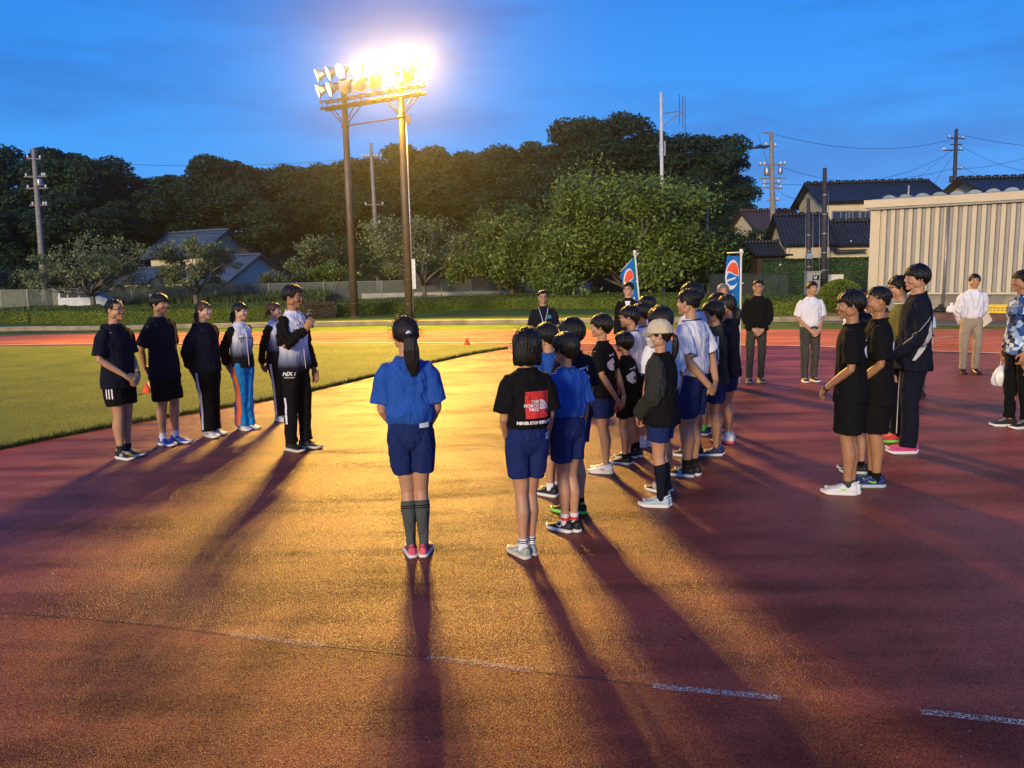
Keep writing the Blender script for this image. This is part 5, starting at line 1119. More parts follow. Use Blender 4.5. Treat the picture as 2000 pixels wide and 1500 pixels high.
banner('tall blue banner with red white and blue globe, standing upright beside the grey haired man', 1444, 752, 12.6, 489, .40, 2.0, lambda v: 0, R(-73), lean=4)
banner('tall blue banner twisted narrow by the wind behind the suited man', 1262, 735, 13.6, 491, .36, 2.0, lambda v: R(60)+R(24)*min(1, v*2.2), R(4), lean=-22)

# ---------------------------------------------------------------- training cones
def cone(label, px, py, m, s=1.0):
    g = G(px, py, .03); t = thing('training_cone', label, 'cone', g, 0, 'small marker cones')
    b = BM(); tube(b, [(0, 0, .012), (0, 0, .05), (0, 0, .16*s)], [.075*s, .055*s, .022*s], 18); obj('cone_body', b, m, t, True)
    b = BM(); tube(b, [(0, 0, 0), (0, 0, .014)], .095*s, 18); obj('base', b, m, t, True)
M_oc = mat('orange_plastic', (.85, .12, .03), .4); M_yc = mat('yellow_plastic', (.85, .62, .02), .4)
cone('orange cone on the grass between the two men in shorts', 288, 767, M_oc, 1.05); cone('yellow cone on the far grass right of the man with glasses', 270, 675, M_yc, 1.1)
cone('orange cone at the far track edge right of the ponytailed girl', 912, 673, M_oc, 1.05)
# ================================================================ planting
M_leafh = mat('hedge_leaf', (.055, .095, .008), .55, vs=.35, col2=(.13, .175, .012), island=.55, spec=.3)
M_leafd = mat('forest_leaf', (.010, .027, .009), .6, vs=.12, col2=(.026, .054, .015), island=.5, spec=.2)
M_leafm = mat('tree_leaf', (.060, .110, .016), .5, vs=.45, col2=(.17, .225, .035), island=.55, spec=.3)
M_leafg = mat('grey_green_leaf', (.095, .125, .045), .6, vs=.6, col2=(.20, .235, .085), island=.5, spec=.25)
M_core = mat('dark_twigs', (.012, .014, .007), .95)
M_bark = mat('bark', (.16, .135, .10), .9, var=.4, vs=6, bump=.8, bs=24, stretch=(1, 1, .3)); M_barkd = mat('dark_bark', (.03, .024, .018), .9, var=.4, vs=6, bump=.8, bs=24)
M_dry = mat('dry_hedge', (.075, .055, .028), .8, vs=.8, col2=(.12, .085, .045), island=.5)
rng = np.random.default_rng(11)
def hedge(name, label, front, depth, h, leaf, n_leaf, dry=None, z0=.0, mleaf=None):
    """front: ground points of the near side, left to right; the body reaches 'depth' further away"""
    t = thing(name, label, 'hedge', (front[0].x, front[0].y, 0))
    back = [p+Vector((p.x, p.y, 0)).normalized()*depth for p in front]; out = [(p.x, p.y) for p in front]+[(p.x, p.y) for p in back[::-1]]
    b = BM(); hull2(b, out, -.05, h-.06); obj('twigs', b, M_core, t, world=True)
    C = []; Nn = []; segs = [(front[i+1]-front[i]).length for i in range(len(front)-1)]; tot = sum(segs); ends = 2
    for i in range(len(front)-1):
        a, b_, a2, b2 = front[i], front[i+1], back[i], back[i+1]; nf = int(n_leaf*segs[i]/tot)
        u = rng.random(nf); e = (b_-a); nrm = Vector((e.y, -e.x, 0)).normalized()
        kf = int(nf*.42); z = h*rng.random(kf); off = .05*np.array([noise.noise((float(x)*e.length*.9+i*7, float(zz)*2, 0)) for x, zz in zip(u[:kf], z)])
        pf = np.array(a)[None]+np.array(e)[None]*u[:kf, None]; pf[:, 2] = z; pf += np.array(nrm)[None]*(off+.02+.04*rng.random(kf)-.05*(z/h > .9))[:, None]
        C.append(pf); Nn.append(np.tile(np.array(nrm), (kf, 1)))
        m_ = nf-kf; v = rng.random(m_)**1.6; uu = rng.random(m_); pa = np.array(a)[None]*(1-uu[:, None])+np.array(b_)[None]*uu[:, None]; pb = np.array(a2)[None]*(1-uu[:, None])+np.array(b2)[None]*uu[:, None]
        pt_ = pa*(1-v[:, None])+pb*v[:, None]; pt_[:, 2] = h+.05*np.array([noise.noise((float(q[0])*.8, float(q[1])*.8, 2)) for q in pt_])+.03*rng.random(m_)-.04*(v < .01); C.append(pt_); Nn.append(np.tile(np.array([0, 0, 1.]), (m_, 1)))
    for p, q in ((front[0], back[0]), (front[-1], back[-1])):
        k = 500; u = rng.random(k); pp = np.array(p)[None]*(1-u[:, None])+np.array(q)[None]*u[:, None]; pp[:, 2] = h*rng.random(k); C.append(pp); s_ = -1 if p is front[0] else 1; Nn.append(np.tile(np.array([s_, 0, 0.]), (k, 1)))
    C = np.concatenate(C); Nn = np.concatenate(Nn); c, U, V = leafset(C, Nn, leaf*.9, .45, rng)
    o = quads('foliage', c.astype(np.float32), U, V, mleaf or M_leafh, t); o.data.transform(Matrix.Translation(-t.location)); return t
HF = [G(*p) for p in ((62, 634), (200, 636), (330, 634), (450, 631), (560, 627))]
hedge('hedge', 'long low clipped hedge behind the coaches, wide flat top', HF, 7, .56, .040, 52000)
hedge('hedge', 'short piece of clipped hedge at the far left edge', [G(*p) for p in ((-260, 634), (-80, 633), (58, 631))], 6, .52, .042, 15000)
hedge('hedge', 'dry brown end of the hedge behind the speaker', [G(*p) for p in ((563, 627), (610, 625), (655, 622))], 3.5, .56, .040, 12000, mleaf=M_dry)
hedge('hedge', 'long straight green hedge behind the track between the floodlight and the round bush', [G(*p) for p in ((660, 621), (760, 614), (850, 609), (1000, 603.5), (1150, 603.5), (1300, 607), (1420, 612), (1530, 617), (1620, 618))], 7, .52, .042, 62000)
def blobtree(seed, rx, ry, rz, cz, n, leaf, ncl, m, trunk_h, bark, spread=.35, flat=.55, jit=.8, br=10, tr=.22):
    """meshes of one tree, unit metres: trunk with limbs, and a crown of leaf-sized faces in many clumps"""
    r = np.random.default_rng(seed); cl = unit(r.normal(0, 1, (ncl, 3)))*(r.random((ncl, 1))**.5*.90); cl[:, 2] = np.where(cl[:, 2] < -.5, -cl[:, 2]*.4, cl[:, 2])
    cl *= np.array([rx, ry, rz]); cl[:, 2] += cz; cr_ = (rx+rz)/2*spread*(.55+.7*r.random(ncl)); 
    for i in range(ncl):
        dd_ = np.linalg.norm(cl-cl[i], axis=1); dd_[i] = 9e9; j = int(np.argmin(dd_)); lim = .62*(cr_[i]+cr_[j])
        if dd_[j] > lim: cl[i] = cl[j]+(cl[i]-cl[j])*lim/dd_[j]
    w_ = cr_**2/np.sum(cr_**2); idx = r.choice(ncl, n, p=w_)
    d = unit(r.normal(0, 1, (n, 3))); d[:, 2] = np.where(r.random(n) < .7, np.abs(d[:, 2]), d[:, 2]); rad = cr_[idx]*(.50+.72*r.random(n)**.8); C = cl[idx]+d*rad[:, None]*np.array([1, 1, flat+.25])
    c, U, V = leafset(C.astype(np.float32), d, leaf, jit, r)
    b = BM(); rn = random.Random(seed); tube(b, [(0, 0, -.3), (.05, 0, trunk_h*.5), (0, .05, trunk_h)], [tr*1.5, tr, tr*.85], 10)
    for k in range(br):
        e = Vector(cl[rn.randrange(ncl)]); s_ = Vector((0, 0, trunk_h*rn.uniform(.75, 1.0))); mdl = s_.lerp(e, .5)+Vector((e.x*.18, e.y*.18, -.12*e.z*0)); tube(b, [s_, mdl, e], [tr*.55, tr*.3, tr*.08], 6)
        for q in range(3):
            e2 = Vector(cl[rn.randrange(ncl)]); 
            if (e2-mdl).length < rx*.9: tube(b, [mdl, mdl.lerp(e2, .5)+Vector((0, 0, -.05*rx)), e2], [tr*.28, tr*.16, tr*.05], 5)
    return b, (c, U, V)
def tree_thing(name, label, loc, parts, m, bark, rz=0, sc=1, group=None, sz=None):
    t = thing(name, label, 'tree', loc, rz, group); t.scale = (sc, sc, sz or sc); b, (c, U, V) = parts
    obj('trunk', b, bark, t, True); quads('crown', c, U, V, m, t); return t
# ---- the dark wood behind: every crown against the sky is a tree of its own
protos = []
specs = [(101, 4.6, 4.2, 4.6, 9.0, 24000, .17, 46, 6.0), (102, 3.8, 3.8, 5.4, 9.2, 24000, .16, 44, 6.0), (103, 5.2, 4.4, 4.0, 9.4, 26000, .17, 50, 6.5), (104, 4.0, 4.0, 4.8, 8.8, 22000, .18, 36, 6.0)]
wood = [(-45, 270, 76, 'far left edge, cut by the frame'), (60, 260, 75, 'with the broad rounded top behind the left utility pole'), (150, 281, 73, 'second from the left, rounded, right of the utility pole'), (228, 299, 75, 'third from the left, sloping down to the right'), (312, 309, 78, 'low one above the left end of the house roof'), (392, 297, 76, 'with a narrow top above the grey tiled house'), (474, 280, 74, 'with the pointed top right of the grey tiled house'), (560, 303, 78, 'low one between the pointed top and the floodlight'), (632, 302, 76, 'just left of the left floodlight pole'), (703, 274, 74, 'broad one seen between the two floodlight poles'), (775, 297, 78, 'low one behind the right floodlight pole'), (846, 246, 74, 'with the small peak just right of the floodlight'), (908, 258, 75, 'second to the right of the floodlight'), (972, 270, 77, 'in the dip left of the great rounded crowns'), (1058, 236, 73, 'leftmost of the great rounded crowns'), (1128, 224, 75, 'great rounded crown left of the antenna mast'), (1205, 219, 74, 'tallest one, just left of the antenna mast'), (1292, 232, 75, 'great crown right behind the antenna mast'), (1362, 246, 73, 'rightmost great crown, open at its right side'), (1412, 300, 74, 'lower shoulder of the wood toward the utility pole')]
for i, sp in enumerate(specs): protos.append(None)
def wood_tree(px, top, d, lab, k, m=M_leafd, wscale=1.0):
    z = P(px, top, d).z; base = P(px, top, d); full = specs[k][4]+specs[k][3]*1.06; sc = z/full; loc = (base.x, base.y, 0); rz = random.random()*6.28
    if protos[k] is None:
        s_ = specs[k]; t = tree_thing('forest_tree', lab, loc, blobtree(s_[0], s_[1], s_[2], s_[3], s_[4], s_[5], s_[6], s_[7], m, s_[8], M_barkd, spread=.245, flat=.5), m, M_barkd, rz, sc*1.02, 'dark trees of the wood behind the field'); protos[k] = t
        t.scale = (sc*wscale, sc*wscale, sc)
    else:
        t = copy_tree(protos[k]); t.location = loc; t.rotation_euler.z = rz; t.scale = (sc*wscale, sc*wscale, sc); t['label'] = lab
    return t
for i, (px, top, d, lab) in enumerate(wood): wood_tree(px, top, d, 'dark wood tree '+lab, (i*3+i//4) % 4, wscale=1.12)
lower = [(-70, 400, 64), (25, 395, 62), (110, 372, 66), (185, 395, 62), (262, 372, 66), (345, 355, 68), (430, 352, 66), (520, 378, 63), (600, 368, 66), (680, 352, 66), (748, 372, 64), (830, 350, 67), (905, 345, 66), (985, 352, 66), (1060, 330, 68), (1150, 325, 68), (1240, 330, 68), (1330, 340, 66), (1400, 385, 62), (1452, 420, 60)]
marks = ['at the left edge', 'behind the left utility pole', 'above the pale spreading tree', 'left of the house', 'over the left end of the house roof', 'directly above the house roof', 'over the right end of the house roof', 'right of the house gable', 'left of the left floodlight pole', 'behind the left floodlight pole', 'between the floodlight poles', 'right of the right floodlight pole', 'above the spreading bare tree', 'left of the broad bright tree', 'above the left side of the broad bright tree', 'above the top of the broad bright tree', 'left of the antenna mast', 'right of the antenna mast', 'at the right end of the wood', 'lowest, next to the right utility pole']
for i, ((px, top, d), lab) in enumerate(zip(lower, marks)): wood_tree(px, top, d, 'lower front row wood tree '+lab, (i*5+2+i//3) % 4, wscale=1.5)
# wooded slope and undergrowth
b = BM(); prev = None
for i in range(41):
    x = -75+i*3.1; row = [b.verts.new((x*(1+.012*k), 56+k*5+(.5-i/80)*4, min(1, k/4)*(2.0+k*.6)*(1 if x < 20 else max(0, 1-(x-20)/12))+.5*noise.noise((x*.12, k*.9, 3)))) for k in range(8)]
    if prev:
        for k in range(7): b.faces.new((prev[k], row[k], row[k+1], prev[k+1])).smooth = True
    prev = row
bmesh.ops.recalc_face_normals(b, faces=b.faces); obj('hillside', b, M_dirt)['kind'] = 'structure'
n = 60000; x = rng.uniform(-62, 26, n); y = 54+rng.random(n)*16; hh_ = np.array([2.6+2.4*noise.noise((float(a)*.22, float(c_)*.25, 5))+1.2*noise.noise((float(a)*.7, float(c_)*.7, 1)) for a, c_ in zip(x, y)]); 
z = hh_*(1-.35*rng.random(n)**2)+(y-54)*.16
keep = ~((x > -36) & (x < -13) & (y < 66))
C = np.stack([x, y, np.maximum(.05, z)], 1)[keep]; c, U, V = leafset(C.astype(np.float32), np.tile(np.array([0, -.5, 1.]), (len(C), 1)), .16, .9, rng)
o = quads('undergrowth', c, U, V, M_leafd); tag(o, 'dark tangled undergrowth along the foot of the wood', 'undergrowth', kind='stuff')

def branchy(seed, trunk, R_, Hh, n, leaf, m, limbs=8, tr=.14, fan=.9, dens=1.0, low=.25, bark=None, leafpow=.5):
    """a spreading open tree: visible limbs that fan out from a short trunk, leaves round the twig ends"""
    rn = random.Random(seed); b = BM(); tips = []; tube(b, [(0, 0, -.2), (.03, 0, trunk*.5), (0, 0, trunk)], [tr*1.25, tr, tr*.92], 9)
    def grow(p, d, L_, r, dep):
        q1 = p+d*L_*.5+Vector((rn.gauss(0, .05), rn.gauss(0, .05), rn.gauss(.02, .04)))*L_; q2 = q1+(d+Vector((rn.gauss(0, .16), rn.gauss(0, .16), rn.gauss(.10, .12)))).normalized()*L_*.5
        tube(b, [p, q1, q2], [r, r*.8, r*.6], 6 if dep > 1 else 4)
        if dep <= 1: tips.append((q2, L_)); tips.append((q1, L_))
        if dep > 0:
            for k in range(3 if dep > 1 else 3):
                d2 = (d+Vector((rn.gauss(0, .5), rn.gauss(0, .5), rn.gauss(.16, .30)))).normalized(); grow(q2, d2, L_*rn.uniform(.55, .78), r*.55, dep-1)
    for k in range(limbs):
        a = 2*math.pi*k/limbs+rn.uniform(-.3, .3); el = rn.uniform(low, 1.15); d = Vector((math.cos(a)*math.cos(el)*fan, math.sin(a)*math.cos(el)*fan, math.sin(el))).normalized()
        grow(Vector((0, 0, trunk*rn.uniform(.8, 1))), d, (R_*.42 if el < .8 else Hh*.36)*rn.uniform(.85, 1.1), tr*.55, 3)
    T = np.array([list(t[0]) for t in tips]); idx = rng.integers(0, len(T), n); C = T[idx]+rng.normal(0, 1, (n, 3))*np.array([.30, .30, .22])*(R_/4)*dens
    s = np.array([R_/max(1e-3, np.percentile(np.abs(C[:, 0]), 97)), R_/max(1e-3, np.percentile(np.abs(C[:, 1]), 97)), (Hh-trunk)/max(1e-3, np.percentile(C[:, 2], 99)-trunk)])
    C = C*np.array([s[0], s[1], 1]); C[:, 2] = trunk+(C[:, 2]-trunk)*s[2]
    for v in b.verts:
        if v.co.z > trunk*.9: v.co.x *= 1+(s[0]-1)*min(1, (v.co.z-trunk*.9)/1); v.co.y *= 1+(s[1]-1)*min(1, (v.co.z-trunk*.9)/1); v.co.z = trunk+(v.co.z-trunk)*s[2] if v.co.z > trunk else v.co.z
    c, U, V = leafset(C.astype(np.float32), np.tile(np.array([0, -.3, 1.]), (n, 1)), leaf, .8, rng)
    return b, (c, U, V)
def spread_tree(label, px, base_y, top_y, half_px, d, seed, n, leaf, m, limbs=9, tr=.14, low=.2, dens=1.0, group=None, bark=None, trunk=.9, name='spreading_tree'):
    base = P(px, base_y, d); Hh = P(px, top_y, d).z; R_ = half_px/F_PX*d
    t = tree_thing(name, label, (base.x, base.y, 0), branchy(seed, trunk, R_, Hh, n, leaf, m, limbs, tr, low=low, dens=dens), m, bark or M_bark, 0, 1, group); return t
spread_tree('pale branchy spreading tree beside the left utility pole, trunk in front of the van', 182, 600, 463, 98, 44, 5, 7500, .075, M_leafg, limbs=13, dens=.75, trunk=1.0, low=.12)
spread_tree('spreading tree in front of the grey tiled house', 382, 585, 470, 68, 46, 6, 11000, .08, M_leafg, limbs=10, dens=.85, trunk=.9, low=.15)
spread_tree('open spreading tree with bare limbs right of the right floodlight pole', 828, 578, 428, 108, 48, 7, 9500, .085, M_leafg, limbs=11, dens=.9, trunk=1.1, low=.2)
spread_tree('leafy tree left of the broad bright tree, leaning trunk', 1000, 580, 412, 105, 47, 8, 22000, .105, M_leafm, limbs=10, dens=1.1, trunk=.75, low=.08)
spread_tree('broad bright leafy tree, left one of the pair in front of the antenna mast', 1108, 580, 375, 128, 44, 9, 44000, .115, M_leafm, limbs=12, dens=1.35, trunk=.62, low=.0, tr=.17)
spread_tree('broad bright leafy tree with the highest top, directly in front of the antenna mast', 1232, 580, 342, 140, 44.5, 10, 56000, .115, M_leafm, limbs=13, dens=1.4, trunk=.62, low=.0, tr=.18)
spread_tree('darker leafy tree right of the broad bright pair', 1355, 582, 392, 108, 48, 12, 32000, .11, M_leafd, limbs=11, dens=1.3, trunk=.7, low=.0, bark=M_barkd)
spread_tree('small dark tree between the broad trees and right utility pole', 1440, 560, 455, 60, 50, 13, 9000, .09, M_leafd, limbs=8, trunk=.8, low=.1, bark=M_barkd)
spread_tree('grey green bushy tree low against the wood, left of the floodlight', 590, 580, 468, 70, 56, 14, 8000, .10, M_leafg, limbs=9, trunk=.6, low=.1, bark=M_barkd)
spread_tree('small round shrub tree behind the speaker at the fence', 650, 580, 512, 45, 53, 15, 7000, .09, M_leafm, limbs=9, trunk=.3, low=.05, bark=M_barkd)
spread_tree('low leafy bush tree between the pale tree and the left pole', 92, 590, 520, 60, 50, 16, 5000, .09, M_leafd, limbs=8, trunk=.3, low=.05, bark=M_barkd)
# round clipped bush
q = G(1640, 620); t = thing('round_bush', 'round clipped bush in front of the meter box', 'bush', (q.x, q.y, 0)); Rb = 43/F_PX*q.y; Hb = P(1640, 545, q.y+Rb*.6).z
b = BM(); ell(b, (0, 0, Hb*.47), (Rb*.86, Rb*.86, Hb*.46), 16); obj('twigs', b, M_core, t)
d = unit(rng.normal(0, 1, (16000, 3))); C = d*np.array([Rb, Rb, Hb*.53])*(.92+.10*rng.random((16000, 1)))+np.array([0, 0, Hb*.47]); C = C[C[:, 2] > 0]; c, U, V = leafset(C.astype(np.float32), d[:len(C)], .030, .6, rng); quads('foliage', c, U, V, M_leafh, t)

# ================================================================ fences and low walls
M_fence = mat('fence_green', (.32, .33, .27), .6, metal=.3)
def meshmat():
    m = mat('chain_link', (.34, .36, .31), .55, metal=.4); t = m.node_tree; b = t.nodes['Principled BSDF']; c = t.nodes.new('ShaderNodeTexCoord'); mp = t.nodes.new('ShaderNodeMapping'); mp.inputs['Rotation'].default_value = (0, R(45), 0); t.links.new(c.outputs['Object'], mp.inputs[0])
    s = t.nodes.new('ShaderNodeSeparateXYZ'); t.links.new(mp.outputs[0], s.inputs[0]); last = None
    for ax in (0, 2):
        k = t.nodes.new('ShaderNodeMath'); k.operation = 'MULTIPLY'; k.inputs[1].default_value = 16; t.links.new(s.outputs[ax], k.inputs[0]); f = t.nodes.new('ShaderNodeMath'); f.operation = 'FRACT'; t.links.new(k.outputs[0], f.inputs[0]); l_ = t.nodes.new('ShaderNodeMath'); l_.operation = 'LESS_THAN'; l_.inputs[1].default_value = .19; t.links.new(f.outputs[0], l_.inputs[0])
        if last: a = t.nodes.new('ShaderNodeMath'); a.operation = 'MAXIMUM'; t.links.new(last.outputs[0], a.inputs[0]); t.links.new(l_.outputs[0], a.inputs[1]); last = a
        else: last = l_
    t.links.new(last.outputs[0], b.inputs['Alpha']); return m
M_link = meshmat()
fence_x = [(-120, 45), (0, 45.2), (52, 45.5), (103, 46), (152, 46), (203, 46.5), (256, 47), (310, 47.5), (365, 48), (420, 48.5), (475, 49), (525, 49.5), (580, 50), (632, 50.5), (688, 51), (745, 51.3), (803, 51.6), (862, 52), (920, 52), (978, 52.4), (1036, 52.4), (1094, 52.4)]
t = thing('chain_link_fence', 'grey chain link fence running behind the hedges on the left and middle', 'fence', P(500, 570, 49)*1); t.location.z = 0
pp = [P(x, 560, d) for x, d in fence_x]; ztop = 1.28
for p in pp: b = BM(); tube(b, [(p.x, p.y, -.1), (p.x, p.y, ztop+.04)], .035, 6); obj('fence_post', b, M_fence, t, world=True)
b = BM(); tube(b, [(p.x, p.y, ztop) for p in pp], .022, 6); obj('top_rail', b, M_fence, t, world=True)
b = BM()
for p, q in zip(pp, pp[1:]): vs = [b.verts.new(v) for v in ((p.x, p.y, .05), (q.x, q.y, .05), (q.x, q.y, ztop), (p.x, p.y, ztop))]; b.faces.new(vs)
obj('chain_link', b, M_link, t, world=True)
# tall grass bank behind the fence on the left
n = 26000; px_ = rng.uniform(-60, 640, n); dd = 46.5+rng.random(n)*8; C = np.array([list(P(float(a), 590, float(c_))) for a, c_ in zip(px_, dd)]); C[:, 2] = .15+.75*((dd-46.5)/8)
bl = blades('tall_grass', C, .42, mat('tall_blade', (.04, .075, .02), .7, island=.5, col2=(.08, .12, .035), vs=.3), rng, .35); tag(bl, 'tall green grass growing on the slope behind the left fence', 'grass', kind='stuff')
b = BM(); vs = []
for px0, dd0, zz in ((-160, 46.3, .0), (660, 50.5, .0), (660, 60, .9), (-160, 56, .9)): q = P(px0, 590, dd0); vs.append(b.verts.new((q.x, q.y, zz)))
b.faces.new(vs); obj('grass_slope', b, M_verge)['kind'] = 'structure'
def wall_(name, label, a, b_, h, th, m, z0=-.05, cat='wall'):
    b = BM(); d = (b_-a); d.z = 0; n_ = Vector((-d.y, d.x, 0)).normalized()*th; hull2(b, [(a.x, a.y), (b_.x, b_.y), (b_.x+n_.x, b_.y+n_.y), (a.x+n_.x, a.y+n_.y)], z0, h); bmesh.ops.recalc_face_normals(b, faces=b.faces); o = obj(name, b, m); tag(o, label, cat); return o
M_wwall = mat('white_wall', (.66, .64, .58), .8, var=.12, vs=2)
wall_('low_wall', 'low white wall behind the fence, right of the left floodlight pole', P(706, 575, 53), P(1000, 572, 53.6), .46, .2, M_wwall)
wall_('low_wall', 'white wall panel behind the leafy tree, left of the man in the suit', P(1027, 560, 54), P(1082, 560, 54), .9, .15, M_wwall)
wall_('low_wall', 'white wall panel seen under the broad bright tree', P(1117, 560, 54), P(1153, 560, 54), .85, .15, M_wwall)
wall_('low_wall', 'dark brown shed wall under the leafy tree', P(930, 560, 56), P(1000, 560, 56), 1.35, .8, mat('shed_brown', (.05, .035, .025), .8))
wall_('low_wall', 'dark grey screen wall under the broad trees', P(1100, 560, 56), P(1270, 560, 56), 1.5, .2, mat('screen_grey', (.05, .055, .06), .7))
# dark mesh fence right of the broad trees
M_dark = mat('dark_green_steel', (.025, .035, .035), .6, metal=.3)
def barfence(name, label, a, b_, h, npost, nbar, m=M_dark, panel=False):
    t = thing(name, label, 'fence', (a.x, a.y, 0))
    for k in range(npost+1): p = a.lerp(b_, k/npost); bb = BM(); tube(bb, [(p.x, p.y, -.1), (p.x, p.y, h)], .04, 6); obj('fence_post', bb, m, t, world=True)
    for k in range(nbar): z = .15+(h-.2)*k/(nbar-1); bb = BM(); tube(bb, [(a.x, a.y, z), (b_.x, b_.y, z)], .016, 4); obj('fence_rail', bb, m, t, world=True)
    if panel: bb = BM(); bb.faces.new([bb.verts.new(v) for v in ((a.x, a.y, .1), (b_.x, b_.y, .1), (b_.x, b_.y, h), (a.x, a.y, h))]); obj('mesh_panel', bb, M_link2, t, world=True)
    return t
M_link2 = mat('fine_dark_mesh', (.03, .045, .05), .7, alpha=.55)
barfence('mesh_fence', 'tall dark mesh fence panel left of the white dress shirt man', P(1388, 560, 37), P(1541, 560, 36.5), 1.45, 3, 2, panel=True)
barfence('bar_fence', 'dark fence of many horizontal bars behind the white dress shirt man', P(1547, 560, 36.5), P(1700, 560, 33), 1.20, 6, 9)
wall_('low_wall', 'pale concrete footing under the bar fence', P(1545, 570, 37), P(1702, 570, 33.4), .32, .15, M_conc)
q = [P(1490, 520, 42), P(1560, 520, 42), P(1640, 520, 41), P(1725, 520, 40)]
hg = hedge('tall_hedge', 'tall dark green hedge in front of the tiled house, left of the hall', [Vector((p.x, p.y, 0)) for p in q], 2.2, 2.05, .06, 26000, mleaf=mat('tall_hedge_leaf', (.018, .05, .010), .6, vs=.4, col2=(.03, .075, .015), island=.4))

# ================================================================ buildings
def tilemat(name, col, sx=3.2):
    m = mat(name, col, .45, var=.25, vs=3, spec=.5); t = m.node_tree; b = t.nodes['Principled BSDF']; c = t.nodes.new('ShaderNodeTexCoord'); w1 = t.nodes.new('ShaderNodeTexWave'); w1.bands_direction = 'X'; w1.inputs['Scale'].default_value = sx*.5; w2 = t.nodes.new('ShaderNodeTexWave'); w2.bands_direction = 'Z'; w2.wave_profile = 'SAW'; w2.inputs['Scale'].default_value = sx*.9
    t.links.new(c.outputs['Object'], w1.inputs[0]); t.links.new(c.outputs['Object'], w2.inputs[0]); a = t.nodes.new('ShaderNodeMath'); a.operation = 'ADD'; t.links.new(w1.outputs['Fac'], a.inputs[0]); t.links.new(w2.outputs['Fac'], a.inputs[1])
    bp = t.nodes.new('ShaderNodeBump'); bp.inputs['Strength'].default_value = 1; bp.inputs['Distance'].default_value = .06; t.links.new(a.outputs[0], bp.inputs['Height']); t.links.new(bp.outputs[0], b.inputs['Normal']); return m
M_tile = tilemat('grey_blue_tiles', (.055, .095, .17)); M_tiled = tilemat('dark_tiles', (.022, .025, .032)); M_tiler = tilemat('brown_tiles', (.07, .045, .04))
M_cream = mat('cream_plaster', (.62, .53, .33), .85, var=.08, vs=2); M_grey_pl = mat('grey_plaster', (.60, .63, .60), .85, var=.06, vs=2); M_wood = mat('eave_wood', (.045, .028, .02), .7); M_glass = mat('dark_glass', (.03, .035, .045), .08, spec=.8); M_sash = mat('window_sash', (.25, .25, .26), .4, metal=.5); M_ridge = mat('ridge_tiles', (.25, .26, .28), .5)
def gable(parent, c, rz, Lx, Wy, z0, zw, zr, ov=.45, wallm=M_cream, roofm=M_tile, ridge=True, gablem=None):
    """block with a pitched roof, ridge along local x; c = centre on the ground"""
    Mx = Matrix.Translation(Vector((c[0], c[1], 0))) @ Matrix.Rotation(rz, 4, 'Z'); x, y = Lx/2, Wy/2
    b = BM(); v = [b.verts.new(p) for p in ((-x, -y, z0), (x, -y, z0), (x, y, z0), (-x, y, z0), (-x, -y, zw), (x, -y, zw), (x, y, zw), (-x, y, zw), (-x, 0, zr-.08), (x, 0, zr-.08))]
    for f in ((0, 1, 5, 4), (2, 3, 7, 6), (1, 2, 6, 9, 5), (3, 0, 4, 8, 7)): b.faces.new([v[i] for i in f])
    b.transform(Mx); wl = obj('wall', b, wallm, parent, world=True)
    s_ = (zr-zw)/y; b = BM(); X = x+ov*.8; Y = y+ov; ze = zw-s_*ov; th = .10
    for sg in (-1, 1):
        vs = [b.verts.new(p) for p in ((-X, sg*Y, ze), (X, sg*Y, ze), (X, sg*.0, zr), (-X, sg*.0, zr), (-X, sg*Y, ze-th), (X, sg*Y, ze-th), (X, 0, zr-th), (-X, 0, zr-th))]
        for f in ((0, 1, 2, 3), (7, 6, 5, 4), (0, 4, 5, 1), (1, 5, 6, 2), (3, 7, 4, 0)): b.faces.new([vs[i] for i in f])
    bmesh.ops.recalc_face_normals(b, faces=b.faces); 
    ro = obj('roof', b, roofm, parent); ro.matrix_world = Mx; ro.location = Mx.translation-parent.location; ro.rotation_euler = (0, 0, rz)
    if ridge:
        b = BM(); tube(b, [(-X-.05, 0, zr+.04), (X+.05, 0, zr+.04)], [(.13, .11)]*2, 8); 
        for k in range(int(X*2/.45)): box(b, (-X+.2+k*.45, 0, zr+.16), (.22, .16, .06))
        for sg in (-1, 1):
            for e in (-1, 1): tube(b, [(e*X, sg*Y, ze+.04), (e*X, 0, zr+.04)], .07, 6)
        rg_ = obj('ridge', b, roofm, ro)
    return wl
def window(parent, wl, c, rz, w_, h_, panes=2, lit=False):
    Mx = Matrix.Translation(Vector(c)) @ Matrix.Rotation(rz, 4, 'Z'); b = BM()
    for s_ in (-1, 1): box(b, (0, 0, s_*h_/2), (w_+.08, .08, .06)); box(b, (s_*w_/2, 0, 0), (.06, .08, h_))
    for k in range(1, panes): box(b, (-w_/2+w_*k/panes, 0, 0), (.05, .07, h_))
    b.transform(Mx); f = obj('window', b, M_sash, parent, world=True); b = BM(); box(b, (0, .02, 0), (w_-.02, .02, h_-.02)); b.transform(Mx); obj('pane', b, M_lit if lit else M_glass, f, world=True)
M_lit = mat('lit_window', (.9, .7, .3), .4, emit=(1, .75, .35), es=1.6)
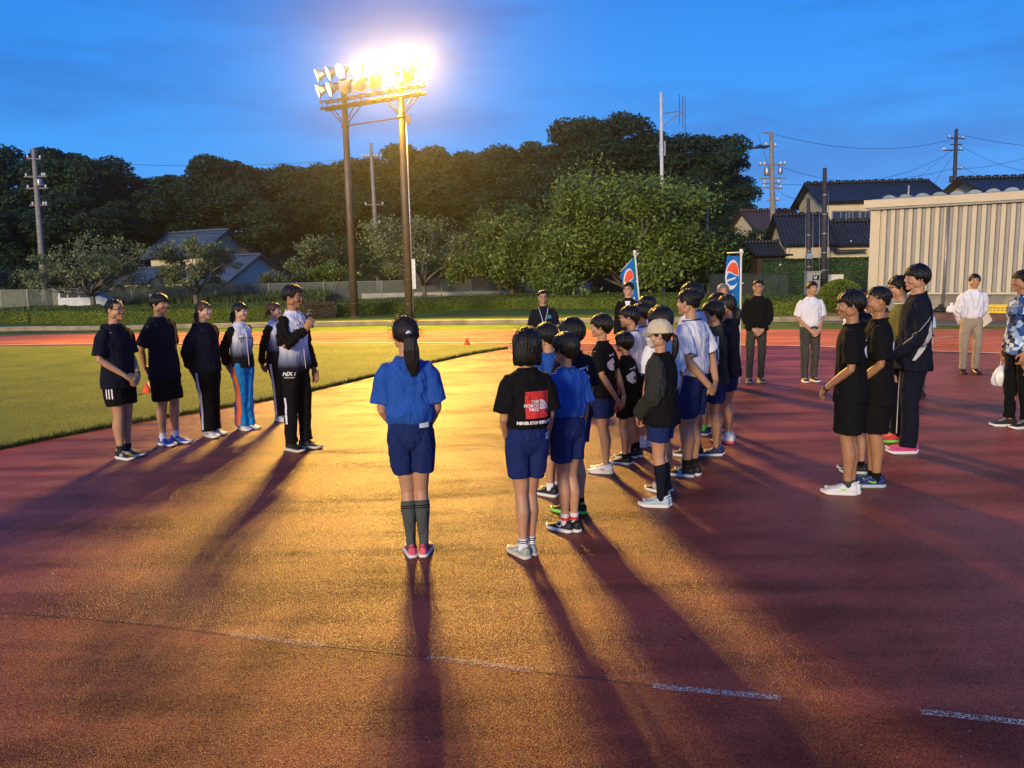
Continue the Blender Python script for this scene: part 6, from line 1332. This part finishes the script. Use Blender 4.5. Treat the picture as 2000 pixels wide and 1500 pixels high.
# left house
d = 60; o = P(390, 580, d); hs = thing('tiled_house', 'two storey house with grey blue tiled roofs behind the spreading tree', 'house', (o.x, o.y, 0))
def fz(py, px=400, dd=60): return P(px, py, dd).z
A = P(390, 500, 62.5); gable(hs, (A.x, A.y), R(-32), 6.2, 4.2, 0, fz(489, 400, 61), fz(452, 400, 62), .6, wallm=M_cream)
Bq = P(476, 545, 58.5); gable(hs, (Bq.x, Bq.y), R(-32), 3.2, 5.2, 0, fz(543, 486, 57.5), fz(499, 486, 58.5), .5, wallm=M_grey_pl)
Cq = P(292, 560, 60.5); gable(hs, (Cq.x+.4, Cq.y), R(-32), 3.2, 3.0, 0, fz(545, 290), fz(525, 290), .45, wallm=M_cream)
Cq2 = P(385, 560, 60.0); gable(hs, (Cq2.x, Cq2.y), R(-32), 3.6, 3.4, 0, fz(545, 400), fz(522, 400), .3, wallm=M_cream, ridge=False)
q = P(478, 488, 60.2); b = BM(); box(b, q, (1.0, .5, .12), rz=R(-32)); obj('gable_vent', b, M_wood, hs, world=True)
q = P(269, 554, 59.3); window(hs, None, q, R(-32), .22, .32, 1, lit=True)
# right house
d = 48; o = P(1640, 480, d); h2 = thing('tiled_house', 'two storey cream house with dark tiled roofs beside the hall', 'house', (o.x, o.y, 0))
def g2(py, px=1640, dd=48): return P(px, py, dd).z
A = P(1690, 400, 50.5); gable(h2, (A.x, A.y), R(-4), 6.6, 5.0, 0, g2(391, 1690, 50.5), g2(357, 1690, 50.5), .5, wallm=M_cream, roofm=M_tiled)
A2 = P(1622, 440, 46.5); gable(h2, (A2.x+1.6, A2.y), R(-4), 6.0, 2.6, 0, g2(466, 1620, 45), g2(434, 1620, 46.5), .45, wallm=M_cream, roofm=M_tiled)
A3 = P(1562, 440, 46.0); gable(h2, (A3.x, A3.y), R(-4), 2.3, 3.4, 0, g2(466, 1562, 44.5), g2(421, 1562, 46), .4, wallm=M_cream, roofm=M_tiled)
for px_, w_ in ((1642, .95), (1665, .75), (1690, .55)): window(h2, None, P(px_, 421, 47.85), R(-4), w_, .5, 2)
q = P(1660, 489, 44.7); b = BM(); box(b, q, (1.7, .4, .10)); obj('awning', b, M_wood, h2, world=True)
for px_ in (1577, 1610, 1662): b = BM(); q = P(px_, 471, 44.3); ell(b, q, (.045, .045, .045), 8); obj('insulator', b, M_white, h2, world=True)
o = P(1498, 430, 56); h3 = thing('brown_roof_house', 'small house with brown roof mostly hidden behind the right utility pole', 'house', (o.x, o.y, 0)); gable(h3, (o.x, o.y), R(10), 3.4, 4.0, 0, P(1498, 447, 56).z, P(1498, 412, 56).z, .4, roofm=M_tiler, wallm=M_cream)
o = P(1500, 470, 46); h4 = thing('dark_shed', 'low dark tiled shed between the utility pole and the cream house', 'shed', (o.x, o.y, 0)); gable(h4, (o.x, o.y), R(4), 2.2, 2.6, 0, P(1505, 492, 46).z, P(1505, 474, 46).z, .4, roofm=M_tiled, wallm=M_wood)
o = P(1960, 370, 44); h5 = thing('dark_roof_house', 'house with dark tiled roof rising behind the hall at the right edge', 'house', (o.x, o.y, 0)); gable(h5, (o.x+1, o.y), R(-3), 6.0, 4.6, 0, P(1960, 377, 44).z, P(1960, 348, 44).z, .5, roofm=M_tiled, wallm=M_cream)
# the hall with the ribbed wall
wa = P(1699, 500, 27.5); wa.z = 0; wb = P(2330, 500, 22.6); wb.z = 0; hall = thing('hall', 'flat roofed hall with cream ribbed wall on a stained concrete base', 'building', wa)
du = (wb-wa); Lh = du.length; du.normalize(); dn = Vector((-du.y, du.x, 0)); Mh = Matrix(((du.x, dn.x, 0, wa.x), (du.y, dn.y, 0, wa.y), (0, 0, 1, 0), (0, 0, 0, 1)))
zb = .80; zt = P(1720, 410, 27.4).z; ztop = P(1720, 391, 27.4).z
M_hall = mat('cream_cladding', (.50, .46, .345), .7, var=.05, vs=1.5, bump=.1, bs=20); M_hallg = mat('grey_cladding', (.30, .295, .27), .6, var=.08, vs=2)
M_stain = mat('stained_concrete', (.10, .095, .08), .9, vs=1.6, col2=(.33, .31, .26), bump=.5, bs=20, detail=10, stretch=(1, 1, .45))
def hobj(nm, b, m, par=None, sm=False): b.transform(Mh); return obj(nm, b, m, par or hall, sm, world=True)
b = BM(); box(b, (Lh/2, 3, (zb-.3)/2), (Lh+.1, 6, zb+.3)); hobj('base_wall', b, M_stain)
b = BM(); box(b, (Lh/2, 3.02, (zt+zb)/2), (Lh, 6, zt-zb)); hobj('wall', b, M_hall)
b = BM(); box(b, (.14, -.03, (zt+zb)/2), (.30, .10, zt-zb)); 
x = .42; per = .262
while x < Lh-.2: box(b, (x, -.045, (zt+zb)/2+.0), (.125, .09, zt-zb-.02)); x += per
box(b, (Lh/2, -.05, zb+.0), (Lh, .14, .07)); hobj('cladding', b, M_hall)
b = BM(); x = .42+per/2
while x < Lh-.2:
    r = [[Vector((x+math.sin(a)*.062, -.012-math.cos(a)*.045, z)) for a in (math.pi*k/8-math.pi/2 for k in range(9))]+[Vector((x, .02, z))] for z in (zb+.05, zt-.03)]; loft(b, r); x += per
hobj('grey_ribs', b, M_hallg, sm=False)
b = BM(); box(b, (Lh/2, -.10, zt+.035), (Lh+.2, .26, .07)); hobj('soffit', b, M_hallg); b = BM(); box(b, (Lh/2-.05, -.12, (zt+.07+ztop)/2), (Lh+.3, .34, ztop-zt-.07)); hobj('fascia', b, M_hall)
b = BM(); box(b, (Lh/2, 3, ztop-.12), (Lh, 6, .16)); hobj('roof', b, M_hallg)
b = BM(); tube(b, [(P(1884, 420, 26).x-wa.x+0, -.12, zt+.02)]*1+[(P(1884, 420, 26).x-wa.x, -.12, .1)], .05, 10); hobj('downpipe', b, M_sash, sm=True)
M_poly = mat('translucent_panel', (.22, .31, .37), .25, spec=.6, alpha=.85)
x = .5; k = 0
while x < Lh-.5:
    b = BM(); rr = []
    for y_ in (.05, 5.8): rr.append([Vector((x+.235*math.cos(a), y_, ztop-.05+.20*math.sin(a))) for a in (math.pi*j/10 for j in range(11))])
    loft(b, rr); hobj('roof_arch', b, M_poly, sm=False); x += .50; k += 1
    if k > 24: break
b = BM(); tube(b, [(0, -.02, ztop+.02), (Lh, -.02, ztop+.02)], .02, 6); hobj('roof_rail', b, M_sash); b = BM(); tube(b, [(1.1, .02, ztop), (1.1, .02, ztop+.42)], .03, 6); hobj('roof_vent', b, M_sash)
# ledge and drain before the hall
la, lb = wa-dn*1.6-du*1.2, wb-dn*1.2
b = BM(); dd_ = (lb-la).normalized(); nn = Vector((-dd_.y, dd_.x, 0)); hull2(b, [(p.x, p.y) for p in (la, lb, lb+nn*1.9, la+nn*1.9)], -.03, .20); bmesh.ops.recalc_face_normals(b, faces=b.faces); obj('ledge', b, mat('brown_ledge', (.13, .07, .055), .85, var=.3, vs=3, bump=.4, bs=30))['kind'] = 'structure'
b = BM(); hull2(b, [(p.x, p.y) for p in (la-nn*1.6, lb-nn*1.6, lb-nn*.01, la-nn*.01)], -.03, .012); bmesh.ops.recalc_face_normals(b, faces=b.faces); obj('gutter_strip', b, mat('grey_strip', (.10, .105, .10), .85, var=.2, vs=3))['kind'] = 'structure'
def onledge(px): r = ray(px, 612); t_ = None; n_ = nn; k = ((la+nn*1.15)-CP).dot(n_)/(r.x*n_.x+r.y*n_.y); q = CP+r*k; q.z = .20; return q
def sack(label, px, w_, h_, m, cat='bag', seed=1):
    q = onledge(px); t = thing('bag', label, cat, q); rn = random.Random(seed); b = BM(); rings = []
    for z, r in ((0, .42), (.08, .5), (.35, .52), (.62, .36), (.80, .12), (.92, .20), (1.0, .16)): rings.append([Vector((math.cos(a)*r*w_*(1+.18*noise.noise((math.cos(a)*2+seed, math.sin(a)*2, z*4))), math.sin(a)*r*w_*.7, z*h_)) for a in (2*math.pi*k/16 for k in range(16))])
    loft(b, rings); obj('sack', b, m, t, True)
    b = BM(); tube(b, [(-.05*w_*2, 0, h_*.75), (0, 0, h_*1.12), (.05*w_*2, 0, h_*.75)], .008, 5); obj('bag_handle', b, m, t, True)
sack('white carrier bag on the ledge just right of the tallest boy', 1815, .30, .30, M_bwhite, seed=1); sack('white carrier bag on the ledge left of the khaki trousered man', 1858, .34, .30, M_bwhite, seed=2)
sack('black bag on the ledge between the two white carrier bags', 1836, .42, .24, S_black, seed=3); sack('black bag on the ledge directly behind the khaki trousered man', 1874, .36, .22, S_black, seed=4); sack('dark bag on the ledge left of the tallest boy', 1724, .36, .22, S_black, seed=5)
q = onledge(1950); t = thing('crate', 'yellow plastic crate on the ledge right of the khaki trousered man', 'crate', q, math.atan2(du.y, du.x)); M_yel = mat('yellow_crate', (.72, .52, .03), .5); b = BM()
for sx_, sy_, w_, d_ in ((0, -.16, .56, .02), (0, .16, .56, .02), (-.27, 0, .02, .30), (.27, 0, .02, .30)):
    for z, hh_2 in ((.03, .06), (.12, .035), (.20, .035), (.235, .03)): box(b, (sx_, sy_, z), (w_, d_, hh_2))
    for k in range(6): box(b, (sx_+(k/5-.5)*(w_-.03) if w_ > .1 else sx_, sy_+(k/5-.5)*(d_-.03) if d_ > .1 else sy_, .12), (.03 if w_ > .1 else .022, .03 if d_ > .1 else .022, .22))
obj('crate_body', b, M_yel, t); b = BM(); box(b, (0, 0, .10), (.50, .28, .16)); obj('contents', b, mat('crate_contents', (.35, .30, .12), .7, var=.4, vs=20), t); b = BM(); tube(b, [(-.12, -.18, .19), (-.10, -.20, .17), (.10, -.20, .17), (.12, -.18, .19)], .010, 5); obj('crate_handle', b, M_yel, t)
# small parked van behind the left hedge
q = P(160, 600, 46.2); van = thing('parked_van', 'small white van behind the fence, only its roof and windows above the hedge', 'van', (q.x, q.y, 0), R(6)); M_van = mat('van_white', (.62, .68, .72), .25, coat=.6)
b = BM(); prof = [(-1.0, .25), (-1.0, .75), (-.93, 1.05), (-.55, 1.13), (.75, 1.13), (.95, 1.05), (1.35, .78), (1.65, .70), (1.68, .25)]
loft(b, [[Vector((x_, y_, z_)) for x_, z_ in prof] for y_ in (-.62, .62)]); bmesh.ops.recalc_face_normals(b, faces=b.faces); obj('body', b, M_van, van)
for nm, x0, x1, z0, z1 in (('side_window', -.86, -.50, .78, 1.05), ('side_window', -.44, .10, .78, 1.05), ('side_window', .18, .72, .78, 1.05)): b = BM(); box(b, ((x0+x1)/2, -.625, (z0+z1)/2), (x1-x0, .02, z1-z0)); obj(nm, b, M_glass, van)
b = BM(); box(b, (-1.0, 0, .92), (.03, 1.0, .26)); obj('rear_window', b, M_glass, van)
for x_ in (-.65, 1.15):
    for y_ in (-.6, .6): b = BM(); tube(b, [(x_, y_-.06, .20), (x_, y_+.06, .20)], .20, 16); obj('wheel', b, S_black, van, True)
# second dark vehicle roof and a small white sign
q = P(296, 586, 46.5); t = thing('notice_sign', 'small white notice sign on a post by the fence between the first two men', 'sign', (q.x, q.y, 0)); b = BM(); tube(b, [(0, 0, 0), (0, 0, .95)], .02, 6); obj('post', b, M_fence, t); b = BM(); box(b, (0, -.03, P(296, 580, 46.5).z), (.16, .02, .34)); sg_ = obj('sign_board', b, M_bwhite, t); b = BM(); b.faces.new([b.verts.new((x_, -.045, P(296, 580, 46.5).z+z_)) for x_, z_ in ((-.05, .04), (0, -.05), (.05, .04))]); obj('mark', b, M_bp, sg_)

# ================================================================ poles and wires
M_cpole = mat('weathered_concrete_pole', (.24, .22, .20), .85, var=.2, vs=5, bump=.2, bs=40); M_dpole = mat('dark_pole', (.045, .042, .045), .7, var=.2, vs=4); M_wpole = mat('white_mast', (.55, .56, .58), .5); M_wire = mat('wire', (.02, .02, .025), .6); M_ins = mat('insulator_white', (.65, .65, .66), .3)
def upole(name, label, bx, by, tx, ty, d, r0, m, arms, extras=None, group=None, bands=()):
    a = P(bx, by, d); top = P(tx, ty, d); k_ = (a-top)/(max(.1, top.z-a.z)); base = a+k_*a.z*1.0; base = Vector((base.x, base.y, 0)); t = thing(name, label, 'utility pole' if 'mast' not in name else 'mast', base, 0, group)
    L_ = top-base; b = BM(); tube(b, [(0, 0, -.1), L_*.5, L_], [r0, r0*.8, r0*.55], 12); obj('pole', b, m, t, True)
    for f in bands: b = BM(); q = L_*f; tube(b, [q, q+L_.normalized()*.06], r0*(1-.45*f)*1.12, 12); obj('band', b, M_galv, t, True)
    for (py, x0, x1, tilt, ins) in arms:
        f = (P(tx, py, d).z)/(top.z); c = L_*f; s_ = d/F_PX; A_ = c+Vector(((x0)*s_, 0, tilt)); B_ = c+Vector(((x1)*s_, 0, -tilt)); b = BM(); tube(b, [A_, B_], [(.045, .045)]*2, 4); arm = obj('crossarm', b, m, t)
        for u in ins: q = A_.lerp(B_, u); b = BM(); tube(b, [q, q+Vector((0, 0, .08)), q+Vector((0, 0, .17)), q+Vector((0, 0, .20))], [.02, .055, .06, .02], 8); obj('insulator', b, M_ins, arm, True)
    if extras: extras(t, L_, top.z)
    return t, base, L_
def can(t, L_, zt_, py, dx, w_, h_, d, px, m=None):
    z = P(px, py, d).z; q = L_*(z/zt_)+Vector((dx, -.05, 0)); b = BM(); tube(b, [q-Vector((0, 0, h_/2)), q-Vector((0, 0, h_/2-.04)), q+Vector((0, 0, h_/2-.04)), q+Vector((0, 0, h_/2))], [w_*.85, w_, w_, w_*.85], 14); obj('transformer', b, m or M_galv, t, True)
UL, ub, uL = upole('utility_pole', 'weathered utility pole with crossarms and grey transformer at the far left', 90, 600, 65, 290, 47, .20, M_cpole,
    [(310, -13, 13, .02, (.05, .95)), (345, -22, 22, .0, (.1, .9, .8)), (368, -20, 22, 0, (.1, .9)), (401, -16, 18, 0, (.2, .8, .95))], lambda t, L_, z: can(t, L_, z, 357, .24, .16, .42, 47, 70), bands=(.28, .36, .43, .49, .56))
UM, mb, mL = upole('utility_pole', 'weathered utility pole with round insulators between the floodlight poles', 741, 575, 724, 280, 60, .20, M_cpole,
    [(306, -17, 17, 0, (.0, .18, .34, .66, .82, 1.)), (400, -18, 18, 0, (.05, .95)), (436, -8, 10, 0, (.9,))], bands=(.2, .3))
UR, rb, rL = upole('utility_pole', 'tall utility pole with twin transformers left of the cream house', 1511, 500, 1506, 258, 50, .22, M_cpole,
    [(259, -14, 2, 0, ()), (285, -12, 10, .05, (.1, .5, .9)), (322, -24, 27, 0, (.05, .2, .8, .95)), (348, -24, 27, 0, ()), (358, -18, 16, 0, (.1, .9)), (367, -20, 20, .03, (.1, .5, .9)), (392, -10, 12, 0, (.9,))], lambda t, L_, z: (can(t, L_, z, 335, -.32, .17, .50, 50, 1508), can(t, L_, z, 334, .50, .14, .42, 50, 1508)), bands=(.3, .5, .62))
UF, fb, fL = upole('utility_pole', 'dark utility pole with crossarms behind the hall', 1864, 365, 1868, 252, 60, .20, M_dpole,
    [(270, -16, 16, .05, (.1, .5, .9)), (282, -10, 12, 0, (.5,)), (293, -24, 14, 0, (.0, .1, .9)), (330, -6, 14, 0, (.9,))], lambda t, L_, z: can(t, L_, z, 350, -.25, .16, .45, 60, 1864, M_dpole))
D1 = upole('concrete_pole', 'thick dark pole with conduits in front of the cream house, right of the meter box', 1609, 560, 1611, 328, 36, .15, M_dpole, [], bands=(.12, .25, .38, .52, .66, .8))
D2 = upole('concrete_pole', 'shorter dark pole with conduits directly above the meter box', 1580, 548, 1579, 388, 37, .13, M_dpole, [], bands=(.2, .35, .5, .65), extras=lambda t, L_, z: (lambda b: (box(b, L_*(P(1579, 500, 37).z/z)+Vector((-.05, -.16, 0)), (.26, .16, .26)), obj('junction_box', b, mat('grey_box', (.30, .33, .38), .5), t)))(BM()))
for px_, bx in ((1601, 36), (1618, 36)):
    t = D1[0]; b = BM(); q = P(px_, 560, bx)-D1[1]; q2 = P(px_, 400 if px_ < 1610 else 372, bx)-D1[1]; q.z = 0; tube(b, [q, q2], .012, 6); obj('conduit', b, M_galv, t, True)
for px_ in (1574, 1588):
    t = D2[0]; b = BM(); q = P(px_, 548, 37)-D2[1]; q2 = P(px_, 410, 37)-D2[1]; q.z = 0; tube(b, [q, q2], .012, 6); obj('conduit', b, M_galv, t, True)
S1 = upole('concrete_pole', 'stub of a pole poking above the broad bright trees', 1166, 560, 1164, 342, 50, .14, M_cpole, [])
S2 = upole('concrete_pole', 'grey pole in front of the dark leafy tree left of the right utility pole', 1384, 570, 1381, 391, 46, .13, M_cpole, [])
def mastx(t, L_, z):
    s_ = 43/F_PX; f = lambda px_, py: P(px_, py, 43)-t.location
    b = BM(); tube(b, [f(1293, 222), f(1325, 217), f(1336, 222)], .03, 6); obj('bracket', b, M_galv, t); b = BM(); tube(b, [f(1294, 248), f(1322, 222)], .028, 6); tube(b, [f(1312, 236), f(1330, 219)], .02, 6); obj('bracket_strut', b, M_galv, t)
    for x0, y0, y1 in ((1327, 184, 241), (1333, 187, 248), (1338, 188, 257)): b = BM(); tube(b, [f(x0, y1), f(x0, y0)], .016, 6); obj('aerial', b, M_dpole, t)
    b = BM(); box(b, f(1289, 290)+Vector((0, 0, 0)), (.10, .12, .75)); obj('equipment_box', b, M_galv, t); b = BM(); box(b, f(1298, 290), (.08, .12, .75)); obj('equipment_box', b, M_galv, t)
upole('antenna_mast', 'white antenna mast with a bracket of vertical aerials rising over the broad trees', 1295, 570, 1291, 180, 43, .13, M_wpole, [], mastx)
# pole mounted meter cabinet and small box
q = P(1586, 562, 34.5); t = thing('meter_cabinet', 'grey electric meter cabinet standing behind the white dress shirt man', 'cabinet', (q.x, q.y, 0)); zt_ = P(1586, 532, 34.5).z; M_cab = mat('cabinet_grey', (.30, .32, .31), .5)
b = BM(); box(b, (0, 0, zt_/2), (.56, .34, zt_)); cb = obj('cabinet_body', b, M_cab, t); b = BM(); box(b, (0, 0, zt_+.02), (.64, .42, .05)); obj('cabinet_lid', b, M_cab, t); b = BM(); box(b, (.08, -.18, zt_-.22), (.28, .03, .20)); w_ = obj('meter_window', b, M_glass, t)
b = textbm('U', .17, bold=.006); b.transform(Matrix.Translation((.05, -.199, zt_-.22)) @ Matrix.Rotation(math.pi/2, 4, 'X')); obj('letter', b, M_bwhite, w_)
q = P(1632, 560, 33.5); t = thing('air_unit', 'small white outdoor unit behind the round bush', 'outdoor unit', (q.x, q.y, 0)); b = BM(); zz = P(1632, 536, 33.5).z; box(b, (0, 0, zz/2), (.50, .3, zz)); obj('casing', b, M_wwall, t); b = BM(); tube(b, [(0, -.16, zz*.6), (0, -.155, zz*.6)], .16, 16); obj('fan_grille', b, M_dpole, t)
# wires
def wire(label, pts, r=.012, sag=.3, n=14):
    b = BM(); a, c = Vector(pts[0]), Vector(pts[1]); tube(b, [a.lerp(c, k/n)-Vector((0, 0, sag*4*(k/n)*(1-k/n))) for k in range(n+1)], r, 4); o = obj('power_line', b, M_wire); tag(o, label, 'power line'); return o
W = lambda px, py, d: P(px, py, d)
for i, (a, c, s_, lab) in enumerate([((-300, 305, 47), (66, 311, 47), .1, 'upper wire leaving the left utility pole to the left'), ((75, 311, 47), (724, 306, 60), .5, 'faint upper wire from the left utility pole to the pole between the floodlights'), ((75, 402, 47), (724, 400, 60), .8, 'lower wire from the left utility pole crossing the dark wood above the house'), ((75, 440, 47), (735, 436, 60), .6, 'lowest wire from the left utility pole crossing just above the house roof'),
        ((730, 300, 60), (1500, 288, 50), .6, 'wire from the pole between the floodlights to the right utility pole, high over the wood'), ((1512, 262, 50), (1870, 270, 60), .8, 'top wire from the right utility pole toward the pole behind the hall'), ((1515, 322, 50), (1862, 293, 60), 1.5, 'middle wire sagging from the right utility pole to the pole behind the hall'), ((1515, 360, 50), (1860, 330, 60), .4, 'lower wire from the right utility pole along the house roof'), ((1515, 367, 50), (1612, 372, 36), .5, 'wire from the right utility pole to the thick dark pole'),
        ((1512, 392, 50), (1579, 398, 37), .8, 'slack cable from the right utility pole to the shorter dark pole'), ((1872, 262, 60), (2150, 290, 50), .3, 'upper wire from the pole behind the hall to the right edge'), ((1876, 285, 60), (2150, 340, 50), .8, 'middle wire from the pole behind the hall to the right edge'), ((1872, 320, 60), (2150, 400, 50), .8, 'low wire from the pole behind the hall to the right edge'), ((1860, 293, 60), (1790, 350, 52), .0, 'guy wire slanting left from the pole behind the hall'), ((1863, 300, 60), (1825, 358, 52), .0, 'second guy wire of the pole behind the hall'), ((1506, 340, 50), (1480, 262, 49), .0, 'short slanting wire at the top left of the right utility pole'),
        ((1560, 435, 40), (1515, 575, 36), .0, 'guy wire with white ball slanting down left of the meter cabinet'), ((2150, 250, 50), (1880, 330, 60), .5, 'crossing wire rising to the right edge above the hall')]):
    wire(lab, (W(*a), W(*c)), sag=s_)
q = W(1524, 517, 37); b = BM(); ell(b, q, (.05, .05, .05), 8); tag(obj('guy_marker', b, M_ins), 'white ball marker on the guy wire left of the meter cabinet', 'marker')
q = W(1490, 287, 50); t = thing('crossarm_bundle', 'black bundle of equipment hanging beside the top of the right utility pole', 'equipment', q); b = BM(); tube(b, [(-.6, 0, -.05), (-.2, 0, .05), (.1, .02, -.02), (.5, 0, .08)], [.03, .12, .10, .05], 8); obj('bundle', b, M_wire, t, True); b = BM(); tube(b, [(-.9, 0, -.12), (.6, 0, .1)], .02, 4); obj('support_arm', b, M_wire, t)

# ================================================================ haze box added to make the lens glow around the floodlights
def haze():
    b = BM(); x0, x1, y0, y1, z0, z1 = -95, 95, -12, 118, -1.2, 27; box(b, ((x0+x1)/2, (y0+y1)/2, (z0+z1)/2), (x1-x0, y1-y0, z1-z0))
    m = bpy.data.materials.new('glow_haze'); m.use_nodes = True; t = m.node_tree; t.nodes.clear(); o = t.nodes.new('ShaderNodeOutputMaterial'); v = t.nodes.new('ShaderNodeVolumePrincipled')
    v.inputs['Color'].default_value = (.92, .92, .95, 1); v.inputs['Density'].default_value = HAZE; v.inputs['Anisotropy'].default_value = .88; t.links.new(v.outputs[0], o.inputs['Volume'])
    ob = obj('haze', b, m); ob['kind'] = 'stuff'; tag(ob, 'thin added haze that makes the lens glow around the floodlights', 'haze')
HAZE = .00038
haze()
